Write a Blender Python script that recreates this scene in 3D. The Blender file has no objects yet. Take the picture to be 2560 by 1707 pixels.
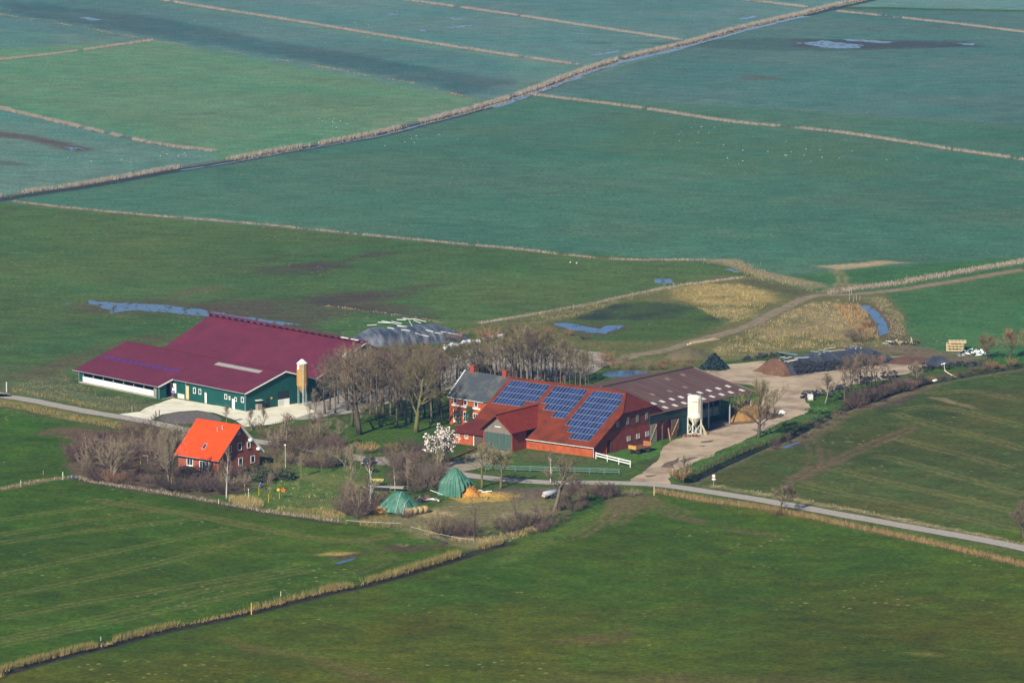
import bpy, math, random
import numpy as np
from mathutils import Vector, Matrix
S = bpy.context.scene
COL = S.collection

# ------------------------------------------------------------------ camera, sky, sun, exposure
CAM_H = 170.0                                   # metres above the marsh
FPX, PW, PH = 11000.0, 2560.0, 1707.0           # focal length in photo pixels, photo size
HORIZON = -950.0                                # horizon row, above the frame
PITCH = math.atan((PH / 2 - HORIZON) / FPX)
cam_d = bpy.data.cameras.new("camera")
cam_d.sensor_width = 36.0
cam_d.lens = 36.0 * FPX / PW
cam_d.clip_start, cam_d.clip_end = 1.0, 20000.0
cam = bpy.data.objects.new("camera", cam_d)
COL.objects.link(cam)
cam.location = (0, 0, CAM_H)
cam.rotation_euler = (math.pi / 2 - PITCH, 0, 0)
S.camera = cam

SUN_EL = math.radians(33.0)
SUN_DIR = Vector((-.454, -.891, 0)).normalized()  # horizontal direction towards the sun
SUN_AZ = math.atan2(SUN_DIR.x, SUN_DIR.y)       # clockwise from +Y
world = bpy.data.worlds.new("World")
S.world = world
world.use_nodes = True
wn = world.node_tree
sky = wn.nodes.new("ShaderNodeTexSky")
sky.sky_type = 'NISHITA'
sky.sun_disc = False
sky.sun_elevation = SUN_EL
sky.sun_rotation = SUN_AZ
sky.dust_density = 0.4
sky.ozone_density = 2.0
bg = wn.nodes["Background"]
wn.links.new(sky.outputs[0], bg.inputs[0])
bg.inputs[1].default_value = 0.055
sun_d = bpy.data.lights.new("sun", 'SUN')
sun_d.energy = 5.0
sun_d.angle = math.radians(0.5)
sun_d.color = (1.0, 0.93, 0.80)
sun = bpy.data.objects.new("sun", sun_d)
COL.objects.link(sun)
sd = Vector((SUN_DIR.x * math.cos(SUN_EL), SUN_DIR.y * math.cos(SUN_EL), math.sin(SUN_EL)))
sun.rotation_euler = sd.to_track_quat('Z', 'Y').to_euler()
sun.location = (-200, 500, 300)
S.view_settings.view_transform = 'Standard'
S.view_settings.look = 'None'
S.view_settings.gamma = 1.0
S.view_settings.exposure = 0.6
S.view_settings.use_curve_mapping = False
S.render.engine = 'CYCLES'
S.cycles.volume_bounces = 0
S.cycles.max_bounces = 5
S.cycles.diffuse_bounces = 3
S.cycles.glossy_bounces = 2
S.cycles.transmission_bounces = 2
S.cycles.transparent_max_bounces = 6
S.cycles.use_denoising = True
S.cycles.use_adaptive_sampling = True

# ------------------------------------------------------------------ helpers
CP, SP = math.cos(PITCH), math.sin(PITCH)

def ray(px, py):
    a = (px - PW / 2) / FPX
    b = (PH / 2 - py) / FPX
    return Vector((a, CP + b * SP, -SP + b * CP))

def G(px, py, z=0.0):
    """ground point (height z) seen at a photo pixel"""
    d = ray(px, py)
    t = (z - CAM_H) / d.z
    return Vector((d.x * t, d.y * t, z))

def G2(px, py):
    p = G(px, py)
    return (p.x, p.y)

class Frame:
    """a building's own axes: origin on the ground, angle of its x axis"""
    def __init__(s, x, y, deg):
        s.o = Vector((x, y, 0)); s.a = math.radians(deg)
        s.u = Vector((math.cos(s.a), math.sin(s.a), 0)); s.v = Vector((-s.u.y, s.u.x, 0))
    def hit(s, px, py, n, d):
        """local point where the ray through a photo pixel meets the local plane n.p = d"""
        r = ray(px, py); c = Vector((0, 0, CAM_H)) - s.o
        rl = Vector((r.dot(s.u), r.dot(s.v), r.z)); cl = Vector((c.dot(s.u), c.dot(s.v), c.z))
        n = Vector(n)
        return cl + rl * ((d - n.dot(cl)) / n.dot(rl))
    def world(s, p):
        return s.o + s.u * p[0] + s.v * p[1] + Vector((0, 0, p[2]))

class MB:
    def __init__(s): s.v = []; s.f = []; s.m = []
    def add(s, vs, fs, m=0):
        b = len(s.v); s.v += [tuple(x) for x in vs]; s.f += [tuple(b + i for i in f) for f in fs]; s.m += [m] * len(fs)
    def quad(s, a, b, c, d, m=0): s.add([a, b, c, d], [(0, 1, 2, 3)], m)
    def poly(s, pts, m=0): s.add(pts, [tuple(range(len(pts)))], m)
    def box(s, x0, x1, y0, y1, z0, z1, m=0):
        s.add([(x0, y0, z0), (x1, y0, z0), (x1, y1, z0), (x0, y1, z0), (x0, y0, z1), (x1, y0, z1), (x1, y1, z1), (x0, y1, z1)],
              [(0, 3, 2, 1), (4, 5, 6, 7), (0, 1, 5, 4), (1, 2, 6, 5), (2, 3, 7, 6), (3, 0, 4, 7)], m)
    def bar(s, p0, p1, w, h, m=0, upv=(0, 0, 1)):
        p0 = Vector(p0); p1 = Vector(p1); d = (p1 - p0).normalized()
        sx = d.cross(Vector(upv))
        if sx.length < 1e-4: sx = d.cross(Vector((0, 1, 0)))
        sx.normalize(); sz = sx.cross(d)
        vs = []
        for p in (p0, p1):
            for a, b in ((-1, -1), (1, -1), (1, 1), (-1, 1)):
                vs.append(p + sx * (a * w / 2) + sz * (b * h / 2))
        s.add(vs, [(0, 3, 2, 1), (4, 5, 6, 7), (0, 1, 5, 4), (1, 2, 6, 5), (2, 3, 7, 6), (3, 0, 4, 7)], m)
    def slab(s, pts, t, m=0):
        """thick plate: polygon pts (counter-clockwise seen from its upper side) extruded down its normal by t"""
        P = [Vector(p) for p in pts]
        n = Vector((0, 0, 0))
        for a_, b_ in zip(P, P[1:] + P[:1]): n += (a_ - P[0]).cross(b_ - P[0])
        n.normalize()
        k = len(P)
        vs = P + [p - n * t for p in P]
        fs = [tuple(range(k)), tuple(range(2 * k - 1, k - 1, -1))]
        fs += [(i, k + i, k + (i + 1) % k, (i + 1) % k) for i in range(k)]
        s.add(vs, fs, m)
    def tube(s, p0, p1, r0, r1, n=6, m=0, cap=True):
        p0 = Vector(p0); p1 = Vector(p1); d = p1 - p0
        if d.length < 1e-6: return
        d.normalize()
        x = d.orthogonal().normalized(); y = d.cross(x)
        vs = []
        for p, r in ((p0, r0), (p1, r1)):
            for i in range(n):
                a = 2 * math.pi * i / n
                vs.append(p + x * (r * math.cos(a)) + y * (r * math.sin(a)))
        fs = [(i, (i + 1) % n, n + (i + 1) % n, n + i) for i in range(n)]
        if cap: fs += [tuple(range(n - 1, -1, -1)), tuple(range(n, 2 * n))]
        s.add(vs, fs, m)
    def path(s, pts, rads, n=6, m=0):
        P = [Vector(p) for p in pts]; vs = []
        for i, p in enumerate(P):
            d = (P[min(i + 1, len(P) - 1)] - P[max(i - 1, 0)]).normalized()
            x = d.cross(Vector((0.13, 0.97, 0.2))).normalized(); y = d.cross(x)
            for k in range(n):
                a = 2 * math.pi * k / n
                vs.append(p + x * (rads[i] * math.cos(a)) + y * (rads[i] * math.sin(a)))
        fs = []
        for i in range(len(P) - 1):
            for k in range(n):
                fs.append((i * n + k, i * n + (k + 1) % n, (i + 1) * n + (k + 1) % n, (i + 1) * n + k))
        fs += [tuple(range(n - 1, -1, -1)), tuple(range((len(P) - 1) * n, len(P) * n))]
        s.add(vs, fs, m)
    def lathe(s, prof, n=16, m=0, c=(0, 0)):
        vs = []
        for r, z in prof:
            for i in range(n):
                a = 2 * math.pi * i / n
                vs.append((c[0] + r * math.cos(a), c[1] + r * math.sin(a), z))
        fs = []
        for j in range(len(prof) - 1):
            for i in range(n):
                fs.append((j * n + i, j * n + (i + 1) % n, (j + 1) * n + (i + 1) % n, (j + 1) * n + i))
        fs += [tuple(range(n - 1, -1, -1)), tuple(range((len(prof) - 1) * n, len(prof) * n))]
        s.add(vs, fs, m)
    def ring(s, R, r, n=8, k=3, m=0):
        """tyre lying flat"""
        vs = []
        for i in range(n):
            a = 2 * math.pi * i / n
            for j in range(k):
                b = 2 * math.pi * j / k + .5
                q = R + r * math.cos(b)
                vs.append((q * math.cos(a), q * math.sin(a), r * 1.0 + r * math.sin(b)))
        fs = []
        for i in range(n):
            for j in range(k):
                fs.append((i * k + j, ((i + 1) % n) * k + j, ((i + 1) % n) * k + (j + 1) % k, i * k + (j + 1) % k))
        s.add(vs, fs, m)
    def mesh(s, name, mats, smooth=False):
        me = bpy.data.meshes.new(name)
        me.from_pydata(s.v, [], s.f)
        for m in (mats if isinstance(mats, (list, tuple)) else [mats]): me.materials.append(m)
        if max(s.m, default=0) > 0: me.polygons.foreach_set("material_index", s.m)
        if smooth: me.polygons.foreach_set("use_smooth", [True] * len(s.f))
        me.update()
        return me
    def build(s, name, mats, parent=None, label=None, cat=None, group=None, kind=None, smooth=False, loc=None, rot=None):
        o = bpy.data.objects.new(name, s.mesh(name, mats, smooth))
        return link(o, parent, label, cat, group, kind, loc, rot)

def link(o, parent=None, label=None, cat=None, group=None, kind=None, loc=None, rot=None):
    COL.objects.link(o)
    if parent is not None: o.parent = parent
    if loc is not None: o.location = loc
    if rot is not None: o.rotation_euler = rot
    if label: o["label"] = label
    if cat: o["category"] = cat
    if group: o["group"] = group
    if kind: o["kind"] = kind
    return o

def thing(name, label, cat, loc=(0, 0, 0), rz=0.0, group=None, scale=None):
    o = bpy.data.objects.new(name, None)
    o.empty_display_size = 0.5
    link(o, None, label, cat, group, None, loc, (0, 0, rz))
    if scale: o.scale = scale
    return o

def copy_thing(root, loc, rz=0.0, label=None, group=None, scale=None):
    def cp(o, par):
        c = o.copy(); COL.objects.link(c); c.parent = par
        for ch in o.children: cp(ch, c)
        return c
    r = cp(root, None)
    r.location = loc; r.rotation_euler = (0, 0, rz)
    if label: r["label"] = label
    if group: r["group"] = group
    if scale: r.scale = scale
    return r

# ------------------------------------------------------------------ materials
def lin(r, g, b):
    f = lambda c: c / 12.92 if c <= .04045 else ((c + .055) / 1.055) ** 2.4
    return (f(r / 255), f(g / 255), f(b / 255))

def mat(name, c, c2=None, rough=.8, scale=3.0, detail=4.0, spec=.3, metal=0.0, stretch=(1, 1, 1), lo=.35, hi=.65, bump=0.0, bscale=None,
        island=None, rib=None, rows=None):
    """principled material mottled between two colours; island adds a per-piece colour choice; rib / rows add ridges along local x / z"""
    m = bpy.data.materials.new(name); m.use_nodes = True
    nt = m.node_tree; N = nt.nodes; L = nt.links
    b = N["Principled BSDF"]
    b.inputs["Roughness"].default_value = rough
    b.inputs["Metallic"].default_value = metal
    b.inputs["Specular IOR Level"].default_value = spec
    c2 = c2 or tuple(x * .75 for x in c)
    tc = N.new("ShaderNodeTexCoord"); mp = N.new("ShaderNodeMapping")
    mp.inputs["Scale"].default_value = stretch
    L.new(tc.outputs["Object"], mp.inputs[0])
    nz = N.new("ShaderNodeTexNoise"); nz.inputs["Scale"].default_value = scale; nz.inputs["Detail"].default_value = detail
    nz.inputs["Roughness"].default_value = .65
    L.new(mp.outputs[0], nz.inputs["Vector"])
    rp = N.new("ShaderNodeMapRange"); rp.inputs[1].default_value = lo; rp.inputs[2].default_value = hi
    L.new(nz.outputs["Fac"], rp.inputs[0])
    mx = N.new("ShaderNodeMix"); mx.data_type = 'RGBA'
    mx.inputs[6].default_value = (*c, 1); mx.inputs[7].default_value = (*c2, 1)
    L.new(rp.outputs[0], mx.inputs[0])
    out = mx.outputs[2]
    if island:
        gi = N.new("ShaderNodeNewGeometry"); cr = N.new("ShaderNodeValToRGB")
        els = cr.color_ramp.elements
        while len(els) < len(island): els.new(.5)
        for i, cc in enumerate(island):
            els[i].position = i / max(1, len(island) - 1); els[i].color = (*cc, 1)
        L.new(gi.outputs["Random Per Island"], cr.inputs[0])
        m2 = N.new("ShaderNodeMix"); m2.data_type = 'RGBA'; m2.inputs[0].default_value = .8
        L.new(out, m2.inputs[6]); L.new(cr.outputs[0], m2.inputs[7]); out = m2.outputs[2]
    L.new(out, b.inputs["Base Color"])
    h = None
    if rib or rows:
        w = N.new("ShaderNodeTexWave"); w.wave_type = 'BANDS'; w.bands_direction = 'X' if rib else 'Z'
        w.inputs["Scale"].default_value = (rib or rows) ; w.inputs["Distortion"].default_value = .0
        L.new(tc.outputs["Object"], w.inputs["Vector"]); h = w.outputs["Fac"]
    elif bump:
        n2 = N.new("ShaderNodeTexNoise"); n2.inputs["Scale"].default_value = bscale or scale * 4; n2.inputs["Detail"].default_value = 3
        L.new(mp.outputs[0], n2.inputs["Vector"]); h = n2.outputs["Fac"]
    if h is not None:
        bp = N.new("ShaderNodeBump"); bp.inputs["Strength"].default_value = bump or .3; bp.inputs["Distance"].default_value = .1
        L.new(h, bp.inputs["Height"]); L.new(bp.outputs[0], b.inputs["Normal"])
    return m

def water_mat(name, c, rough=.06, reedy=0.0):
    m = mat(name, c, tuple(x * .8 for x in c), rough=rough, scale=.2, spec=.5)
    if reedy:                                   # shallow water broken by turf
        N = m.node_tree.nodes; L = m.node_tree.links
        t2 = N.new("ShaderNodeTexCoord"); mp = N.new("ShaderNodeMapping"); mp.inputs["Scale"].default_value = (.45, .16, 1); mp.inputs["Rotation"].default_value = (0, 0, .2)
        n3 = N.new("ShaderNodeTexNoise"); n3.inputs["Scale"].default_value = 1.0; n3.inputs["Detail"].default_value = 6; n3.inputs["Roughness"].default_value = .7
        L.new(t2.outputs["Object"], mp.inputs[0]); L.new(mp.outputs[0], n3.inputs["Vector"])
        mr = N.new("ShaderNodeMapRange"); mr.inputs[1].default_value = .62 - reedy * .3; mr.inputs[2].default_value = .70 - reedy * .3; L.new(n3.outputs["Fac"], mr.inputs[0])
        d = N.new("ShaderNodeBsdfDiffuse"); d.inputs[0].default_value = (.055, .060, .030, 1)
        mx = N.new("ShaderNodeMixShader"); L.new(mr.outputs[0], mx.inputs[0]); L.new(N["Principled BSDF"].outputs[0], mx.inputs[1]); L.new(d.outputs[0], mx.inputs[2])
        L.new(mx.outputs[0], N["Material Output"].inputs[0])
    N = m.node_tree.nodes; L = m.node_tree.links; b = N["Principled BSDF"]
    b.inputs["IOR"].default_value = 1.33
    n2 = N.new("ShaderNodeTexNoise"); n2.inputs["Scale"].default_value = .9; n2.inputs["Detail"].default_value = 3
    tc = N.new("ShaderNodeTexCoord"); L.new(tc.outputs["Object"], n2.inputs["Vector"])
    bp = N.new("ShaderNodeBump"); bp.inputs["Strength"].default_value = .06; bp.inputs["Distance"].default_value = .05
    L.new(n2.outputs["Fac"], bp.inputs["Height"]); L.new(bp.outputs[0], b.inputs["Normal"])
    return m

M = {}
M['asphalt'] = mat('asphalt', (.27, .245, .215), (.34, .305, .265), rough=.9, scale=1.2, stretch=(1, 1, 1), bump=.15)
M['concrete'] = mat('pale_concrete', (.70, .66, .53), (.52, .48, .37), rough=.9, scale=.25, detail=7, lo=.4, hi=.7)
M['concrete_grey'] = mat('grey_concrete', (.34, .31, .27), (.22, .20, .17), rough=.9, scale=.3, detail=7)
M['yard'] = mat('yard_dirt', (.40, .31, .215), (.17, .12, .08), rough=.95, scale=.14, detail=11, lo=.44, hi=.70, bump=.3, bscale=1.5)
M['track'] = mat('track_dirt', (.25, .19, .13), (.13, .11, .05), rough=.95, scale=.4, detail=7, bump=.3, bscale=1.5)
M['gravel'] = mat('driveway_gravel', (.30, .25, .19), (.20, .165, .12), rough=.95, scale=.5, detail=7)
M['water'] = water_mat('marsh_water', (.030, .075, .19), .14, .22)  # blue of the reflected sky put into the base colour
M['floodwater'] = water_mat('flood_water', (.05, .095, .19), .18, .30)  # base colour carries sky-reflection blue here too
M['white'] = mat('white_paint', (.80, .80, .76), (.70, .70, .66), rough=.5, scale=1.5)
M['whitewood'] = mat('weathered_white_wood', (.62, .64, .60), (.45, .48, .44), rough=.8, scale=2)
M['greywood'] = mat('grey_wood', (.30, .26, .21), (.19, .16, .125), rough=.85, scale=3, stretch=(1, 1, .3))
M['palewood'] = mat('pale_timber', (.62, .50, .28), (.45, .34, .18), rough=.8, scale=2)
M['darkwood'] = mat('dark_wood', (.10, .07, .05), (.06, .042, .03), rough=.9, scale=2)
M['glass'] = mat('window_glass', (.02, .025, .035), (.035, .04, .05), rough=.06, scale=2, spec=.5)
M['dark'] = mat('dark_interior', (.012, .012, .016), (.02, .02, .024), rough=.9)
M['maroon'] = mat('maroon_sheet', (.120, .018, .036), (.086, .014, .030), rough=.66, scale=.22, detail=11, spec=.25, rib=.9, bump=.35)
M['green'] = mat('green_cladding', (.006, .075, .062), (.005, .058, .048), rough=.6, scale=.8, spec=.3, bump=.0)
M['orange'] = mat('orange_tile', (.76, .058, .004), (.48, .038, .005), rough=.75, scale=.7, detail=11, lo=.42, hi=.78, spec=.2, rows=.9, bump=.35)
M['redtile'] = mat('red_tile', (.165, .032, .011), (.075, .022, .014), rough=.85, scale=.30, detail=10, spec=.1, lo=.40, hi=.68, rows=.8, bump=.3)
M['dormertile'] = mat('brown_red_tile', (.20, .026, .012), (.135, .018, .010), rough=.75, scale=.8, detail=6, spec=.2, rows=.75, bump=.5)
M['dulltile'] = mat('dull_red_tile', (.125, .022, .016), (.090, .018, .016), rough=.85, scale=.6, detail=7, spec=.15)
M['slate'] = mat('slate_roof', (.048, .055, .066), (.12, .12, .085), rough=.75, scale=.35, detail=9, spec=.2, lo=.48, hi=.78)
M['eternit'] = mat('brown_corrugated', (.088, .045, .038), (.14, .085, .07), rough=.85, scale=.25, detail=8, stretch=(3.0, .35, .6), lo=.45, hi=.75, rib=.9, bump=.4)
M['skylight'] = mat('skylight_sheet', (.62, .64, .61), (.50, .52, .49), rough=.4)
M['solar'] = mat('solar_cell', (.013, .026, .085), (.020, .036, .11), rough=.3, scale=2, spec=.5)
M['solarframe'] = mat('solar_frame', (.42, .45, .50), rough=.45, metal=.3)
M['steel'] = mat('galvanised_steel', (.45, .47, .48), (.34, .36, .37), rough=.45, metal=.4)
M['tan'] = mat('tan_silo', (.42, .24, .055), (.34, .19, .045), rough=.5, scale=.6)
M['cream'] = mat('cream_silo', (.80, .78, .62), (.70, .66, .50), rough=.5, scale=.7)
M['red'] = mat('red_paint', (.55, .03, .02), rough=.5)
M['blue'] = mat('blue_plastic', (.02, .08, .62), rough=.5)
M['skyblue'] = mat('blue_sheet', (.030, .028, .27), (.04, .03, .20), rough=.5)
M['yellow'] = mat('yellow_paint', (.75, .45, .01), rough=.6)
M['orangep'] = mat('orange_paint', (.75, .16, .01), rough=.6)
M['rust'] = mat('rusty_metal', (.20, .065, .03), (.10, .04, .02), rough=.9)
M['tyre'] = mat('tyre_rubber', (.022, .022, .026), (.04, .04, .045), rough=.85)
M['blackfoil'] = mat('black_silage_foil', (.028, .033, .043), (.085, .09, .098), rough=.42, scale=.35, detail=8, stretch=(2.2, .5, 1), lo=.42, hi=.72, spec=.5, bump=.5, bscale=1.2)  # paler streaks paint gloss onto the black foil
M['whitefoil'] = mat('white_foil', (.75, .77, .78), (.50, .53, .56), rough=.45, scale=1.5)
M['tarp'] = mat('green_tarpaulin', (.050, .155, .105), (.034, .110, .075), rough=.55, scale=.7, spec=.4)
M['straw'] = mat('straw', (.50, .30, .065), (.34, .19, .045), rough=.95, scale=2.5, bump=.4)
M['bale'] = mat('round_bale', (.42, .32, .15), (.29, .21, .09), rough=.95, scale=3)
M['dung'] = mat('straw_dung', (.33, .185, .05), (.15, .085, .04), rough=.95, scale=.6, detail=8, bump=.5)
M['silage'] = mat('cut_silage', (.135, .068, .036), (.085, .045, .026), rough=.95, scale=1.2, detail=6, bump=.4)
M['earth'] = mat('earth_mound', (.12, .085, .05), (.07, .075, .03), rough=.95, scale=.7, detail=7, bump=.5)
M['skin'] = mat('skin', (.55, .30, .20), rough=.6)
M['carpaint'] = mat('dark_blue_car_paint', (.008, .022, .055), (.008, .020, .05), rough=.15, spec=.6)

# every module of the arrays a slightly different blue
def vary(m, lo, hi):
    N = m.node_tree.nodes; L = m.node_tree.links; b = N["Principled BSDF"]; src = b.inputs["Base Color"].links[0].from_socket
    oi = N.new("ShaderNodeObjectInfo"); mr = N.new("ShaderNodeMapRange"); mr.inputs[3].default_value = lo; mr.inputs[4].default_value = hi
    mx = N.new("ShaderNodeMix"); mx.data_type = 'RGBA'; mx.blend_type = 'MULTIPLY'; mx.inputs[0].default_value = 1
    L.new(oi.outputs["Random"], mr.inputs[0]); L.new(src, mx.inputs[6]); L.new(mr.outputs[0], mx.inputs[7]); L.new(mx.outputs[2], b.inputs["Base Color"])
vary(M['solar'], .75, 1.3)

def brick_mat(name, c1, c2, mortar, scale=1.0):
    m = mat(name, c1, c2, rough=.9, scale=.7, detail=8, spec=.15)
    N = m.node_tree.nodes; L = m.node_tree.links; b = N["Principled BSDF"]
    src = b.inputs["Base Color"].links[0].from_socket
    tc = N.new("ShaderNodeTexCoord"); sp = N.new("ShaderNodeSeparateXYZ"); ad = N.new("ShaderNodeMath"); cb = N.new("ShaderNodeCombineXYZ")
    L.new(tc.outputs["Object"], sp.inputs[0]); L.new(sp.outputs[0], ad.inputs[0]); L.new(sp.outputs[1], ad.inputs[1])
    L.new(ad.outputs[0], cb.inputs[0]); L.new(sp.outputs[2], cb.inputs[1])
    bt = N.new("ShaderNodeTexBrick"); bt.inputs["Scale"].default_value = 1.0
    bt.inputs["Brick Width"].default_value = .26; bt.inputs["Row Height"].default_value = .085; bt.inputs["Mortar Size"].default_value = .012
    bt.inputs["Color1"].default_value = (1, 1, 1, 1); bt.inputs["Color2"].default_value = (.72, .72, .72, 1); bt.inputs["Mortar"].default_value = (*mortar, 1)
    L.new(cb.outputs[0], bt.inputs["Vector"])
    mx = N.new("ShaderNodeMix"); mx.data_type = 'RGBA'; mx.blend_type = 'MULTIPLY'; mx.inputs[0].default_value = 1
    L.new(src, mx.inputs[6]); L.new(bt.outputs["Color"], mx.inputs[7]); L.new(mx.outputs[2], b.inputs["Base Color"])
    return m
M['brick'] = brick_mat('orange_red_brick', (.47, .105, .032), (.30, .070, .028), (.9, .9, .9))
M['brickdark'] = brick_mat('dark_red_brick', (.34, .075, .045), (.24, .055, .038), (.9, .9, .9))
M['brickhouse'] = brick_mat('house_brick', (.36, .105, .065), (.28, .085, .055), (.85, .85, .85))

# ------------------------------------------------------------------ numeric noise
def vnoise(x, y, seed):
    xi = np.floor(x).astype(np.int64); yi = np.floor(y).astype(np.int64)
    fx = x - xi; fy = y - yi
    fx = fx * fx * (3 - 2 * fx); fy = fy * fy * (3 - 2 * fy)
    def h(a, b):
        n = (a * 374761393 + b * 668265263 + seed * 1442695041) & 0xffffffff
        n = ((n ^ (n >> 13)) * 1274126177) & 0xffffffff
        return ((n ^ (n >> 16)) & 0xffff) / 65535.0
    return (h(xi, yi) * (1 - fx) + h(xi + 1, yi) * fx) * (1 - fy) + (h(xi, yi + 1) * (1 - fx) + h(xi + 1, yi + 1) * fx) * fy

def fbm(x, y, scale, seed, octv=4, gain=.55):
    s = 0; a = 1; t = 0
    for k in range(octv):
        s = s + a * vnoise(x / scale * 2 ** k + 17.3 * k, y / scale * 2 ** k + 9.1 * k, seed + k); t += a; a *= gain
    return s / t

def seg_dist(X, Y, pts):
    d = np.full(X.shape, 1e9)
    for (ax, ay), (bx, by) in zip(pts[:-1], pts[1:]):
        vx, vy = bx - ax, by - ay
        t = np.clip(((X - ax) * vx + (Y - ay) * vy) / (vx * vx + vy * vy + 1e-12), 0, 1)
        d = np.minimum(d, np.hypot(X - ax - t * vx, Y - ay - t * vy))
    return d

def inside(X, Y, pts):
    r = np.zeros(X.shape, bool)
    n = len(pts)
    for i in range(n):
        (ax, ay), (bx, by) = pts[i], pts[(i + 1) % n]
        if ay == by: continue
        c = ((ay > Y) != (by > Y)) & (X < (bx - ax) * (Y - ay) / (by - ay) + ax)
        r ^= c
    return r

def sstep(a, b, x):
    t = np.clip((x - a) / (b - a + 1e-12), 0, 1); return t * t * (3 - 2 * t)

def smooth(pts, n=6):
    """Catmull-Rom through world points"""
    P = [np.array(p, float) for p in pts]
    P = [2 * P[0] - P[1]] + P + [2 * P[-1] - P[-2]]
    out = []
    for i in range(1, len(P) - 2):
        for k in range(n):
            t = k / n
            out.append(.5 * (2 * P[i] + (P[i + 1] - P[i - 1]) * t + (2 * P[i - 1] - 5 * P[i] + 4 * P[i + 1] - P[i + 2]) * t * t
                             + (3 * P[i] - P[i - 1] - 3 * P[i + 1] + P[i + 2]) * t ** 3))
    out.append(P[-2])
    return [tuple(p) for p in out]

def wpts(px): return [G2(*p) for p in px]
Z = {'ul': (0, 0, 1280 / 2352), 'ur': (1280, 0, 1280 / 2352), 'ml': (0, 450, 1280 / 2352), 'mr': (1280, 550, 1280 / 2352),
     'bl': (0, 1250, 1280 / 2352), 'br': (1280, 1180, 1280 / 2352), 'rr': (1700, 780, 860 / 2352), 'yd': (1500, 840, 600 / 2352),
     'gd': (860, 1060, 600 / 2352), 'bn': (160, 760, 800 / 2352), 'ho': (360, 1000, 500 / 2352), 'wl': (0, 930, 480 / 2352),
     'gr': (760, 780, 600 / 2352), 'rb': (1060, 880, 600 / 2352), 'pl': (2160, 780, 400 / 2352), 'gv': (700, 1100, 400 / 2352),
     'bp': (160, 780, 400 / 2323), 'cl': (1880, 840, 400 / 2352), 'fg': (1100, 800, 400 / 2352)}
def zp(k, *pts):
    """survey points read from an enlarged view -> photo pixels"""
    x0, y0, s = Z[k]
    r = [(x0 + x * s, y0 + y * s) for x, y in pts]
    return r if len(r) > 1 else r[0]

# ------------------------------------------------------------------ survey lines of the marsh (photo pixels)
D_MAIN = [(-900, 640), (-400, 556), (-60, 503), (0, 493), (90, 478), (201, 463), (330, 440), (446, 419), (571, 400), (700, 376), (925, 337), (1040, 308), (1130, 285), (1219, 261),
          (1313, 231), (1449, 180), (1560, 144), (1699, 112), (1850, 70), (2009, 33), (2060, 20), (2150, 0), (2230, -20), (2500, -90)]
D_A = [(-700, 125), (-40, 262), (0, 272), (109, 297), (190, 316), (381, 359), (533, 379)]
D_B = [(-700, 250), (-40, 156), (0, 151), (163, 133), (381, 102)]
D_B2 = [(0, 37), (60, 47), (130, 57), (240, 76), (381, 102), (520, 122), (650, 143), (780, 163), (900, 186), (1010, 205), (1090, 222), (1160, 243), (1219, 255)]
D_C = [(350, -8), (397, 0), (544, 24), (713, 50), (980, 94), (1280, 140), (1443, 163)]
D_D = [(960, -6), (1007, 0), (1280, 38), (1498, 71), (1699, 101)]
D_E = [(1323, 237), (1606, 272), (1824, 305), (2096, 332), (2368, 373), (2560, 400), (2640, 412), (3300, 500)]
D_F = [(1800, -8), (1851, 0), (2015, 19)]
D_G = [(2096, 30), (2205, 41), (2423, 65), (2560, 82), (2640, 92), (3300, 182)]
D_H = [(33, 504), (147, 518), (381, 540), (653, 562), (893, 586), (1176, 613), (1280, 622), (1525, 648), (1770, 651)]
D_H2 = [(1770, 655), (1851, 662), (1890, 690), (1950, 704), (2020, 718), (2058, 730)]
D_I = [(820, 765), (910, 777), (1010, 790), (1100, 806), (1200, 808), (1280, 795), (1481, 759), (1661, 721), (1857, 694)]
D_R = [(2058, 735), (2130, 722), (2205, 713), (2400, 680), (2560, 653), (2640, 640), (3300, 530)]
D_RIGHT = zp('rr', (60, 1150), (250, 1050), (430, 968), (560, 910), (700, 865), (950, 738), (1150, 645), (1350, 580), (1600, 500), (1900, 438), (2352, 362), (2500, 338), (3900, 115))
D_NEAR = [(-700, 1860), (-60, 1702), (0, 1685), (109, 1653), (245, 1620), (392, 1582), (463, 1566), (631, 1530), (816, 1483), (925, 1460), (1088, 1413), (1197, 1378), (1268, 1358)]
D_LEFT = [(-600, 1325), (-60, 1232), (0, 1222), (51, 1213), (114, 1199), (159, 1195), (192, 1193), (225, 1203), (306, 1216), (418, 1234), (493, 1246), (663, 1277), (849, 1304)]
D_ROADN = [(1635, 1228), (1700, 1240), (1780, 1254), (1900, 1270), (2000, 1288), (2150, 1320), (2300, 1352), (2560, 1412), (2640, 1430), (3400, 1600)]   # reed strip, south of the road
ROAD = [(-900, 830), (-80, 972), (0, 989), (61, 998), (143, 1014), (224, 1030), (306, 1043), (388, 1058), (459, 1074), (560, 1092), (700, 1112), (838, 1134), (936, 1152), (1080, 1173),
        (1212, 1194), (1370, 1206), (1520, 1207), (1640, 1212), (1750, 1226), (1919, 1253), (2139, 1293), (2300, 1322), (2468, 1352), (2640, 1388), (3500, 1575)]
TRACK = zp('mr', (560, 622), (700, 600), (850, 555), (1000, 515), (1100, 480), (1240, 410), (1340, 362), (1430, 345), (1560, 343), (1800, 318), (2050, 278), (2352, 228), (2480, 208), (3600, 25))
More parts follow.
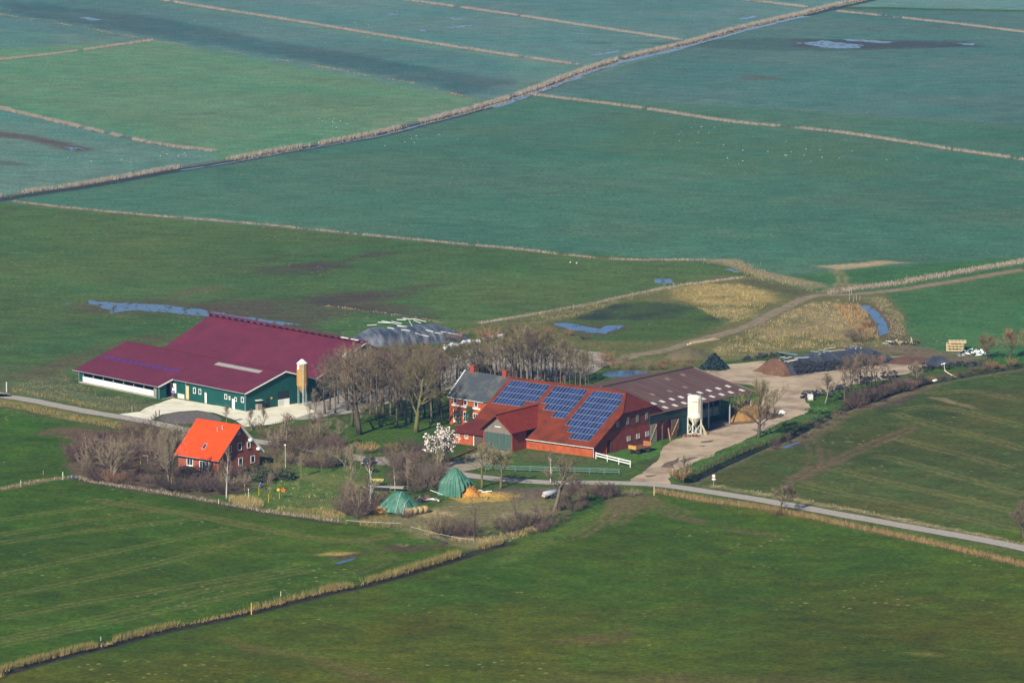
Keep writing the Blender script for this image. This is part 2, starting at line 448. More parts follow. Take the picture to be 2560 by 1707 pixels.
YARD = zp('yd', (250, 1440), (430, 1330), (560, 1230), (600, 1130), (640, 1060), (760, 1005), (880, 950), (1000, 880), (1250, 860), (1560, 760), (1600, 560), (1480, 480), (1200, 440), (1020, 330),
           (1230, 280), (1500, 255), (1700, 235)) + zp('rr', (1000, 330), (1420, 300), (1640, 310), (1740, 345), (1600, 410), (1480, 440), (1200, 495), (1100, 520), (930, 560), (860, 600), (890, 680),
           (700, 755), (600, 800), (440, 875), (250, 960), (100, 1030)) + zp('yd', (700, 1330), (660, 1400), (740, 1480))
APRON = zp('bn', (410, 808), (560, 792), (600, 765), (800, 692), (1050, 735), (1340, 776), (1500, 755), (1650, 722), (1750, 735), (1850, 790), (1700, 840), (1560, 880), (1330, 905), (1250, 850), (1100, 800),
            (980, 782), (850, 790), (720, 812), (640, 850), (560, 850))
BACKYARD = [(755, 1008), (800, 985), (900, 960), (1010, 940), (1090, 905), (1180, 872), (1300, 862), (1440, 872), (1510, 884), (1530, 905), (1480, 935), (1400, 950), (1290, 955), (1200, 965), (1117, 975), (1050, 990), (960, 1012), (880, 1032), (800, 1045), (740, 1050), (690, 1045)]
GRAVELPAD = zp('bn', (680, 850), (730, 815), (850, 797), (980, 790), (1090, 805), (1160, 850), (1130, 890), (980, 880), (800, 880))
DRIVE = [(905, 1146), (960, 1142), (1000, 1152), (1080, 1162), (1150, 1150), (1200, 1128), (1225, 1118), (1290, 1124), (1240, 1150), (1190, 1172), (1130, 1182), (1060, 1176), (980, 1166), (920, 1160)]

# ------------------------------------------------------------------ the ground: one sheet, fine where the camera looks, coarse to the horizon
ys = [-1500, -400, 200, 450, 560, 610]
y = 640.0
while y < 2150:
    ys.append(y); y += 1.0 * (y / 900) ** 2 * .92
ys += [2250, 2600, 3300, 4600, 7000]
ys = np.array(ys)
tx = np.concatenate([[-20, -9, -4.5, -2.6, -1.9], np.linspace(-1.5, 1.5, 424), [1.9, 2.6, 4.5, 9, 20]])
wid = np.clip(.1195 * ys, 76, 262)
X = (wid[:, None] * tx[None, :]).ravel(); Y = np.repeat(ys, len(tx))
NV = len(X)
C = np.empty((NV, 3))
W1 = fbm(X, Y, 9, 3) - .5; W2 = fbm(X, Y, 9, 71) - .5
W3 = fbm(X, Y, 2.6, 5, 3) - .5; W4 = fbm(X, Y, 2.6, 41, 3) - .5
BIG = fbm(X, Y, 60, 11, 5); MID = fbm(X, Y, 14, 23, 5); FINE = fbm(X, Y, 3, 31, 3)

def blend(idx, a, col):
    C[idx] += (np.asarray(col)[None, :] - C[idx]) * a[:, None]

def select(P, m):
    P = np.array(P); lo = P.min(0) - m; hi = P.max(0) + m
    return np.nonzero((X > lo[0]) & (X < hi[0]) & (Y > lo[1]) & (Y < hi[1]))[0]

def area(px, col, soft=1.0, k=1.0, warp=2.0, mot=0.0, world=False):
    P = px if world else wpts(px)
    i = select(P, soft + warp * 2 + 3)
    if len(i) == 0: return
    x = X[i] + W1[i] * warp * 2 + W3[i] * warp; y = Y[i] + (W2[i] * warp * 2 + W4[i] * warp) * 1.6
    d = seg_dist(x, y, P + [P[0]]); d = np.where(inside(x, y, P), d, -d)
    a = sstep(-soft, soft, d) * k
    if mot: a = a * np.clip(1 - mot + mot * 2.4 * sstep(.35, .65, MID[i]), 0, 1)
    blend(i, a, col)

def line(px, w, col, soft=.6, k=1.0, warp=.5, mot=0.0, world=False, n=4):
    P = smooth(px if world else wpts(px), n)
    i = select(P, w + soft + 3)
    if len(i) == 0: return
    x = X[i] + W3[i] * warp * 2; y = Y[i] + W4[i] * warp * 2
    d = seg_dist(x, y, P)
    a = (1 - sstep(w / 2 - soft, w / 2 + soft, d)) * k
    if mot: a = a * np.clip(1 - mot + mot * 2.2 * sstep(.35, .65, FINE[i]), 0, 1)
    blend(i, a, col)

def track(px, gap, w, col, k=.6, **kw):
    """a pair of wheel marks"""
    P = np.array(smooth(wpts(px), 5)); t = np.gradient(P, axis=0); t /= np.linalg.norm(t, axis=1)[:, None] + 1e-9
    nrm = np.stack([-t[:, 1], t[:, 0]], 1)
    for s in (-.5, .5):
        line([tuple(q) for q in (P + nrm * gap * s)][::2], w, col, soft=.5, k=k, world=True, n=1, **kw)

GR_FAR = (.082, .165, .132); GR_MID = (.058, .130, .080); GR_NEAR = (.042, .084, .006); GR_OLIVE = (.058, .078, .006)  # far and mid grass: blue-green crop tone plus added haze blue
GR_BRIGHT = (.052, .115, .014); GR_PALE = (.075, .125, .045); BROWN = (.110, .070, .040); MUD = (.060, .042, .038); STRAWC = (.30, .215, .095)
DARK = (.022, .020, .018); YELL = (.150, .150, .035)
C[:] = (.052, .092, .014)
area([(-1800, 500), (1313, 233), (4200, 420), (4200, 640), (2060, 720), (1850, 665), (1180, 618), (30, 510)], GR_MID, 2)
area([(2200, 710), (4200, 640), (4200, 900), (2300, 880), (2250, 800)], (.046, .115, .034), 3)
area([(-1800, 510), (30, 508), (1180, 615), (1770, 655), (1860, 700), (1280, 800), (900, 850), (500, 1020), (-1800, 920)], (.062, .106, .032), 2)          # wet meadow behind the cattle barn
area([(-1800, -600), (4200, -600), (2160, -10), (1300, 245), (900, 345), (0, 500), (-1800, 560)], (.092, .172, .135), 3)                                               # pale fields far off, some haze blue mixed into their grass colour
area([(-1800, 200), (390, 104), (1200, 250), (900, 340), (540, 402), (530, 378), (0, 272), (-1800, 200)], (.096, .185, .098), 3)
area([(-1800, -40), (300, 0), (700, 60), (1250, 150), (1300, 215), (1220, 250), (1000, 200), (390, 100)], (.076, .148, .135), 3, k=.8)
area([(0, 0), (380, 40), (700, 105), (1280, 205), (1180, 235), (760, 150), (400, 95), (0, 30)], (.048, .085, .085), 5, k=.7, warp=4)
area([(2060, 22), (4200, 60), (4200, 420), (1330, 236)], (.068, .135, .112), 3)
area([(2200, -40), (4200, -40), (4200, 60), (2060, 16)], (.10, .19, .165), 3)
area([(1860, 700), (2560, 640), (4200, 640), (4200, 870), (2380, 900), (2200, 830), (2260, 800), (2200, 740), (2060, 740)], (.046, .120, .040), 2)
area([(1620, 1212), (1720, 1195), (1860, 1135), (2050, 1050), (2290, 962), (2560, 912), (4200, 890), (4200, 1420), (2200, 1300)], (.058, .074, .016), 1.5)     # tracked field east of the farm ditch
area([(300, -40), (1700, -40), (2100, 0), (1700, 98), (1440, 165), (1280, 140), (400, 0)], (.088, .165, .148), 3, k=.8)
area([(-1800, 1060), (0, 1035), (330, 1090), (200, 1190), (0, 1218), (-1800, 1240)], (.044, .084, .008), 1.5)
area([(-1800, 1250), (0, 1224), (190, 1196), (480, 1246), (860, 1308), (1190, 1360), (1200, 1378), (640, 1530), (0, 1690), (-1800, 1760)], (.046, .084, .006), 1.5)
area([(-1800, 1770), (0, 1690), (630, 1534), (1200, 1382), (1460, 1290), (1640, 1232), (2000, 1292), (4200, 1440), (4200, 1800), (-1800, 1800)], GR_OLIVE, 1.5)
area([(1200, 1385), (1460, 1292), (1640, 1236), (2000, 1298), (2600, 1420), (4200, 1520), (2000, 1500), (1300, 1520), (900, 1530)], (.046, .086, .006), 8, k=.75, warp=6)
# broad mottling of every field
calm = 1 - .5 * sstep(1000, 1250, Y)
f = (BIG - .5) * calm; C *= (1 + .55 * f + .35 * calm * (MID - .5))[:, None]
C[:, 0] *= 1 + .6 * (fbm(X, Y, 35, 57, 4) - .5)

# streaks along the fields' own direction
ux, uy = math.cos(math.radians(-44)), math.sin(math.radians(-44))
A_ = X * ux + Y * uy; B_ = -X * uy + Y * ux
st = fbm(A_ / 14, B_, 3.2, 91, 3) - .5
fade = 1 - .55 * sstep(950, 1200, Y)
C *= (1 + (.30 * st + .55 * (FINE - .5)) * fade + .22 * (fbm(X, Y, 5, 131, 2) - .5) * sstep(900, 1300, Y))[:, None]
C[:, 0] *= 1 + .5 * fade * (fbm(X, Y, 6, 171, 4) - .5)
far = sstep(1150, 1400, Y); C[:, 0] *= 1 + .5 * far * .5 * (fbm(A_ / 10, B_, 9, 95, 3) - .5)

# mud, wet brown ground and dry grass in the meadow behind the barn
area(zp('ml', (1110, 410), (1260, 395), (1420, 375), (1560, 365), (1700, 330), (1810, 330), (1760, 350), (1640, 365), (1560, 385), (1620, 405), (1500, 415), (1420, 440), (1250, 435)), MUD, 3, .8, 3, .45)
area(zp('ml', (960, 405), (1100, 385), (1350, 335), (1600, 280), (1610, 290), (1360, 345), (1100, 400)), MUD, 2, .4, 2, .5)
area(zp('ml', (1000, 560), (1300, 545), (1500, 525), (1800, 510), (1950, 480), (2020, 475), (1900, 510), (1750, 555), (2000, 610), (1700, 600), (1560, 640), (1400, 680), (1200, 650), (1000, 620), (900, 590)), (.075, .055, .040), 5, .8, 4, .4)
area(zp('ml', (1440, 535), (1650, 520), (1850, 510), (1760, 550), (1600, 560)), MUD, 3, .6, 3, .3)
area(zp('ml', (380, 550), (700, 545), (1000, 560), (1100, 640), (960, 640), (700, 615), (480, 620), (370, 590)), (.080, .062, .040), 4, .7, 3, .3)
area(zp('ml', (760, 525), (900, 495), (1040, 480), (1000, 510), (850, 540)), (.115, .095, .050), 4, .6, 3, .3)
area(zp('ml', (330, 800), (480, 745), (700, 710), (830, 715), (760, 770), (560, 750), (350, 860), (150, 910), (0, 918), (150, 870)), (.095, .066, .038), 4, .75, 3, .45)
line(D_I[:4], 2.2, (.20, .16, .085), .8, .7, .8, .4)
line([(780, 745), (860, 765), (960, 780), (1080, 795)], 5, (.050, .045, .034), 2, .7, 1.5)
area([(-50, 320), (110, 345), (230, 372), (200, 380), (60, 352), (-50, 335)], (.085, .055, .048), 2, .8, 2); area([(-50, 400), (60, 405), (90, 415), (0, 412)], (.085, .06, .045), 2, .6, 2)
area([(1430, 100), (1500, 110), (1980, 95), (2420, 110), (2480, 118), (2000, 130), (1900, 128)], (.045, .060, .050), 3, .5, 4)
area([(1990, 98), (2420, 102), (2460, 118), (2150, 122), (1990, 118)], (.05, .045, .052), 4, .7, 4)
area([(1840, 187), (1940, 190), (1960, 200), (1860, 202)], (.085, .075, .05), 3, .6, 3, .5)
# birds' and mowing flecks on the big green field
area([(1560, 290), (2200, 360), (2300, 440), (1900, 450), (1500, 380)], (.060, .115, .050), 10, .45, 8, .8)

# rough ground round the farm: straw grass, wet hollow, track sides
ROUGH = [(1180, 815), (1290, 798), (1480, 760), (1660, 724), (1790, 690), (1890, 690), (2060, 735), (2130, 730), (2220, 735), (2270, 800), (2250, 830), (2300, 850), (2240, 890), (2100, 880), (1950, 885), (1800, 905), (1700, 940), (1560, 935), (1500, 880), (1350, 850), (1200, 850)]
area(ROUGH, (.118, .112, .042), 2, .9, 2, .2)
area(zp('mr', (250, 470), (420, 410), (560, 370), (760, 385), (1000, 420), (1060, 460), (940, 490), (860, 530), (700, 560), (500, 560), (330, 560)), (.048, .090, .020), 3, .9, 3, .1)
area(zp('mr', (300, 450), (500, 380), (700, 375), (830, 400), (800, 440), (650, 460), (450, 460)), (.026, .032, .030), 2, .8, 3, .5)
area(zp('mr', (820, 450), (1060, 430), (1050, 465), (850, 470)), (.026, .030, .032), 2, .8, 3, .5)
area(zp('mr', (700, 310), (900, 290), (1050, 300), (1200, 340), (1190, 370), (1080, 390), (900, 390), (760, 360)), (.36, .27, .11), 3, .8, 2, .6)
area(zp('mr', (880, 400), (1100, 410), (1110, 450), (1000, 480), (950, 440)), (.30, .24, .11), 3, .8, 2, .5)
area(zp('mr', (1100, 270), (1260, 310), (1360, 330), (1330, 350), (1290, 345), (1180, 320), (1050, 285)), (.075, .075, .035), 2, .8, 2)
area(zp('mr', (1120, 480), (1380, 375), (1500, 370), (1640, 430), (1680, 530), (1560, 570), (1350, 550), (1150, 560)), (.24, .185, .095), 2, .8, 2, .6)
area(zp('mr', (940, 555), (1100, 565), (1500, 575), (1700, 560), (1700, 585), (1300, 600), (1000, 650), (900, 620)), (.20, .175, .075), 2, .7, 2, .6)
area(zp('mr', (1620, 360), (1700, 355), (1800, 450), (1815, 520), (1740, 535), (1720, 470)), (.16, .15, .06), 2, .85, 1.5, .3)
area(zp('mr', (870, 180), (1040, 178), (1120, 225), (1420, 290), (1440, 310), (1380, 320), (1180, 270), (1050, 235)), (.235, .19, .105), 1.5, .9, 1.2, .3)
area(zp('mr', (1390, 212), (1520, 205), (1700, 188), (1820, 195), (1640, 218), (1500, 230)), (.33, .25, .14), 2, .95, 1.5)
track(zp('mr', (1490, 230), (1520, 270), (1500, 300)), 1.8, 1.2, (.22, .18, .09), .7)
area(zp('mr', (1440, 305), (1560, 290), (1640, 300), (1560, 325), (1420, 345)), (.17, .135, .075), 2, .8, 1.5)
line(D_R, 5, (.20, .155, .09), 1.5, .85, 1, .3)
line(TRACK, 5.5, (.14, .12, .055), 1.5, .8, 1)
area(zp('pl', (0, 560), (300, 500), (1000, 520), (1100, 600), (1500, 600), (1800, 700), (1500, 760), (1000, 760), (700, 900), (300, 800), (0, 760)), (.145, .105, .070), 2, .85, 2, .3)
area(zp('pl', (450, 660), (800, 640), (1000, 700), (1100, 790), (700, 830), (450, 800)), (.165, .085, .052), 2, .8, 2)
area(zp('pl', (250, 590), (480, 620), (430, 690), (330, 660)), GR_BRIGHT, 1, .8, 1)
area(zp('pl', (1960, 690), (2150, 620), (2400, 640), (2400, 740), (2000, 760)), (.035, .115, .022), 1.5, .9, 1)

line(zp('mr', (1590, 390), (1650, 430), (1700, 480), (1715, 535)), 9, (.10, .075, .045), 1.5, .8, 1.2, .2)
area(zp('mr', (170, 465), (520, 478), (540, 500), (440, 535), (330, 528), (180, 495)), (.075, .065, .04), 2, .8, 1.5, .2)
# farm ditch bank and its verges
bank = zp('rr', (20, 1060), (250, 960), (440, 875), (600, 800), (700, 755), (890, 690), (960, 660), (1150, 640), (950, 735), (700, 862), (430, 965), (250, 1046), (60, 1145), (10, 1140))
area(bank, (.050, .125, .022), 1, .95, .8)
area(zp('rr', (1000, 640), (1150, 600), (1300, 520), (1480, 450), (1600, 430), (1880, 395), (2090, 375), (2352, 330), (2352, 362), (1900, 436), (1600, 498), (1350, 578), (1150, 640)), (.070, .075, .030), 1, .85, 1, .4)
line([G2(*q) for q in []] or wpts(D_RIGHT), 3.4, DARK, .8, .9, .4, world=True)
q = np.array(D_RIGHT) + np.array([12, 9]); line([tuple(a) for a in q], 2.0, (.13, .11, .075), .8, .55, 1, .4)
area(zp('rr', (600, 930), (700, 890), (860, 850), (1150, 650), (1300, 610), (1700, 490), (1760, 500), (1640, 560), (1380, 650), (1150, 720), (900, 880), (760, 930), (640, 945)), (.150, .105, .062), 2, .75, 2, .4)
area(zp('rr', (1360, 650), (1420, 615), (1640, 560), (1660, 575), (1500, 620), (1380, 665)), MUD, 1, .7, 1.5, .4)
area(zp('rr', (720, 910), (840, 880), (900, 885), (800, 930)), MUD, 1, .6, 1.5)

# wheel tracks in the east field
TY = (.150, .135, .045); TB = (.125, .082, .048)
track(zp('rr', (760, 1150), (900, 1080), (1070, 1010), (1250, 930), (1450, 850), (1620, 780)), 2.2, 1.4, TB, .75)
track(zp('rr', (850, 860), (920, 930), (910, 1030), (870, 1100), (800, 1140)), 2.2, 1.0, TB, .5)
track(zp('rr', (980, 940), (1000, 1020), (960, 1100)), 2, 1.0, TB, .5)
for pts in ([(1050, 1070), (1200, 1110), (1500, 1180), (1900, 1270), (2352, 1380)], [(1320, 985), (1450, 1000), (1700, 1070), (2000, 1150), (2352, 1250)],
            [(1480, 860), (1650, 910), (1900, 970), (2352, 1090)], [(1480, 690), (1550, 720), (1800, 790), (2100, 860), (2352, 940)],
            [(1500, 665), (1700, 645), (1900, 670), (2100, 720), (2352, 780)], [(840, 1180), (1100, 1240), (1600, 1330), (2000, 1420), (2352, 1500)],
            [(1700, 560), (2000, 540), (2352, 610)]):
    track(zp('rr', *pts), 2.4, 1.1, TY, .6)
area(zp('rr', (1700, 585), (1800, 590), (1960, 635), (2050, 670), (1950, 650), (1800, 610)), (.26, .2, .11), 1, .7, 1, .5)
area(zp('rr', (780, 1130), (900, 1060), (1080, 1000), (1100, 1050), (950, 1120), (850, 1160)), TB, 3, .5, 2, .4)
area(zp('rr', (1950, 560), (2200, 520), (2352, 560), (2352, 600), (2100, 580)), TB, 4, .35, 3, .5)
# headland by the road
line([(1790, 1222), (1900, 1240), (2000, 1262), (2150, 1296), (2300, 1330), (2500, 1376), (2600, 1396)], 5, (.085, .115, .028), 2, .5, 1.5)
line([(1790, 1214), (1900, 1232), (2000, 1250), (2150, 1278), (2300, 1308), (2500, 1348), (2600, 1370)], 2.0, (.30, .235, .125), 1, .75, 1.5, .5)
# north-west verges and fields
line([(-60, 990), (60, 1015), (224, 1048), (388, 1078), (470, 1095)], 9, (.16, .145, .048), 2, .85, 1.5, .35)
area([(-40, 955), (60, 960), (160, 930), (200, 960), (400, 1000), (380, 1040), (300, 1035), (100, 1000), (-40, 978)], (.095, .105, .048), 2, .9, 2, .25)
area([(200, 962), (300, 980), (408, 1000), (420, 1008), (360, 1010), (260, 992), (180, 975)], (.048, .082, .018), 1.5, .8, 1)
area(zp('wl', (400, 740), (700, 660), (1000, 670), (1400, 740), (1900, 760), (2200, 900), (2000, 1400), (1700, 1400), (1000, 1290), (830, 1180), (900, 1000), (950, 850), (700, 780)), (.120, .080, .048), 1.5, .9, 1.5, .2)
area(zp('wl', (1500, 1170), (1800, 1120), (2000, 1200), (2000, 1330), (1750, 1300)), (.07, .095, .025), 1.5, .8, 1.5)
line(D_LEFT, 3.0, (.20, .155, .085), 1, .8, .8, .3)
q = np.array(D_LEFT[6:]) + np.array([0, 5]); line([tuple(a) for a in q], 1.4, (.045, .030, .022), .5, .85, .5)
area(zp('ml', (0, 860), (100, 850), (330, 860), (200, 910), (0, 918)), (.10, .09, .045), 3, .5, 2, .4)
line([(-50, 1035), (0, 1022), (20, 1019), (143, 1046), (300, 1074)], 1.2, (.035, .03, .02), .5, .7, .5)
# garden, orchard and farmstead ground
area([(560, 1180), (720, 1150), (860, 1150), (960, 1170), (1000, 1240), (930, 1290), (850, 1300), (660, 1272), (600, 1250)], (.080, .125, .026), 2, .9, 2, .2)
area([(700, 1190), (800, 1180), (960, 1190), (1000, 1230), (930, 1250), (800, 1215)], (.20, .17, .06), 2, .5, 2.5, .8)
area([(640, 1250), (800, 1270), (960, 1290), (940, 1250), (760, 1245)], (.17, .15, .05), 2, .5, 2.5, .8)
area([(300, 1100), (600, 1100), (780, 1050), (860, 1050), (860, 1140), (720, 1160), (600, 1240), (480, 1240), (300, 1210), (200, 1195), (180, 1130)], (.100, .072, .044), 2, .85, 2, .25)
area([(600, 1150), (720, 1140), (760, 1160), (640, 1200)], (.085, .09, .03), 2, .7, 2)
area(zp('gr', (150, 1080), (500, 1020), (900, 1000), (1300, 960), (1430, 1050), (1300, 1120), (1050, 1250), (950, 1350), (760, 1390), (560, 1330), (200, 1250)), (.050, .092, .012), 2, .95, 2, .25)  # grove lawn: green darkened for crown shade and brush
area(zp('gr', (200, 1010), (700, 940), (1300, 880), (1400, 960), (900, 1000), (400, 1060)), (.045, .06, .022), 2, .7, 2)
area([(1300, 1120), (1500, 1150), (1590, 1150), (1580, 1190), (1480, 1200), (1300, 1195), (1210, 1180), (1260, 1140)], (.058, .095, .022), 1, .95, 1)
area([(1530, 1105), (1640, 1100), (1680, 1115), (1640, 1145), (1560, 1160), (1490, 1140)], (.060, .125, .022), 1, .95, 1)
area([(1300, 1120), (1480, 1150), (1500, 1165), (1300, 1150)], (.095, .090, .034), 1.5, .7, 1.5, .3)
area(zp('yd', (450, 1240), (640, 1180), (780, 1150), (700, 1300), (560, 1320), (380, 1290)), (.075, .050, .042), 1, .8, 1.2, .4)
area([(880, 1300), (960, 1290), (1060, 1290), (1130, 1250), (1240, 1230), (1400, 1225), (1480, 1215), (1470, 1260), (1400, 1290), (1300, 1340), (1200, 1372), (1060, 1350), (960, 1312)], (.175, .145, .072), 2, .8, 2, .45)
area([(1240, 1220), (1420, 1215), (1440, 1230), (1300, 1250), (1200, 1240)], (.125, .092, .070), 1.5, .8, 1.5)
area([(1250, 1285), (1340, 1270), (1310, 1310), (1230, 1310)], (.26, .21, .15), 1.5, .6, 1.5)
area([(1130, 1235), (1180, 1225), (1290, 1235), (1270, 1250), (1170, 1256)], (.46, .30, .06), 1.2, .8, 1.5, .3)
area([(1040, 1292), (1090, 1270), (1130, 1285), (1090, 1300)], (.36, .27, .13), 1.2, .7, 1.5, .3)
area(zp('gv', (0, 1000), (600, 1000), (900, 1020), (900, 1120), (700, 1150), (300, 1090), (0, 1070)), (.20, .165, .060), 1.5, .7, 1.5, .5)
area(zp('gv', (160, 930), (400, 900), (600, 880), (580, 950), (350, 960)), (.12, .085, .045), 1.2, .6, 1.2, .4)
# gateway tracks into the south field
for pts in ([(470, 130), (440, 200), (380, 250), (280, 310)], [(500, 130), (520, 200), (480, 240)], [(560, 120), (640, 160), (760, 205), (900, 230)], [(590, 110), (700, 150), (820, 190)], [(520, 110), (480, 160), (430, 220)]):
    track(zp('br', *pts), 1.9, 1.2, (.135, .095, .05), .6)
area(zp('br', (440, 90), (600, 80), (680, 130), (600, 190), (460, 200)), (.115, .095, .042), 2, .7, 1.5, .3)
area(zp('br', (-100, 400), (100, 290), (300, 215), (430, 160), (440, 200), (250, 300), (50, 390), (-100, 440)), (.085, .125, .020), 2, .7, 1.5)
for pts in ([(760, 205), (900, 235), (960, 240)], [(1000, 265), (1200, 290)]):
    line(zp('br', *pts), 3, (.12, .08, .045), 1.5, .5, 1.5, .5)
area(zp('br', (220, 790), (330, 735), (480, 740), (560, 700), (520, 760), (380, 790)), (.115, .075, .034), 4, .6, 3, .3)
area(zp('br', (1780, 830), (1900, 815), (2000, 835), (1900, 850)), (.14, .13, .035), 2, .6, 2, .4)
area(zp('br', (0, 960), (700, 930), (1200, 925), (1700, 960), (2000, 1000), (0, 1000)), (.110, .085, .030), 3, .6, 3, .4)
area(zp('bl', (1050, 640), (1250, 680), (1600, 760), (1900, 860), (1700, 860), (1400, 740), (1150, 700)), (.125, .090, .030), 3, .55, 3, .3)
# south-west field: drilling lines, gateway curve, dug patch, dry patch
for pts in ([(0, 160), (350, 100), (700, 50)], [(0, 195), (500, 130), (900, 85)], [(0, 345), (500, 240), (1050, 130)], [(0, 440), (600, 320), (1200, 165)], [(0, 540), (500, 450), (1000, 370), (1480, 280)],
            [(0, 640), (450, 540), (1000, 400), (1500, 310)], [(0, 665), (600, 540), (1050, 440), (1300, 390)], [(0, 90), (500, 20), (640, 0)]):
    track(zp('bl', *pts), 1.9, 1.0, (.115, .120, .030), .62)
track(zp('bl', (430, 0), (700, 40), (950, 80), (1250, 140), (1480, 180), (1650, 185), (1800, 160)), 2.1, 1.6, (.125, .115, .032), .65)
track(zp('bl', (1650, 190), (1780, 250), (1700, 310), (1500, 370)), 2.1, 1.3, (.10, .11, .03), .5)
area(zp('bl', (1450, 248), (1500, 236), (1640, 240), (1560, 255)), (.36, .26, .09), 1, .85, 1, .3)
area(zp('bl', (1500, 262), (1620, 245), (1740, 240), (1650, 262), (1560, 275)), (.085, .055, .04), 1, .8, 1)
area(zp('bl', (1750, 228), (1800, 205), (1870, 215), (1960, 210), (2060, 195), (2040, 215), (1880, 240)), (.085, .052, .036), 1.2, .85, 1.2, .3)
area(zp('bl', (1470, 378), (1550, 370), (1530, 390)), BROWN, 1, .6, 1)
area(zp('bl', (1780, 180), (1900, 170), (2050, 185), (1960, 205), (1820, 205)), GR_BRIGHT, 1.5, .6, 1.5)
# field ditches: dark line of water and painted reed shade with grassy sides
for L_, w_ in ((D_MAIN, 5.0), (D_E, 4.0), (D_A, 3.5), (D_C, 3.5), (D_D, 3.5), (D_G, 3.5), (D_B, 3.0), (D_F, 3.5)):
    line(L_, w_ * .8, (.105, .085, .050), 1.2, .7, .8)
q = np.array(D_MAIN) + np.array([6, 6]); line([tuple(a) for a in q], 6.0, (.030, .034, .040), 1.2, .9, .6)  # main ditch: reed shade and water painted as one dark band
line(D_B2, 2.2, (.125, .115, .07), 1.2, .55, 1.5, .6)
line(D_H, 3.2, (.14, .11, .065), 1.0, .85, 1, .2)
line(D_I[4:], 2.6, (.19, .155, .095), .8, .8, .8, .2)
line(D_NEAR, 3.2, (.032, .024, .020), .7, .9, .5)
line(D_ROADN, 2.6, (.15, .10, .05), .8, .8, .8, .3)
line(ROAD, 5.6, (.085, .085, .040), .8, .7, .6)

def height(x, y):
    """the ditches are cut into the sheet"""
    z = np.zeros_like(x)
    for L_, w_, dep in ((D_RIGHT, 4.6, 1.3), (D_NEAR, 2.6, .6), (D_LEFT[:7], 2.2, .5)):
        P = wpts(L_); A = np.array(P)
        i = np.nonzero((x > A[:, 0].min() - 5) & (x < A[:, 0].max() + 5) & (y > A[:, 1].min() - 5) & (y < A[:, 1].max() + 5))[0]
        d = seg_dist(x[i], y[i], smooth(P, 3))
        z[i] = np.minimum(z[i], -dep * (1 - sstep(w_ * .12, w_ * .5, d)))
    return z
ZG = height(X, Y)
# small unevenness of the turf
nx = len(tx); ny = len(ys)
ii = np.arange((ny - 1) * nx).reshape(ny - 1, nx)[:, :-1].ravel()
F4 = np.stack([ii, ii + 1, ii + nx + 1, ii + nx], 1)
me = bpy.data.meshes.new("ground")
me.vertices.add(NV); me.vertices.foreach_set("co", np.stack([X, Y, ZG], 1).astype(np.float32).ravel())
me.loops.add(F4.size); me.loops.foreach_set("vertex_index", F4.ravel().astype(np.int32))
me.polygons.add(len(F4)); me.polygons.foreach_set("loop_start", np.arange(0, F4.size, 4, dtype=np.int32))
me.update(calc_edges=True)
me.polygons.foreach_set("use_smooth", [True] * len(F4))
at = me.attributes.new("soil", 'FLOAT_COLOR', 'POINT')
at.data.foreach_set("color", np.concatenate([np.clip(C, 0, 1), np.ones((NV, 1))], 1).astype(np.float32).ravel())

gm = bpy.data.materials.new("marsh_ground"); gm.use_nodes = True
N = gm.node_tree.nodes; L = gm.node_tree.links; b = N["Principled BSDF"]
b.inputs["Roughness"].default_value = 1.0; b.inputs["Specular IOR Level"].default_value = .05
geo = N.new("ShaderNodeNewGeometry"); at_ = N.new("ShaderNodeAttribute"); at_.attribute_name = "soil"
def gnoise(scale, detail, lo, hi, stretch=None):
    n = N.new("ShaderNodeTexNoise"); n.inputs["Scale"].default_value = scale; n.inputs["Detail"].default_value = detail; n.inputs["Roughness"].default_value = .7
    if stretch:
        mp = N.new("ShaderNodeMapping"); mp.inputs["Rotation"].default_value = (0, 0, math.radians(44)); mp.inputs["Scale"].default_value = stretch
        L.new(geo.outputs["Position"], mp.inputs[0]); L.new(mp.outputs[0], n.inputs["Vector"])
    else: L.new(geo.outputs["Position"], n.inputs["Vector"])
    r = N.new("ShaderNodeMapRange"); r.inputs[1].default_value = .28; r.inputs[2].default_value = .72; r.inputs[3].default_value = lo; r.inputs[4].default_value = hi
    L.new(n.outputs["Fac"], r.inputs[0]); return r.outputs[0], n
def mul(a, bsock):
    m = N.new("ShaderNodeMix"); m.data_type = 'RGBA'; m.blend_type = 'MULTIPLY'; m.inputs[0].default_value = 1
    L.new(a, m.inputs[6]); L.new(bsock, m.inputs[7]); return m.outputs[2]
o = at_.outputs["Color"]
f1, n1 = gnoise(.9, 6, .45, 1.55); o = mul(o, f1)
f2, n2 = gnoise(.16, 6, .76, 1.24, (.6, 1.6, 1)); o = mul(o, f2)
f3, n3 = gnoise(3.2, 3, .65, 1.35); o = mul(o, f3)
# a few dry tussocks and molehills
vo = N.new("ShaderNodeTexVoronoi"); vo.inputs["Scale"].default_value = .42; L.new(geo.outputs["Position"], vo.inputs["Vector"])
lt = N.new("ShaderNodeMapRange"); lt.inputs[1].default_value = .20; lt.inputs[2].default_value = .10; L.new(vo.outputs["Distance"], lt.inputs[0])
fm, nm = gnoise(.035, 4, 0, 1)
gt = N.new("ShaderNodeMapRange"); gt.inputs[1].default_value = .50; gt.inputs[2].default_value = .8; L.new(fm, gt.inputs[0])
mm = N.new("ShaderNodeMath"); mm.operation = 'MULTIPLY'; L.new(lt.outputs[0], mm.inputs[0]); L.new(gt.outputs[0], mm.inputs[1])
m3 = N.new("ShaderNodeMath"); m3.operation = 'MULTIPLY'; m3.inputs[1].default_value = .75; L.new(mm.outputs[0], m3.inputs[0])
mx = N.new("ShaderNodeMix"); mx.data_type = 'RGBA'; mx.inputs[7].default_value = (.30, .25, .13, 1)
L.new(m3.outputs[0], mx.inputs[0]); L.new(o, mx.inputs[6])
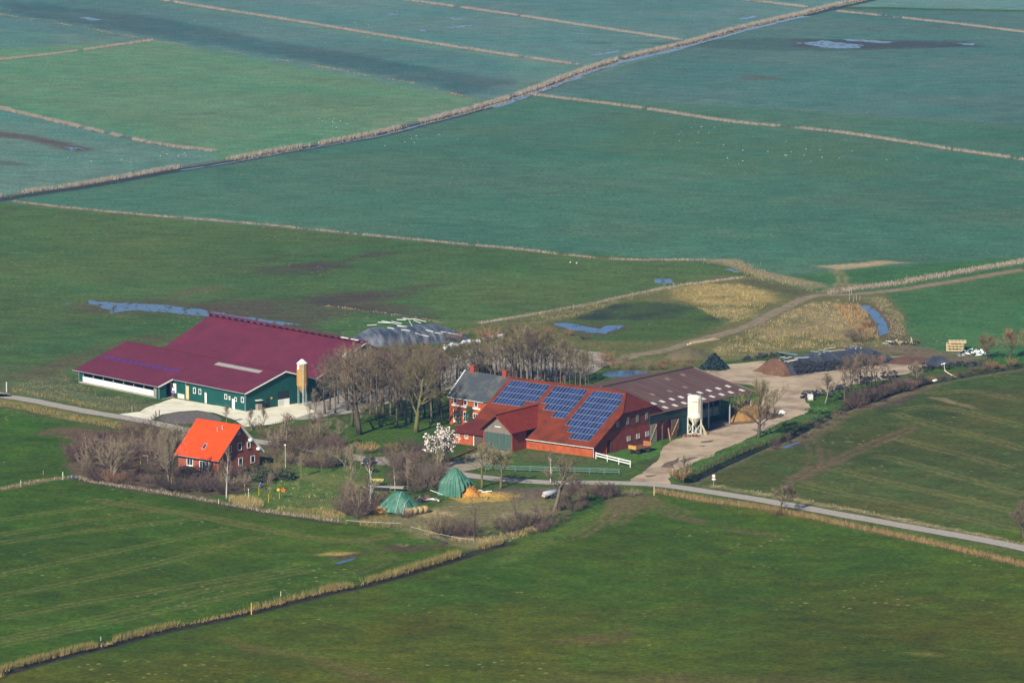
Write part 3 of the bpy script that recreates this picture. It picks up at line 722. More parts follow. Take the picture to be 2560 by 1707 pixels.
L.new(mx.outputs[2], b.inputs["Base Color"])
bp = N.new("ShaderNodeBump"); bp.inputs["Strength"].default_value = .55; bp.inputs["Distance"].default_value = .35
L.new(n1.outputs["Fac"], bp.inputs["Height"]); L.new(bp.outputs[0], b.inputs["Normal"])
me.materials.append(gm)
link(bpy.data.objects.new("ground", me), kind="structure")

# ------------------------------------------------------------------ sheets on the ground
def strip(name, px, w, z, m, jit=.12, n=6, kind="structure", pts=None):
    P = np.array(smooth(pts or wpts(px), n)); t = np.gradient(P, axis=0); t /= np.linalg.norm(t, axis=1)[:, None]
    nr = np.stack([-t[:, 1], t[:, 0]], 1)
    ww = w if np.ndim(w) else np.full(len(P), w)
    r = random.Random(5)
    mb = MB(); k = len(P)
    vs = []
    for i in range(k):
        a = P[i] + nr[i] * (ww[i] / 2 + r.uniform(-jit, jit)); c = P[i] - nr[i] * (ww[i] / 2 + r.uniform(-jit, jit))
        vs += [(a[0], a[1], z), (c[0], c[1], z)]
    mb.add(vs, [(2 * i, 2 * i + 1, 2 * i + 3, 2 * i + 2) for i in range(k - 1)])
    return mb.build(name, m, kind=kind)

def patch(name, px, z, m, rough=.6, step=1.5, seed=1, kind="structure"):
    P = wpts(px); out = []
    for a, c in zip(P, P[1:] + P[:1]):
        a = np.array(a); c = np.array(c); d = np.linalg.norm(c - a); k = max(1, int(d / step))
        for i in range(k): out.append(a + (c - a) * i / k)
    out = np.array(out)
    out[:, 0] += (fbm(out[:, 0], out[:, 1], 4, seed, 4) - .5) * rough * 4
    out[:, 1] += (fbm(out[:, 0], out[:, 1], 4, seed + 9, 4) - .5) * rough * 7
    mb = MB(); mb.poly([(p[0], p[1], z) for p in out])
    o = mb.mesh(name, m)
    import bmesh
    bm = bmesh.new(); bm.from_mesh(o); bmesh.ops.triangulate(bm, faces=bm.faces[:])
    bmesh.ops.recalc_face_normals(bm, faces=bm.faces[:])
    for f in bm.faces:
        if f.normal.z < 0: f.normal_flip()
    bm.to_mesh(o); bm.free()
    return link(bpy.data.objects.new(name, o), kind=kind)

patch("yard", YARD, .03, M['yard'], .5)
patch("yard", BACKYARD, .03, M['concrete_grey'], .4, seed=4)
patch("concrete_apron", APRON, .045, M['concrete'], .15, seed=7)
patch("gravel_bed", GRAVELPAD, .06, mat('dark_gravel', (.085, .070, .066), (.15, .125, .11), rough=.95, scale=1.5), .3, seed=8)
patch("driveway", DRIVE, .03, M['gravel'], .3, seed=9)
strip("road", ROAD, 3.9, .07, M['asphalt'])
strip("farm_track", TRACK, 3.4, .04, M['track'], .35)
strip("farm_track", zp('mr', (560, 622), (480, 650), (420, 660), (300, 640)), 3.6, .045, M['track'], .3)
MUDP = mat('wet_mud', (.10, .062, .045), (.16, .11, .075), rough=.6, scale=.5, detail=6)
for q in ([(430, 1365), (520, 1355), (560, 1365), (470, 1385)], [(770, 1225), (870, 1195), (960, 1185), (900, 1215), (830, 1240)], [(760, 1290), (860, 1285), (940, 1295), (850, 1310)], [(980, 1040), (1060, 1025), (1120, 1020), (1080, 1040), (1000, 1052)], [(960, 1075), (1040, 1072), (1010, 1085)],
          [(880, 925), (1050, 870), (1290, 875), (1180, 905), (1000, 950)], [(1000, 860), (1250, 820), (1540, 830), (1520, 850), (1250, 868)], [(640, 1240), (740, 1210), (800, 1180), (760, 1230), (700, 1290), (600, 1290)]):
    patch("mud_patch", zp('yd', *q), .045, MUDP, .35, 1.0, len(q) + int(q[0][0]))
# standing water
patch("puddle", zp('ml', (395, 552), (480, 560), (620, 570), (760, 575), (900, 590), (980, 605), (1100, 628), (1250, 645), (1380, 665), (1250, 668), (1100, 660), (960, 630), (850, 618), (720, 608), (620, 600), (500, 612), (520, 598), (430, 578)), .03, M['floodwater'], .6, 1.2, 3)
patch("puddle", zp('ul', (365, 82), (410, 80), (470, 93), (420, 97)), .03, M['floodwater'], .5, 1.5, 5)
patch("puddle", zp('ul', (290, 675), (350, 678), (400, 690), (330, 690)), .03, M['floodwater'], .3, 1.5, 6)
patch("puddle", zp('ul', (2055, 82), (2130, 88), (2100, 95)), .03, M['floodwater'], .4, 1.5, 7)
patch("puddle", zp('ul', (2040, 128), (2170, 115), (2165, 124), (2080, 132)), .03, M['floodwater'], .4, 1.5, 8)
patch("puddle", zp('ul', (1925, 138), (1965, 138), (1960, 145), (1930, 146)), .03, M['floodwater'], .4, 1.5, 9)
patch("puddle", zp('ul', (1775, 66), (1835, 62), (1830, 70), (1790, 73)), .03, M['floodwater'], .4, 1.5, 10)
patch("puddle", zp('ur', (1040, 88), (1130, 70), (1120, 82), (1060, 93)), .03, M['floodwater'], .4, 1.5, 11)
patch("puddle", zp('ur', (365, 252), (490, 232), (490, 242), (400, 258)), .03, M['floodwater'], .4, 1.5, 12)
patch("puddle", zp('ur', (1310, 200), (1440, 188), (1510, 198), (1610, 208), (1590, 222), (1460, 224), (1380, 212)), .03, M['floodwater'], 1.0, 1.5, 13)
patch("puddle", zp('ur', (1500, 180), (1640, 185), (1780, 196), (1700, 200), (1560, 190)), .03, M['floodwater'], .8, 1.5, 14)
patch("puddle", zp('ur', (2040, 198), (2130, 200), (2120, 210), (2070, 208)), .03, M['floodwater'], .8, 1.5, 15)
patch("puddle", zp('mr', (655, 272), (720, 270), (745, 288), (700, 296), (655, 288)), .03, M['floodwater'], .4, 1.2, 16)
patch("pond", zp('mr', (190, 475), (280, 475), (350, 490), (400, 498), (440, 485), (510, 485), (440, 522), (340, 515), (260, 505)), .03, M['water'], .6, 1.2, 17)
patch("pond", zp('yd', (120, 345), (300, 340), (440, 350), (520, 362), (480, 390), (380, 400), (250, 400), (80, 400), (20, 380)), .05, M['water'], .3, 1.2, 18)
patch("pond", zp('mr', (1590, 395), (1640, 395), (1690, 430), (1725, 480), (1730, 520), (1690, 530), (1675, 480), (1640, 430)), .03, M['water'], .2, 1.2, 19)
patch("puddle", zp('bl', (1540, 285), (1600, 270), (1650, 260), (1620, 275), (1560, 292)), .03, M['floodwater'], .3, 1.0, 20)
patch("puddle", zp('rr', (700, 925), (760, 900), (840, 882), (800, 900), (730, 930)), .03, M['floodwater'], .2, 1.0, 21)
patch("puddle", zp('wl', (800, 1290), (940, 1275), (955, 1300), (880, 1310)), .03, M['floodwater'], .2, .8, 22)
patch("puddle", zp('bn', (80, 5), (60, 2), (30, -5), (-20, 0)), .03, M['floodwater'], .3, 1.0, 23)
patch("pond", zp('gr', (1460, 440), (1490, 436), (1500, 448), (1470, 452)), .03, M['water'], .1, 1.0, 24)
DW = M['water']
strip("ditch_water", [(p[0] + 8, p[1] + 8) for p in D_MAIN[13:20]], 3.6, .03, DW, .9, 5)
strip("ditch_water", [(p[0] + 6, p[1] + 7) for p in D_MAIN[7:14]], 1.3, .03, DW, .3, 5)
strip("ditch_water", [(p[0] + 2, p[1] + 2) for p in D_NEAR], .7, -.48, mat('ditch_mud_water', (.03, .024, .02), (.02, .016, .013), rough=.15), .15, 5)
strip("ditch_water", D_RIGHT, 1.1, -1.15, mat('dark_ditch_water', (.015, .018, .02), rough=.08), .15, 4)
strip("ditch_water", zp('mr', (985, 225), (1020, 235), (1040, 242)), 1.6, .03, DW, .2, 4)

# ------------------------------------------------------------------ the air
hz = MB(); hz.box(-5300, 5300, -1600, 7100, -2.4, 171.5)
hm = bpy.data.materials.new("marsh_air"); hm.use_nodes = True
hn = hm.node_tree; hn.nodes.remove(hn.nodes["Principled BSDF"])
pv = hn.nodes.new("ShaderNodeVolumePrincipled")
pv.inputs["Color"].default_value = (.15, .44, 1.0, 1)
pv.inputs["Density"].default_value = .000062
pv.inputs["Anisotropy"].default_value = 0.0
hn.links.new(pv.outputs[0], hn.nodes["Material Output"].inputs["Volume"])
hz.build("haze", hm, kind="stuff")

# ------------------------------------------------------------------ reeds and straw grass: blades nobody could count
def blade_mesh(name, pts, hgt, wid, m, seed, lean=.3, zf=None):
    """one three-cornered blade per point"""
    r = np.random.default_rng(seed); n = len(pts)
    yaw = r.uniform(0, math.pi, n); h = hgt * r.uniform(.55, 1.15, n); w = wid * r.uniform(.6, 1.3, n)
    dx = np.cos(yaw) * w / 2; dy = np.sin(yaw) * w / 2
    lx = r.normal(0, lean, n) * h; ly = r.normal(0, lean, n) * h
    z = np.zeros(n) if zf is None else zf(pts[:, 0], pts[:, 1])
    V = np.empty((n, 3, 3))
    V[:, 0] = np.stack([pts[:, 0] - dx, pts[:, 1] - dy, z], 1)
    V[:, 1] = np.stack([pts[:, 0] + dx, pts[:, 1] + dy, z], 1)
    V[:, 2] = np.stack([pts[:, 0] + lx, pts[:, 1] + ly, z + h], 1)
    me = bpy.data.meshes.new(name)
    me.vertices.add(n * 3); me.vertices.foreach_set("co", V.astype(np.float32).ravel())
    me.loops.add(n * 3); me.loops.foreach_set("vertex_index", np.arange(n * 3, dtype=np.int32))
    me.polygons.add(n); me.polygons.foreach_set("loop_start", np.arange(0, n * 3, 3, dtype=np.int32))
    me.update(calc_edges=True); me.materials.append(m)
    return me

def along(px, w, per_m, seed, off=0.0, clump=.35, cs=4.0):
    P = np.array(smooth(wpts(px), 5)); seg = np.linalg.norm(np.diff(P, axis=0), axis=1); cum = np.concatenate([[0], np.cumsum(seg)])
    r = np.random.default_rng(seed); n = int(cum[-1] * per_m)
    s = r.uniform(0, cum[-1], n); i = np.clip(np.searchsorted(cum, s) - 1, 0, len(seg) - 1)
    t = ((s - cum[i]) / np.maximum(seg[i], 1e-6))[:, None]
    q = P[i] * (1 - t) + P[i + 1] * t
    d = np.diff(P, axis=0)[i] / np.maximum(seg[i], 1e-6)[:, None]; nr = np.stack([-d[:, 1], d[:, 0]], 1)
    q = q + nr * (r.normal(0, w / 3, n) + off)[:, None]
    if clump: q = q[fbm(q[:, 0], q[:, 1], cs, seed, 3) > clump]
    return q

def within(px, dens, seed, clump=.5, cs=5.0):
    P = np.array(wpts(px)); lo = P.min(0); hi = P.max(0)
    r = np.random.default_rng(seed); n = int((hi[0] - lo[0]) * (hi[1] - lo[1]) * dens)
    q = r.uniform(lo, hi, (n, 2)); q = q[inside(q[:, 0], q[:, 1], [tuple(p) for p in P])]
    return q[fbm(q[:, 0], q[:, 1], cs, seed, 3) > clump] if len(q) else q

def blade_mat(name, cols, tr=True):
    m = mat(name, cols[0], cols[-1], rough=.9, scale=.15, spec=.1, island=cols)
    return m
STRAW = [(.27, .215, .12), (.36, .29, .165), (.18, .14, .08), (.40, .325, .19), (.11, .115, .05), (.15, .11, .07)]
GOLD = [(.34, .25, .085), (.42, .32, .115), (.24, .17, .07), (.12, .13, .04), (.19, .135, .06), (.09, .11, .03)]
PINK = [(.28, .23, .18), (.37, .31, .245), (.19, .15, .12), (.42, .35, .28)]
RUSTY = [(.30, .17, .075), (.38, .25, .10), (.20, .115, .06), (.44, .31, .14), (.13, .12, .045)]
M['reed'] = blade_mat('reed_blades', STRAW); M['gold'] = blade_mat('golden_grass_blades', GOLD)
M['reedpink'] = blade_mat('faded_reed_blades', PINK); M['rusty'] = blade_mat('rusty_sedge_blades', RUSTY)
M['brightgold'] = blade_mat('bright_golden_blades', [(.40, .31, .13), (.48, .38, .17), (.30, .22, .09), (.20, .17, .06)]); M['bankgrass'] = blade_mat('bank_grass_blades', [(.045, .10, .015), (.075, .12, .03), (.035, .07, .015), (.13, .13, .05), (.09, .07, .04)])
def reeds(name, pts, h, w, m, seed, label, lean=.22, zf=None):
    o = bpy.data.objects.new(name, blade_mesh(name, pts, h, w, m, seed, lean, zf))
    return link(o, label=label, cat=None, kind="stuff")
cut = lambda P, a, b: P[a:b]
reeds("reeds", np.concatenate([along(D_MAIN[:8], 2.4, 36, 1, clump=.33, cs=8), along(D_MAIN[8:], 2.4, 30, 2, clump=.33, cs=8)]), 1.35, .14, M['reedpink'], 1, "faded pinkish reeds along the long main ditch")
reeds("reeds", along(D_MAIN[8:], 2.0, 7, 3, off=-3.4), .5, .2, M['reed'], 3, "low straw fringe on the near side of the main ditch")
for i, (L_, lab) in enumerate(((D_A, "pale straw reeds along the ditch west of the main ditch"), (D_C, "pale reed line along the long far ditch"), (D_D, "pale reed line along the farthest parallel ditch"),
                               (D_E, "straw reeds along the ditch across the big east fields"), (D_G, "pale reeds along the far north-east ditch"), (D_B, "thin reed line on the short far cross ditch"), (D_F, "thin pale reeds near the far ditch junction"))):
    reeds("reeds", along(L_, 2.2, 32, 20 + i, clump=.30, cs=9), 1.0, .14, M['reedpink'], 20 + i, lab)
reeds("reeds", along(D_B2, 2.4, 7, 31, clump=.5, cs=10), .5, .2, M['reed'], 31, "broken line of dry tufts across the far pale field")
reeds("reeds", along(D_H, 1.6, 22, 32, clump=.3), .65, .12, M['reedpink'], 32, "low faded reeds on the ditch behind the meadow")
reeds("reeds", np.concatenate([along(D_H2, 5, 26, 33, clump=.4), along(zp('mr', (880, 190), (1000, 192), (1060, 205), (1110, 245), (1300, 290)), 5, 18, 34, clump=.4)]), .5, .12, M['reed'], 33, "straw grass on the curved bank by the farm track")
reeds("reeds", along(D_I[4:], 1.4, 20, 35, clump=.25), .55, .11, M['reedpink'], 35, "dry grass on the old field boundary behind the pond")
reeds("reeds", along(D_I[:4], 1.4, 6, 36, clump=.4), .5, .2, M['reed'], 36, "thin dry grass line in the wet meadow")
reeds("reeds", along(D_R, 4.0, 36, 37, clump=.3), .7, .12, M['reedpink'], 37, "faded reeds beside the track going east")
nearpts = np.concatenate([along(D_NEAR[0:5], 1.1, 95, 40, off=1.3, clump=.36, cs=5), along(D_NEAR[4:7], 1.1, 80, 41, off=1.3, clump=.42, cs=4), along(D_NEAR[7:9], 1.2, 34, 42, off=1.3, clump=.4, cs=3), along(D_NEAR[8:], 1.5, 110, 43, off=1.5, clump=.42, cs=4)])
reeds("reeds", nearpts, 1.25, .062, M['gold'], 40, "golden reed fringe along the ditch between the two nearest fields", .34)
reeds("sedge", np.concatenate([along(D_NEAR[:8], .8, 12, 44, off=.7, clump=.5), along(D_NEAR[6:10], .9, 12, 45, off=.9, clump=.42)]), .7, .10, M['rusty'], 44, "dark rusty sedge at the water's edge of the nearest ditch", .35)
reeds("reeds", along(D_ROADN, 1.7, 60, 46, clump=.25, cs=3), 1.0, .065, M['rusty'], 46, "rusty reed strip along the south side of the road", .3)
reeds("reeds", along([(1790, 1214), (1900, 1232), (2000, 1250), (2150, 1278), (2300, 1308), (2500, 1348), (2600, 1370)], 1.8, 9, 47, clump=.42, cs=4), .35, .14, M['reed'], 47, "short dry mown grass along the north side of the road", .6)
reeds("reeds", along([(-60, 1000), (60, 1019), (143, 1037), (224, 1054), (306, 1070), (388, 1084), (440, 1092)], 3.0, 56, 48, clump=.33, cs=3), .85, .07, M['gold'], 48, "golden reeds on the verge below the west road", .3)
reeds("reeds", along([(20, 975), (90, 985), (160, 1000), (230, 1015), (320, 1028)], 2.4, 26, 49, clump=.42, cs=3), .75, .07, M['gold'], 49, "golden tufts between the west road and the green barn", .3)
reeds("dry_grass", within([(20, 960), (160, 935), (210, 965), (400, 1005), (370, 1036), (250, 1018), (60, 985)], 6, 50, 0.47, 2.6), 0.28, 0.087, M['reed'], 50, "dry rough grass on the slope below the green barn", .5)
reeds("dry_grass", within(zp('mr', (700, 300), (900, 280), (1060, 300), (1200, 340), (1190, 370), (1110, 440), (1000, 480), (880, 420), (760, 360)), 7, 51, 0.50, 2.6), 0.56, 0.099, M['gold'], 51, "golden grass mass beyond the wet hollow", .35)
reeds("dry_grass", within(zp('mr', (1100, 490), (1380, 380), (1500, 365), (1600, 400), (1680, 520), (1690, 560), (1500, 590), (1250, 590), (950, 640), (900, 610)), 7, 52, 0.52, 2.6), 0.50, 0.093, M['reed'], 52, "straw grass thicket between the farm track and the pond channel", .35)
reeds("dry_grass", within(zp('mr', (1100, 490), (1400, 500), (1690, 540), (1700, 580), (1500, 590), (1250, 590), (950, 640), (900, 610)), 6, 53, 0.56, 2.6), 0.74, 0.087, M['gold'], 53, "bright golden tufts in front of the channel thicket", .3)
reeds("dry_grass", within(zp('mr', (1640, 355), (1720, 360), (1800, 450), (1820, 520), (1790, 540), (1720, 545), (1740, 480)), 9, 54, 0.47, 2.6), 0.50, 0.087, M['reed'], 54, "straw grass on the outer bank of the bent channel", .35)
reeds("sedge", within(zp('mr', (1480, 400), (1590, 395), (1640, 440), (1680, 510), (1650, 540), (1560, 500)), 8, 55, .4), 1.1, .13, M['rusty'], 55, "rusty sedge lining the bent water channel", .3)
reeds("dry_grass", within(zp('mr', (0, 450), (330, 385), (700, 305), (760, 310), (500, 380), (280, 450), (100, 480)), 6, 56, 0.50, 2.6), 0.37, 0.093, M['reed'], 56, "straw grass strip behind the wet hollow", .4)
reeds("dry_grass", within(zp('gv', (-60, 1000), (250, 1010), (600, 1000), (900, 1010), (960, 1060), (950, 1150), (700, 1150), (300, 1095), (-60, 1050)), 21, 57, 0.45, 2.6), 0.50, 0.062, M['gold'], 57, "golden grass border along the orchard's south edge", .35)
reeds("dry_grass", within(zp('ho', (1020, 1150), (1200, 1140), (1390, 1200), (1390, 1250), (1150, 1250), (1020, 1200)), 24, 58, 0.37, 2.6), 0.56, 0.062, M['gold'], 58, "golden tuft bed in front of the orchard posts", .35)
reeds("dry_grass", within(zp('gd', (180, 900), (450, 900), (520, 990), (300, 1020), (150, 1000)), 21, 59, 0.40, 2.6), 0.56, 0.062, M['gold'], 59, "golden grass below the tarpaulin stack", .35)
reeds("dry_grass", within(zp('gd', (700, 990), (850, 1000), (1250, 1120), (1600, 1080), (1950, 960), (1900, 1060), (1500, 1190), (1300, 1180), (800, 1090)), 18, 60, 0.45, 2.6), 0.50, 0.068, M['reed'], 60, "straw grass round the shrubs by the white tape fence", .35)
reeds("dry_grass", along(D_LEFT[5:], 1.6, 14, 61, clump=.35, cs=3), .6, .11, M['reedpink'], 61, "dry grass line along the garden's field edge", .4)
reeds("dry_grass", along(D_LEFT[:6], 1.2, 12, 62, clump=.4, cs=3), .6, .11, M['reed'], 62, "dry grass along the small west ditch", .4)
reeds("dry_grass", within(zp('mr', (700, 300), (900, 280), (1060, 300), (1200, 340), (1190, 370), (1110, 440), (1000, 480), (880, 420), (760, 360)), 8, 70, .60, 2.2), .7, .09, M['brightgold'], 70, "brightest golden tufts beyond the wet hollow", .3)
reeds("dry_grass", within(zp('mr', (1060, 520), (1380, 385), (1500, 370), (1600, 400), (1680, 520), (1690, 560), (1500, 590), (1250, 590), (950, 640), (900, 610)), 7, 71, .62, 2.0), .65, .09, M['brightgold'], 71, "bright straw tufts scattered over the channel thicket", .3)
reeds("dry_grass", within(zp('gv', (-60, 1000), (250, 1010), (600, 1000), (900, 1010), (960, 1060), (950, 1150), (700, 1150), (300, 1095), (-60, 1050)), 24, 72, .56, 1.6), .9, .07, M['brightgold'], 72, "bright golden tufts on the orchard's south edge", .35)
reeds("dry_grass", within(zp('ho', (1000, 1140), (1200, 1130), (1400, 1200), (1400, 1255), (1150, 1250), (1000, 1200)), 34, 73, .42, 1.6), .95, .07, M['brightgold'], 73, "bright golden tufts in front of the orchard posts", .35)
reeds("dry_grass", within(zp('gd', (680, 980), (880, 1000), (1250, 1120), (1600, 1080), (1950, 960), (1900, 1060), (1500, 1190), (1300, 1180), (800, 1090)), 26, 74, .56, 1.8), .8, .07, M['brightgold'], 74, "bright straw tufts round the tape fence shrubs", .35)
reeds("dry_grass", within([(640, 1190), (760, 1175), (900, 1190), (980, 1220), (930, 1270), (800, 1265), (660, 1250)], 6, 75, .62, 1.8), .45, .06, M['brightgold'], 75, "scattered straw tufts over the orchard grass", .4)
reeds("bank_grass", within(bank, 9, 63, .3, 3), .35, .13, M['bankgrass'], 63, "green tussock grass on the farm ditch bank", .5)
reeds("sedge", along(D_RIGHT[:6], .8, 22, 64, off=1.7, clump=.3), .8, .11, blade_mat('dark_bank_blades', [(.10, .06, .04), (.06, .05, .02), (.14, .09, .05), (.04, .03, .02)]), 64, "dark dead growth on the steep side of the farm ditch", .3, lambda x, y: np.full(x.shape, -.5))

# ------------------------------------------------------------------ bare trees and shrubs
BARK = dict(
    oak=((.105, .082, .058), (.065, .050, .038)), grey=((.170, .135, .098), (.105, .082, .060)), birch=((.62, .58, .52), (.30, .26, .22)),
    moss=((.150, .145, .050), (.095, .085, .040)), dark=((.075, .050, .040), (.045, .032, .028)), pale=((.28, .23, .16), (.18, .14, .10)), yellow=((.40, .33, .10), (.24, .19, .07)))
for k, (a, c) in BARK.items(): M['bark_' + k] = mat(k + '_bark', a, c, rough=.95, scale=1.5, spec=.1, stretch=(1, 1, .3))
def twig(name, cols): M['twig_' + name] = mat(name + '_twigs', cols[0], cols[-1], rough=.95, scale=.5, spec=.08, island=cols)
twig('brown', [(.150, .112, .070), (.20, .155, .100), (.100, .074, .050), (.17, .13, .08)])
twig('olive', [(.185, .150, .072), (.140, .115, .055), (.225, .185, .095), (.11, .088, .048)])
twig('purple', [(.140, .098, .072), (.18, .13, .095), (.098, .066, .053), (.155, .11, .078)])
twig('pale', [(.24, .195, .125), (.185, .148, .095), (.29, .24, .155), (.14, .11, .075)])
twig('rust', [(.23, .125, .062), (.17, .095, .050), (.28, .17, .09), (.13, .08, .045)])
twig('dark', [(.070, .054, .042), (.10, .073, .056), (.050, .039, .033)])
twig('scrub', [(.120, .088, .062), (.165, .125, .088), (.082, .060, .044), (.14, .105, .07)])
twig('scrubpurple', [(.115, .072, .062), (.155, .100, .082), (.080, .050, .044), (.13, .088, .068)])
twig('orange', [(.36, .22, .10), (.28, .17, .075), (.42, .28, .13), (.20, .12, .06)])

def twig_cone(V, Fc, p, d, L, r, bend):
    """a tapering, slightly bent twig: three-sided, two lengths"""
    x = d.orthogonal().normalized(); y = d.cross(x)
    mid = p + d * (L * .5) + bend * (L * .12); tip = p + d * L + bend * (L * .35)
    b = len(V)
    for q, rr in ((p, r), (mid, r * .7)):
        for a in (0, 2.094, 4.189):
            V.append(q + x * (rr * math.cos(a)) + y * (rr * math.sin(a)))
    V.append(tip)
    for i in range(3):
        j = (i + 1) % 3
        Fc.append((b + i, b + j, b + 3 + j, b + 3 + i)); Fc.append((b + 3 + i, b + 3 + j, b + 6))
    return mid, tip

def grow_tree(name, seed, H, spread, fork=.3, limbs=9, twr=.03, trunk_r=.3, up=.45, bark='oak', tw='brown', dens=1.0, lean=0.0, stems=1, open_=.0, droop=0.0):
    """returns (trunk mesh, crown mesh) of a leafless tree of height H with a crown spread metres wide"""
    r = random.Random(seed)
    T = MB(); V = []; Fc = []
    def rv(s): return Vector((r.gauss(0, s), r.gauss(0, s), r.gauss(0, s)))
    tips = []
    def limb(p, d, L, rad, lvl):
        n = 4 if lvl < 2 else 3
        pts = [p]; rads = [rad]; q = p.copy(); dd = d.copy()
        for k in range(n):
            dd = (dd + rv(.16) + Vector((0, 0, up * .18 - droop * .2 * k))).normalized()
            q = q + dd * (L / n); pts.append(q.copy()); rads.append(rad * (1 - .72 * (k + 1) / n))
        T.path(pts, rads, 5 if lvl == 0 else 4 if lvl == 1 else 3)
        return pts, rads, dd
    def child_dir(base, ang, az):
        x = base.orthogonal().normalized(); y = base.cross(x)
        return (base * math.cos(ang) + (x * math.cos(az) + y * math.sin(az)) * math.sin(ang)).normalized()
    R = spread / 2
    for s in range(stems):
        a0 = r.uniform(0, 6.28)
        base = Vector((0, 0, -.3)) if stems == 1 else Vector((math.cos(a0) * .25, math.sin(a0) * .25, -.3))
        d0 = Vector((lean, 0, 1)) + (rv(.05) if stems == 1 else Vector((math.cos(a0) * .3, math.sin(a0) * .3, 0)))
        d0.normalize()
        th = H * (.72 if up > .3 else .6)
        n = 6; q = base; pts = [q]; rads = [trunk_r * 1.25]; dd = d0
        for k in range(n):
            dd = (dd + rv(.06) + Vector((0, 0, .12))).normalized(); q = q + dd * (th / n); pts.append(q.copy()); rads.append(trunk_r * (1 - .78 * (k + 1) / n) * (1 if k else 1.0))
        T.path(pts, rads, 7)
        for k in range(limbs):
            t = fork + (1 - fork) * (k + r.random()) / limbs
            i = min(n - 1, int(t * n)); fr = t * n - i
            p = pts[i].lerp(pts[i + 1], fr)
            rr = (rads[i] * (1 - fr) + rads[i + 1] * fr) * .55
            az = k * 2.4 + r.uniform(-.5, .5)
            el = .25 + up * .9 * r.uniform(.6, 1.2) + .5 * (t - fork)
            d = Vector((math.cos(az) * math.cos(el), math.sin(az) * math.cos(el), math.sin(el)))
            room = R * (1.0 - .55 * max(0, (t - .55) / .45)) / max(.45, math.cos(el))
            Lm = min(room, (H - p.z) / max(.3, math.sin(el)) if el > .2 else room) * r.uniform(.75, 1.08) * .8
            lp, lr, ld = limb(p, d, Lm, max(.035, rr), 1)
            nb = max(3, int((4 + 3 * r.random()) * dens))
            for j in range(nb):
                u = .25 + .75 * (j + r.random()) / nb
                ii_ = min(len(lp) - 2, int(u * (len(lp) - 1))); f_ = u * (len(lp) - 1) - ii_
                bpnt = lp[ii_].lerp(lp[ii_ + 1], f_); bd = (lp[ii_ + 1] - lp[ii_]).normalized()
                cd = child_dir(bd, r.uniform(.45, 1.0), r.uniform(0, 6.28)); cd = (cd + Vector((0, 0, up * .3 - droop))).normalized()
                bl = Lm * r.uniform(.30, .55) * (1.15 - .5 * u)
                sp_, sr, sd_ = limb(bpnt, cd, bl, max(.022, lr[ii_] * .45), 2)
                tips.append((sp_, bl))
        for k in range(int(3 * dens) + 1):
            tips.append(([pts[-2], pts[-1], pts[-1] + (dd + rv(.3)).normalized() * H * .12], H * .14))
    up_v = Vector((0, 0, 1))
    for sp_, bl in tips:
        nt = max(4, int(12 * dens))
        for j in range(nt):
            u = .1 + .9 * (j + r.random()) / nt
            i = min(len(sp_) - 2, int(u * (len(sp_) - 1))); f_ = u * (len(sp_) - 1) - i
            p = sp_[i].lerp(sp_[i + 1], f_); bd = (sp_[i + 1] - sp_[i]).normalized()
            d = child_dir(bd, r.uniform(.3, 1.0), r.uniform(0, 6.28)); d = (d + up_v * (up * .35 - droop)).normalized()
            Lt = min(2.2, max(.5, bl * r.uniform(.35, .65)))
            mid, tip = twig_cone(V, Fc, p, d, Lt, twr, up_v * (up - .1 - droop * 2))
            for q_ in range(2):
                d2 = child_dir(d, r.uniform(.4, .9), r.uniform(0, 6.28))
                twig_cone(V, Fc, mid.lerp(tip, r.uniform(0, .8)), d2, Lt * r.uniform(.4, .7), twr * .75, up_v * (up * .5 - droop))
    trunk = T.mesh("trunk", M['bark_' + bark], True)
    cm = bpy.data.meshes.new("crown"); cm.from_pydata([tuple(v) for v in V], [], Fc); cm.materials.append(M['twig_' + tw]); cm.update()
    return trunk, cm

def grow_shrub(name, seed, H, W, stems=26, tw='brown', twr=.028, up=.8, kids=7, fan=1.0):
    """many stems from one stool, twigs all along them"""
    r = random.Random(seed); V = []; Fc = []; T = MB(); up_v = Vector((0, 0, 1))
    for s in range(stems):
        az = r.uniform(0, 6.28); k = math.sqrt(r.random())
        base = Vector((math.cos(az) * W * .16 * k, math.sin(az) * W * .16 * k, -.1))
        el = math.pi / 2 - k * fan * .9
        L = H * r.uniform(.45, 1.15) / max(.6, math.sin(el))
        L = min(L, (W * .5) / max(.2, math.cos(el))) if math.cos(el) > .3 else L
        d = Vector((math.cos(az) * math.cos(el), math.sin(az) * math.cos(el), math.sin(el)))
        p1 = base + d * L * .55 + Vector((r.gauss(0, .1), r.gauss(0, .1), 0)); p2 = base + d * L + up_v * L * .08
        T.path([base, p1, p2], [.045, .03, .012], 3)
        for j in range(kids):
            u = .22 + .78 * (j + r.random()) / kids
            p = base.lerp(p1, u / .55) if u < .55 else p1.lerp(p2, (u - .55) / .45)
            x = d.orthogonal().normalized(); y = d.cross(x); a = r.uniform(0, 6.28); an = r.uniform(.35, 1.0)
            dd = (d * math.cos(an) + (x * math.cos(a) + y * math.sin(a)) * math.sin(an) + up_v * .2 * up).normalized()
            Lt = H * r.uniform(.16, .34)
            mid, tip = twig_cone(V, Fc, p, dd, Lt, twr, up_v * .4 * up)
            for q in range(3):
                d2 = (dd + Vector((r.gauss(0, .5), r.gauss(0, .5), r.gauss(0, .4)))).normalized()
                twig_cone(V, Fc, mid.lerp(tip, r.random() * .8), d2, Lt * r.uniform(.4, .75), twr * .75, up_v * .2)
    st = T.mesh("stem", M['twig_' + tw], False)
    cm = bpy.data.meshes.new("twigs"); cm.from_pydata([tuple(v) for v in V], [], Fc); cm.materials.append(M['twig_' + tw]); cm.update()
    return st, cm

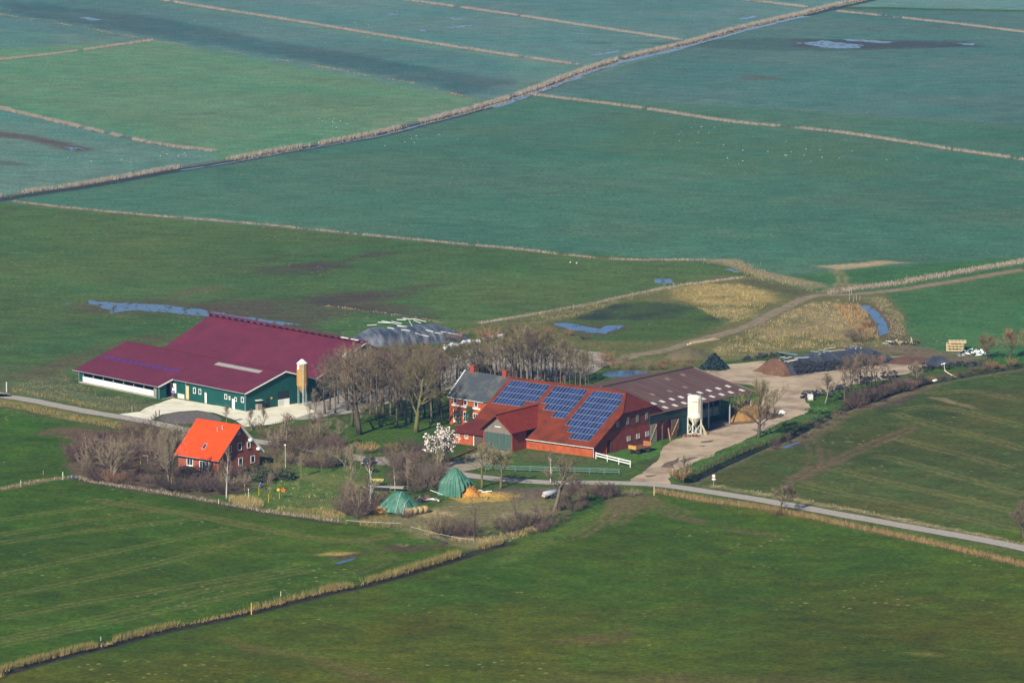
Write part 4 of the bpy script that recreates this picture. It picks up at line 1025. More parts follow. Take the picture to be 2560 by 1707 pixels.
def leaf_bush(seed, H, W, m, n=900, leaf=.22, cone=0.0):
    """evergreen: leaf-sized faces through a lumpy volume, light and dark by their own tilt"""
    r = random.Random(seed); mb = MB()
    lumps = [(r.uniform(-.32, .32) * W, r.uniform(-.32, .32) * W, r.uniform(.25, .75) * H, r.uniform(.2, .34)) for _ in range(9)]
    for _ in range(n):
        if cone:
            z = H * (1 - math.sqrt(r.random()) * .98) ; rad = W / 2 * (1 - z / H) * r.uniform(.55, 1.05); a = r.uniform(0, 6.28)
            c = Vector((rad * math.cos(a), rad * math.sin(a), z))
        else:
            lx, ly, lz, lr = r.choice(lumps); v = Vector((r.gauss(0, 1), r.gauss(0, 1), r.gauss(0, 1))).normalized() * r.uniform(.6, 1.05)
            c = Vector((lx + v.x * lr * W, ly + v.y * lr * W, max(.05, lz + v.z * lr * H * .9)))
        x = Vector((r.gauss(0, 1), r.gauss(0, 1), r.gauss(0, .6))).normalized(); y = x.orthogonal().normalized()
        y = (y + Vector((r.gauss(0, .5), r.gauss(0, .5), r.gauss(0, .5)))).normalized()
        s = leaf * r.uniform(.6, 1.4)
        mb.add([c - x * s, c + y * s * .6, c + x * s, c - y * s * .6], [(0, 1, 2, 3)])
    return mb.mesh("foliage", m)

# ------------------------------------------------------------------ building helpers
def ends(mb, x0, x1, prof, m=0):
    """prism of the closed (y, z) outline prof between x0 and x1"""
    k = len(prof)
    vs = [(x0, y, z) for y, z in prof] + [(x1, y, z) for y, z in prof]
    fs = [tuple(range(k - 1, -1, -1)), tuple(range(k, 2 * k))] + [(i, (i + 1) % k, k + (i + 1) % k, k + i) for i in range(k)]
    mb.add(vs, fs, m)

def abox(mb, axis, c, sg, a0, a1, z0, z1, d0, d1, m=0):
    lo, hi = sorted((c + sg * d0, c + sg * d1))
    if axis == 'x': mb.box(lo, hi, a0, a1, z0, z1, m)
    else: mb.box(a0, a1, lo, hi, z0, z1, m)

def window(par, axis, c, sg, a, z, w, h, nx=1, nz=1, fm='white', fw=.11, sill=None, pane='glass', name='window'):
    """framed window standing proud of a wall; each pane is its own piece"""
    f = MB(); x0, x1, z0, z1 = a - w / 2, a + w / 2, z - h / 2, z + h / 2
    abox(f, axis, c, sg, x0, x1, z1 - fw, z1, -.05, .07); abox(f, axis, c, sg, x0, x1, z0, z0 + fw, -.05, .07)
    abox(f, axis, c, sg, x0, x0 + fw, z0 + fw, z1 - fw, -.05, .07); abox(f, axis, c, sg, x1 - fw, x1, z0 + fw, z1 - fw, -.05, .07)
    iw, ih = (w - 2 * fw), (h - 2 * fw)
    for k in range(1, nx):
        q = x0 + fw + iw * k / nx; abox(f, axis, c, sg, q - .035, q + .035, z0 + fw, z1 - fw, -.05, .055)
    for k in range(1, nz):
        q = z0 + fw + ih * k / nz
        abox(f, axis, c, sg, x0 + fw, x1 - fw, q - .035, q + .035, -.05, .05)
    o = f.build(name, M[fm], par)
    for i in range(nx):
        for j in range(nz):
            p = MB(); abox(p, axis, c, sg, x0 + fw + iw * i / nx + .001, x0 + fw + iw * (i + 1) / nx - .001, z0 + fw + ih * j / nz + .001, z0 + fw + ih * (j + 1) / nz - .001, -.04, .02)
            p.build("pane", M[pane], o)
    if sill:
        s = MB(); abox(s, axis, c, sg, x0 - .06, x1 + .06, z0 - .13, z0 - .004, -.04, .14); s.build("sill", M[sill], o)
    return o

def panel(name, par, axis, c, sg, a0, a1, z0, z1, m, d0=-.05, d1=.04, label=None):
    p = MB(); abox(p, axis, c, sg, a0, a1, z0, z1, d0, d1); return p.build(name, m, par, label)

def bthing(F, name, label, cat): return thing(name, label, cat, F.o, F.a)

# ------------------------------------------------------------------ orange-roofed house
F = Frame(-59.0, 869.38, -38.34); L_, s_, he, hr = 12.19, 6.89, 3.09, 9.32; k_ = (hr - he) / s_
H1 = bthing(F, "house", "brick house with a bright orange tiled roof, among bare garden trees", "house")
mb = MB(); y0, y1 = .75, 2 * s_ - .75; zw = he + k_ * .75 - .33
ends(mb, -L_ + .5, -.60, [(y0, -.3), (y1, -.3), (y1, zw), (s_, hr - .40), (y0, zw)])
mb.build("wall", M['brickhouse'], H1)
rf = MB()
rf.slab([(-L_, 0, he), (0, 0, he), (0, s_, hr), (-L_, s_, hr)], .2)
rf.slab([(0, 2 * s_, he), (-L_, 2 * s_, he), (-L_, s_, hr), (0, s_, hr)], .2)
roof = rf.build("roof", M['orange'], H1)
rc = MB()
for i in range(30):
    x = -L_ + .02 + i * .405
    rc.tube((x, s_, hr + .0), (x + .40, s_, hr + .015), .15, .165, 6)
rc.build("ridge_tile", M['orange'], roof, kind="stuff")
for sg in (0, 1):
    a = (-.02, 0, he - .06) if sg == 0 else (-.02, 2 * s_, he - .06)
    b_ = MB(); b_.bar((.03, a[1], a[2] - .05), (.03, s_, hr - .11), .07, .34); b_.build("bargeboard", M['darkwood'] if sg == 0 else M['white'], H1)
sf = MB(); sf.slab([(-.05, 2 * s_ - .05, he - .26), (-.59, 2 * s_ - .05, he - .26), (-.59, s_ + .2, hr - .42), (-.05, s_ + .2, hr - .42)], .05); sf.build("soffit", M['white'], H1)
for yy in (s_ + 3.0, s_ + 5.4):
    zz = hr - k_ * (yy - s_) - .42
    p = MB(); p.box(-.75, .16, yy - .2, yy + .2, zz - .45, zz - .02); p.build("purlin_end", M['white'], H1)
gt = MB(); gt.tube((-L_, -.07, he - .1), (0, -.07, he - .1), .08, .08, 6); gt.build("gutter", M['greywood'], H1)
for (y, z, w, h, nx) in ((7.0, 5.0, 1.25, 1.55, 1), (9.75, 4.9, 1.0, 1.3, 1), (4.05, 4.85, 1.0, 1.4, 1), (7.25, 1.85, 1.3, 1.6, 1), (10.95, 1.8, 1.3, 1.5, 1), (3.8, 1.9, 1.0, 1.4, 1)):
    window(H1, 'x', -.60, 1, y, z, w, h, nx, 1, sill='brickdark', fw=.13)
window(H1, 'x', -.60, 1, 6.75, 7.75, .75, .6, fw=.1)
window(H1, 'y', .75, -1, -8.5, 1.85, 1.7, 1.55, 2, 1, sill='white', fw=.13)
window(H1, 'y', .75, -1, -5.1, 1.25, 1.6, 2.4, 2, 1, fw=.13, name='french_door')
window(H1, 'y', .75, -1, -3.7, 1.75, .9, 1.5, 1, 1, sill='white')
def on_roof(x, y, he_, k, up_): return Vector((x, y - k * up_ / math.hypot(1, k), he_ + k * y + up_ / math.hypot(1, k)))
sk = MB(); sk.slab([on_roof(-6.15, 1.65, he, k_, .12), on_roof(-5.35, 1.65, he, k_, .12), on_roof(-5.35, 2.75, he, k_, .12), on_roof(-6.15, 2.75, he, k_, .12)], .14)
so = sk.build("roof_window", M['steel'], H1)
sk = MB(); sk.slab([on_roof(-6.05, 1.78, he, k_, .135), on_roof(-5.45, 1.78, he, k_, .135), on_roof(-5.45, 2.62, he, k_, .135), on_roof(-6.05, 2.62, he, k_, .135)], .01); sk.build("pane", M['glass'], so)
for (x, y, r, h) in ((-5.0, 5.3, .17, .75), (-4.1, 5.8, .17, .75), (-1.95, 5.95, .09, .5), (-1.6, 5.05, .09, .4)):
    p = MB(); z = he + k_ * y; p.tube((x, y, z - .2), (x, y, z + h * .75), r * .8, r * .8, 8); p.lathe([(r * 1.3, z + h * .75), (r * 1.3, z + h * .85), (.03, z + h)], 8, 0, (x, y))
    p.build("vent_pipe", M['steel'] if r > .1 else M['orangep'], H1)

# ------------------------------------------------------------------ green dairy barn with the maroon roof
F = Frame(-57.93, 941.94, -46.8); s_, he, hr, L1, L2, s2 = 11.54, 4.07, 7.62, 25.16, 56.21, 4.0; k_ = (hr - he) / s_; zl = he - k_ * s2
D = bthing(F, "dairy_barn", "long green-walled dairy barn under a maroon roof, white panels along its open side", "barn")
YB = 22.5; zb = hr - k_ * (YB - s_)
rf = MB()
rf.slab([(-L2, -s2, zl), (-L1, -s2, zl), (-L1, 0, he), (0, 0, he), (0, s_, hr), (-L2, s_, hr)], .14)
rf.slab([(0, YB, zb), (-L2, YB, zb), (-L2, s_, hr), (0, s_, hr)], .14)
roof = rf.build("roof", M['maroon'], D)
w = MB()
ends(w, -1.0, -.5, [(.6, -.3), (YB, -.3), (YB, zb - .18), (s_, hr - .2), (.6, he + k_ * .6 - .18)])
w.box(-L1 - .3, -1.0, .6, .85, -.3, he - .02)
w.box(-L2 + 1.6, -L2 + 1.9, -s2 + 1.0, YB, -.3, zl - .05)
w.box(-L2 + 1.9, -1.0, YB - .3, YB - .05, -.3, zb - .2)
w.build("wall", M['green'], D)
ribs = MB()
for i in range(70): ribs.box(-L1 + .1 + i * .35, -L1 + .16 + i * .35, .565, .6, .45, he - .06)
for i in range(30):
    y = .9 + i * .7; zt = min(he + k_ * y, hr - k_ * (y - s_)) - .25
    ribs.box(-.5, -.465, y, y + .07, .3, zt)
ribs.build("cladding_rib", M['green'], D, kind="stuff")
fl = MB(); fl.box(-L2 + 2, -L1, -s2 + 1.05, 20, -.05, .05); fl.build("floor", M['concrete_grey'], D)
pl = MB(); pl.box(-L2 + 1.7, -L1 - 2.2, -s2 + .62, -s2 + .9, -.3, .38); pl.build("plinth", M['concrete_grey'], D)
# white curtain panels under the open strip, one by one
xa, xb = -L2 + 2.9, -L1 - 2.6
edges = [xa, xa + 1.0, xa + 2.3] + [xa + 2.3 + (xb - .8 - xa - 2.3) * i / 9 for i in range(1, 10)] + [xb]
for a, c in zip(edges[:-1], edges[1:]):
    panel("wall_panel", D, 'y', -s2 + .66, -1, a + .05, c - .05, .40, 1.62, M['white'], -.04, .03)
ps = MB()
for x in edges: ps.box(x - .045, x + .045, -s2 + .64, -s2 + .74, .38, 1.64)
ps.build("panel_joint", M['greywood'], D, kind="stuff")
for i in range(8):
    x = xa + (xb - xa) * i / 7
    p = MB(); p.box(x - .09, x + .09, -s2 + .76, -s2 + .94, .38, zl + .1); p.build("post", M['greywood'], D)
for (a, c, mm) in ((-L2 + 1.6, -L2 + 2.7, 'green'), (-L1 - 2.4, -L1 - 1.6, 'greywood'), (-L1 - 1.6, -L1 - .3, 'green')):
    panel("corner_panel", D, 'y', -s2 + .66, -1, a, c, -.2, zl - .1, M[mm], -.12, .02)
sw = MB(); sw.box(-L1 - .5, -L1 - .32, -s2 + .7, -1.6, -.2, zl + .1); sw.build("return_wall", M['green'], D)
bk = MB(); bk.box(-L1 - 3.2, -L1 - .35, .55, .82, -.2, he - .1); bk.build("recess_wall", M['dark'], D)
panel("sliding_door", D, 'y', .5, -1, -L1 - 1.95, -L1 - .1, 0, 3.3, mat('brown_boards', (.13, .055, .035), (.09, .04, .03), rough=.85, scale=3, stretch=(4, 4, .2)), -.05, .05)
# eaves, verges, gutters, downpipes
for nm, p0, p1, ww, hh, mm in (("gutter", (-L2, -s2 - .06, zl - .07), (-L1, -s2 - .06, zl - .07), .13, .12, 'steel'), ("gutter", (-L1, -.06, he - .07), (0, -.06, he - .07), .13, .12, 'steel'),
                               ("bargeboard", (.05, -.05, he - .05), (.05, s_, hr - .04), .07, .26, 'white'), ("bargeboard", (.05, YB, zb - .05), (.05, s_, hr - .04), .07, .26, 'white'),
                               ("bargeboard", (-L1 + .05, -s2 - .05, zl - .03), (-L1 + .05, .0, he - .03), .07, .30, 'white'), ("ridge_cap", (-L2, s_, hr + .03), (-20, s_, hr + .03), .35, .07, 'dulltile'), ("ridge_cap", (-20, s_, hr + .03), (0, s_, hr + .03), .35, .07, 'maroon')):
    b_ = MB(); b_.bar(p0, p1, ww, hh); b_.build(nm, M[mm], D)
for x, y, z in ((-.7, .45, he - .1), (-L1 + 4.0, .45, he - .1), (-L2 + 1.7, -s2 + .5, zl - .1), (-L1 - .5, -s2 + .5, zl - .1)):
    t_ = MB(); t_.tube((x, y, 0), (x, y, z), .06, .06, 6); t_.build("downpipe", M['steel'], D)
# blue roof lights and the glazed strip
for q in ((620, 652), (707, 668), (790, 688), (875, 706), (965, 722), (1048, 738), (1132, 755), (1220, 773), (1305, 790), (1390, 805), (1478, 822), (1562, 840), (1645, 858)):
    h_ = F.hit(*zp('bp', q), (0, -k_, 1), he)
    mb = MB(); mb.slab([on_roof(h_.x - .55, h_.y - .42, he, k_, .012), on_roof(h_.x + .55, h_.y - .42, he, k_, .012), on_roof(h_.x + .55, h_.y + .42, he, k_, .012), on_roof(h_.x - .55, h_.y + .42, he, k_, .012)], .01)
    mb.build("roof_light", M['skyblue'], roof)
a = F.hit(*zp('bn', (1118, 437)), (0, -k_, 1), he); c = F.hit(*zp('bn', (1448, 499)), (0, -k_, 1), he); yc = (a.y + c.y) / 2
mb = MB(); mb.slab([on_roof(a.x, yc - .62, he, k_, .05), on_roof(c.x, yc - .62, he, k_, .05), on_roof(c.x, yc + .62, he, k_, .05), on_roof(a.x, yc + .62, he, k_, .05)], .06)
rs = mb.build("glazed_strip", M['concrete_grey'], roof)
for i in range(12):
    x0 = a.x + (c.x - a.x) * i / 12 + .06; x1 = a.x + (c.x - a.x) * (i + 1) / 12 - .06
    mb = MB(); mb.slab([on_roof(x0, yc - .52, he, k_, .062), on_roof(x1, yc - .52, he, k_, .062), on_roof(x1, yc + .52, he, k_, .062), on_roof(x0, yc + .52, he, k_, .062)], .02)
    mb.build("pane", mat('frosted_pane', (.30, .30, .28), (.24, .24, .23), rough=.3) if i == 0 else bpy.data.materials['frosted_pane'], rs)
# front wall: hung panels, doors, windows
WP = lambda k, q: F.hit(*zp(k, q), (0, 1, 0), .6)
c = WP('bp', (1598, 1110))
panel("poster", D, 'y', .45, -1, c.x - .95, c.x + .95, 1.0, 3.1, M['white'], -.02, .03)
po = MB()
rr = random.Random(8)
for (dx, z, w_, h_, mm) in ((-.35, 2.45, .75, .8, 0), (.1, 2.15, .4, .5, 0), (.55, 2.75, .3, .4, 0), (-.6, 1.75, .3, .35, 0), (0, 1.25, 1.6, .42, 1), (.5, 2.2, .3, .25, 2)):
    n = 9; vs = [(c.x + dx + w_ / 2 * math.cos(2 * math.pi * i / n) * rr.uniform(.75, 1.1), .412 - .002 * mm, z + h_ / 2 * math.sin(2 * math.pi * i / n) * rr.uniform(.8, 1.1)) for i in range(n)]
    po.add(vs, [tuple(range(n))], mm)
po.build("poster_picture", [M['tyre'], M['blue'], M['skin']], D)
x_ = WP('bn', (862, 690)).x
panel("plinth_panel", D, 'y', .6, -1, x_ - 1.2, x_ + 1.1, 0, 1.0, M['concrete'], -.03, .05)
x_ = WP('bn', (907, 650)).x
panel("door", D, 'y', .6, -1, x_ - .55, x_ + .55, .05, 3.1, M['palewood'], -.04, .06)
for q, w_, h_ in (((960, 640), .9, 1.3), ((1000, 648), .9, 1.2), ((1190, 685), .9, 1.1), ((1218, 695), .5, .8), ((1262, 705), .8, .9), ((1312, 708), .9, 1.2)):
    p = WP('bn', q); window(D, 'y', .6, -1, p.x, p.z + .15, w_, h_, 1, 1, fw=.12)
x_ = WP('bn', (1246, 715)).x; panel("door", D, 'y', .6, -1, x_ - .45, x_ + .45, .05, 2.2, M['white'], -.04, .06)
x_ = WP('bn', (1042, 670)).x; panel("door", D, 'y', .6, -1, x_ - .3, x_ + .3, .05, 2.4, M['white'], -.04, .06)
# gable: gate with white lower boards, side door, lean-to shelf
gf = lambda q: F.hit(*zp('bn', q), (1, 0, 0), -.5)
g0, g1 = gf((1572, 650)).y, gf((1655, 640)).y
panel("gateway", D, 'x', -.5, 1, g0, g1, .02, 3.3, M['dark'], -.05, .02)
panel("gate_board", D, 'x', -.5, 1, g0, (g0 + g1) / 2 - .02, .06, 1.5, M['whitewood'], .03, .09)
panel("gate_board", D, 'x', -.5, 1, (g0 + g1) / 2 + .02, g1, .06, 1.5, M['white'], .03, .09)
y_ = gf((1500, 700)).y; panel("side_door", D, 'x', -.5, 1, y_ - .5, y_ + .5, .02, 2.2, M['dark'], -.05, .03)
y_ = gf((1525, 684)).y; panel("sign_plate", D, 'x', -.5, 1, y_ - .22, y_ + .22, 1.9, 2.3, M['yellow'], -.02, .04)
y_ = gf((1422, 690)).y; panel("canopy", D, 'x', -.5, 1, y_ - .75, y_ + .75, 2.1, 2.25, M['whitewood'], -.02, 1.0)
p = MB(); p.box(-.48, .35, y_ - .6, y_ + .6, 0, 1.3); p.build("calf_box", M['greywood'], D)

# ------------------------------------------------------------------ big cattle barn behind it
F = Frame(-43.46, 959.55, -46.98); L_, s_, he, hr = 54.98, 14.85, 4.2, 10.69; k_ = (hr - he) / s_
K = bthing(F, "cattle_barn", "largest barn, wide maroon roof with an open ridge vent, behind the green dairy barn", "barn")
rf = MB(); rf.slab([(-L_, 0, he), (0, 0, he), (0, s_ - .35, hr - k_ * .35), (-L_, s_ - .35, hr - k_ * .35)], .15); rf.slab([(0, 2 * s_, he), (-L_, 2 * s_, he), (-L_, s_ + .35, hr - k_ * .35), (0, s_ + .35, hr - k_ * .35)], .15)
roof = rf.build("roof", M['maroon'], K)
w = MB()
for x0, x1 in ((-L_ + .5, -L_ + .8), (-.9, -.6)): ends(w, x0, x1, [(.5, -.3), (2 * s_ - .5, -.3), (2 * s_ - .5, he - .05), (s_, hr - .5), (.5, he - .05)])
w.box(-L_ + .8, -.9, 2 * s_ - .8, 2 * s_ - .5, -.3, 3.8); w.box(-L_ + .8, -.9, .5, .8, -.3, he - .1); w.build("wall", M['green'], K)
rv_ = MB(); n_ = 24
for i in range(n_ + 1):
    x = -L_ + .2 + (L_ - .4) * i / n_; rv_.box(x - .05, x + .05, s_ - .5, s_ + .5, hr - .3, hr + .3)
rv_.slab([(-L_, s_ - .75, hr + .34), (0, s_ - .75, hr + .34), (0, s_, hr + .60), (-L_, s_, hr + .60)], .06)
rv_.slab([(0, s_ + .75, hr + .34), (-L_, s_ + .75, hr + .34), (-L_, s_, hr + .60), (0, s_, hr + .60)], .06)
rv_.build("ridge_vent", M['maroon'], K)
b_ = MB(); b_.bar((.05, 0, he - .05), (.05, s_, hr - .05), .07, .26); b_.build("bargeboard", M['whitewood'], K)
b_ = MB(); b_.bar((-1.5, -.07, he - .08), (0.05, -.07, he - .08), .14, .16); b_.build("gutter", M['white'], K)
for i in range(2):
    x = -8 + i * 3.4; p = MB(); p.slab([(x, s_ - .74, hr + .36), (x + 2.6, s_ - .74, hr + .36), (x + 2.6, s_ - .3, hr + .51), (x, s_ - .3, hr + .51)], .01); p.build("vent_glazing", M['skylight'], K)

# ------------------------------------------------------------------ red tiled barn with the solar arrays
F = Frame(16.85, 888.91, -36.18); L_, s_, he, hr, hh, ins = 33.4, 16.29, 2.13, 11.15, 7.75, 3.33; k_ = (hr - he) / s_; yA = s_ * (hh - he) / (hr - he)
B = bthing(F, "solar_barn", "big brick barn with a red tiled roof carrying three blue solar arrays", "barn")
yk = 3.45; zk = he + k_ * yk
rf = MB()
rf.slab([(-L_, yk, zk), (-17.2, yk, zk), (-17.2, 0, he), (0, 0, he), (0, yA, hh), (-ins, s_, hr), (-L_, s_, hr)], .22)
rf.slab([(0, 2 * s_, he), (-L_, 2 * s_, he), (-L_, s_, hr), (-ins, s_, hr), (0, 2 * s_ - yA, hh)], .22)
roof = rf.build("roof", M['redtile'], B)
hp = MB(); hp.slab([(0.02, yA - .02, hh), (.02, 2 * s_ - yA + .02, hh), (-ins, s_, hr + .01)], .22); hp.build("hip_roof", M['dulltile'], B)
ke = MB(); ke.slab([(-L_ - .35, -4.3, 2.65), (-25.0, -4.3, 2.65), (-25.0, yk + .1, zk + .03), (-L_ - .1, yk + .1, zk + .03)], .2); ke.build("lower_roof", M['dulltile'], B)  # weaker light on this shallower slope put into a duller tile colour
rc = MB(); rc.bar((-L_, s_, hr + .05), (-ins, s_, hr + .05), .34, .14); rc.bar((-ins, s_, hr + .05), (.02, yA, hh + .05), .3, .14); rc.bar((.03, yA, hh - .08), (.03, -.05, he - .08), .1, .28); rc.build("ridge_tile", M['redtile'], B)
w = MB()
ends(w, -L_ + .3, -L_ + .7, [(.4, -.4), (2 * s_ - .4, -.4), (2 * s_ - .4, he - .1), (s_, hr - .35), (.4, he - .1)])
w.box(-L_ + .7, -.8, 2 * s_ - .8, 2 * s_ - .4, -.4, he - .05)
w.build("wall", M['brick'], B)
w = MB(); w.box(-17.6, -.8, .4, .8, -.4, he - .02); w.build("front_wall", M['brick'], B)
g = MB(); ends(g, -.8, -.4, [(.4, -.4), (2 * s_ - .4, -.4), (2 * s_ - .4, he), (2 * s_ - yA, hh - .26), (yA, hh - .26), (.4, he)]); g.build("gable_wall", M['brickdark'], B)
gb = mat('red_brown_boards', (.17, .045, .040), (.12, .035, .032), rough=.85, scale=2.5, stretch=(3, 3, .2))
yb0 = 4.1 / k_ * 0 + (4.3 - he) / k_
nb_ = 26
for i in range(nb_):                                   # the boarded upper gable, board by board
    y0 = yb0 + .3 + (2 * s_ - 2 * yb0 - .6) * i / nb_; y1 = yb0 + .3 + (2 * s_ - 2 * yb0 - .6) * (i + 1) / nb_ - .05
    zt = min(hh - .3, he + k_ * min(y0, 2 * s_ - y1) - .35)
    if zt > 4.4: panel("board", B, 'x', -.4, 1, y0, y1, 4.3 + .04 * (i % 3), zt, gb, -.02, .03 + .012 * (i % 2))
window(B, 'x', -.4, 1, 5.85, 1.5, 1.7, 3.0, 1, 1, 'brick', .14, pane='dark', name='doorway')
for y in (13.1, 16.5, 19.9): window(B, 'x', -.4, 1, y, 2.05, 1.25, 1.0, 3, 2, 'whitewood', .1)
for y in (8.95, 12.65, 16.2, 19.6): panel("hatch", B, 'x', -.4, 1, y - .5, y + .5, 5.1, 6.7 if y > 9 else 6.3, M['greywood'], .05, .11)
gt = MB(); gt.tube((-17.3, -.08, he - .12), (0, -.08, he - .12), .09, .09, 6); gt.tube((-.2, .05, he - .15), (-.25, .3, 0), .07, .07, 6); gt.build("gutter", M['whitewood'], B)
# western lower wing under the kicked-out roof
w = MB(); w.box(-33.2, -24.6, -3.6, -3.2, -.3, 2.7); w.box(-33.2, -32.8, -3.2, .4, -.3, 2.9); w.build("wing_wall", M['brick'], B)
for x in (-32.3, -30.0): window(B, 'y', -3.6, -1, x, 1.75, .85, .95, 2, 1, fw=.12)
panel("wing_door", B, 'y', -3.6, -1, -28.0, -25.4, 0, 2.2, M['darkwood'], -.02, .04)
panel("door_post", B, 'y', -3.6, -1, -28.2, -28.02, 0, 2.4, M['white'], -.02, .06)
# cross gable with the tall gate
xr, xl, xm, zr, ze, yf = -16.85, -25.4, -21.13, 7.5, 4.05, -5.6
yr = (zr - he) / k_; ye = (ze - he) / k_
cg = MB()
cg.slab([(xr, yf, ze), (xr, ye, ze), (xm, yr, zr), (xm, yf, zr)], .2); cg.slab([(xl, ye, ze), (xl, yf, ze), (xm, yf, zr), (xm, yr, zr)], .2)
cgo = cg.build("gable_roof", M['dormertile'], B)
rc = MB(); rc.bar((xm, yf, zr + .05), (xm, yr, zr + .05), .3, .13); rc.bar((xr, yf - .03, ze - .06), (xm, yf - .03, zr - .06), .09, .26); rc.bar((xl, yf - .03, ze - .06), (xm, yf - .03, zr - .06), .09, .26); rc.build("verge_tile", M['redtile'], cgo)
w = MB()
w.box(-17.75, -17.45, -4.6, .42, -.3, 3.75); w.build("porch_wall", M['brickdark'], B)
w = MB(); w.box(-24.9, -24.6, -4.6, -3.1, -.3, 3.75); w.build("porch_wall", M['brickdark'], B)
gd = mat('weathered_gable_boards', (.20, .165, .135), (.14, .115, .095), rough=.9, scale=2, stretch=(3, 3, .2))
for i in range(18):
    x0 = -24.9 + 7.45 * i / 18; x1 = -24.9 + 7.45 * (i + 1) / 18 - .03; zt = ze + (zr - ze) * (1 - max(abs(x0 - xm), abs(x1 - xm)) / (xr - xm)) - .25
    panel("board", B, 'y', -4.6, -1, x0, x1, 3.55, max(3.7, zt), gd, -.05, .012 * (i % 2))
panel("gable_slot", B, 'y', -4.6, -1, xm - .75, xm + .75, 4.85, 5.0, M['white'], .02, .06)
gg = mat('faded_green_gate', (.055, .095, .080), (.04, .07, .058), rough=.8, scale=2, stretch=(3, 3, .2))
for i in range(8):
    x0 = -24.55 + 6.75 * i / 8; panel("gate_board", B, 'y', -4.55, -1, x0, x0 + .81, .02, 3.5, gg, -.04, .02 + .01 * (i % 2))
for (x, y) in ((-20.6, .012), (-20.0, .012), (-19.4, .012)): pass
# the solar arrays: every module a piece of its own
PWd, PHt = .85, 1.742 / math.cos(math.atan(k_))
mcell = MB(); mcell.box(0, PWd - .06, 0, PHt - .07, 0, .05, 0); mod_mesh = mcell.mesh("solar_panel", M['solar'])
fr_ = MB()
for (a, b2, c2, d2) in ((-.03, PWd - .03, -.035, -.002), (-.03, PWd - .03, PHt - .068, PHt - .035), (-.03, -.002, -.002, PHt - .068), (PWd - .058, PWd - .03, -.002, PHt - .068)): fr_.box(a, b2, c2, d2, -.02, .058, 0)
fr_mesh = fr_.mesh("panel_frame", M['solarframe'])
slope = math.atan(k_)
def array_row(v_top, x0, x1):
    n = int(round((x1 - x0) / PWd))
    yh = v_top
    for i in range(n):
        q = on_roof(x0 + i * PWd + .03, 0, he, k_, .10)
        d = Vector((0, math.cos(slope), math.sin(slope)))
        base = on_roof(x0 + i * PWd + .03, yh, he, k_, .10) - d * (PHt - .035)
        o = bpy.data.objects.new("solar_panel", mod_mesh); link(o, B, loc=base, rot=(slope, 0, 0))
        f = bpy.data.objects.new("panel_frame", fr_mesh); link(f, o)
rowh = PHt * math.cos(slope)
top = 15.42
A1 = [(-32.2, -22.0)] * 3 + [(-32.2, -24.55)]
A2 = [(-20.7, -12.2)] * 3 + [(-19.0, -12.2), (-15.6, -12.2)]
A3 = [(-10.8, -3.15), (-10.8, -2.3), (-10.8, -2.3), (-10.8, -2.3), (-10.8, -2.3), (-10.8, -2.3), (-9.1, -2.3), (-7.4, -2.3)]
rows3 = 1.742
for A in (A1, A2, A3):
    for j, (a, c) in enumerate(A): array_row(top - j * rows3, a, c)

# ------------------------------------------------------------------ slate-roofed farmhouse
F = Frame(-13.39, 927.55, -42.5); L_, s_, he, hr = 13.2, 5.38, 6.0, 11.0; k_ = (hr - he) / (s_ + .3)
Q = bthing(F, "farmhouse", "two-storey orange brick farmhouse with a mossy slate roof beside the solar barn", "house")
w = MB(); ends(w, 0, L_, [(0, -.3), (2 * s_, -.3), (2 * s_, he - .05), (s_, hr - .35), (0, he - .05)]); w.build("wall", M['brick'], Q)
rf = MB(); rf.slab([(-.3, -.3, he), (L_, -.3, he), (L_, s_, hr), (-.3, s_, hr)], .16); rf.slab([(L_, 2 * s_ + .3, he), (-.3, 2 * s_ + .3, he), (-.3, s_, hr), (L_, s_, hr)], .16); rf.build("roof", M['slate'], Q)
b_ = MB(); b_.bar((-.34, -.32, he), (-.34, s_, hr + .02), .16, .22); b_.bar((-.34, 2 * s_ + .32, he), (-.34, s_, hr + .02), .16, .22); b_.build("bargeboard", M['white'], Q)
gt = MB(); gt.tube((-.3, -.38, he - .1), (L_ - 3, -.38, he - .1), .08, .08, 6); gt.build("gutter", M['whitewood'], Q)
for x in (1.9, 11.3):
    c = MB(); c.box(x - .55, x + .55, s_ - .4, s_ + .4, hr - .9, hr + 1.15); c.box(x - .63, x + .63, s_ - .48, s_ + .48, hr + 1.152, hr + 1.33); c.build("chimney", M['brickdark'], Q)
panel("string_course", Q, 'y', 0, -1, .55, 9.0, 4.15, 4.5, M['white'], -.02, .06)
for x, z, w_, h_, nz in ((1.75, 5.2, 1.05, 1.0, 1), (4.7, 5.2, 1.05, 1.0, 1), (7.8, 5.2, 1.05, 1.0, 1), (1.85, 2.3, 1.3, 2.2, 2), (4.75, 2.2, 1.3, 2.2, 2), (7.6, 2.2, 1.3, 2.2, 2)):
    window(Q, 'y', 0, -1, x, z, w_, h_, 1 if h_ < 2 else 2, nz, fw=.10)
panel("apron_panel", Q, 'y', 0, -1, 1.2, 2.5, .55, 1.08, M['white'], -.02, .05)

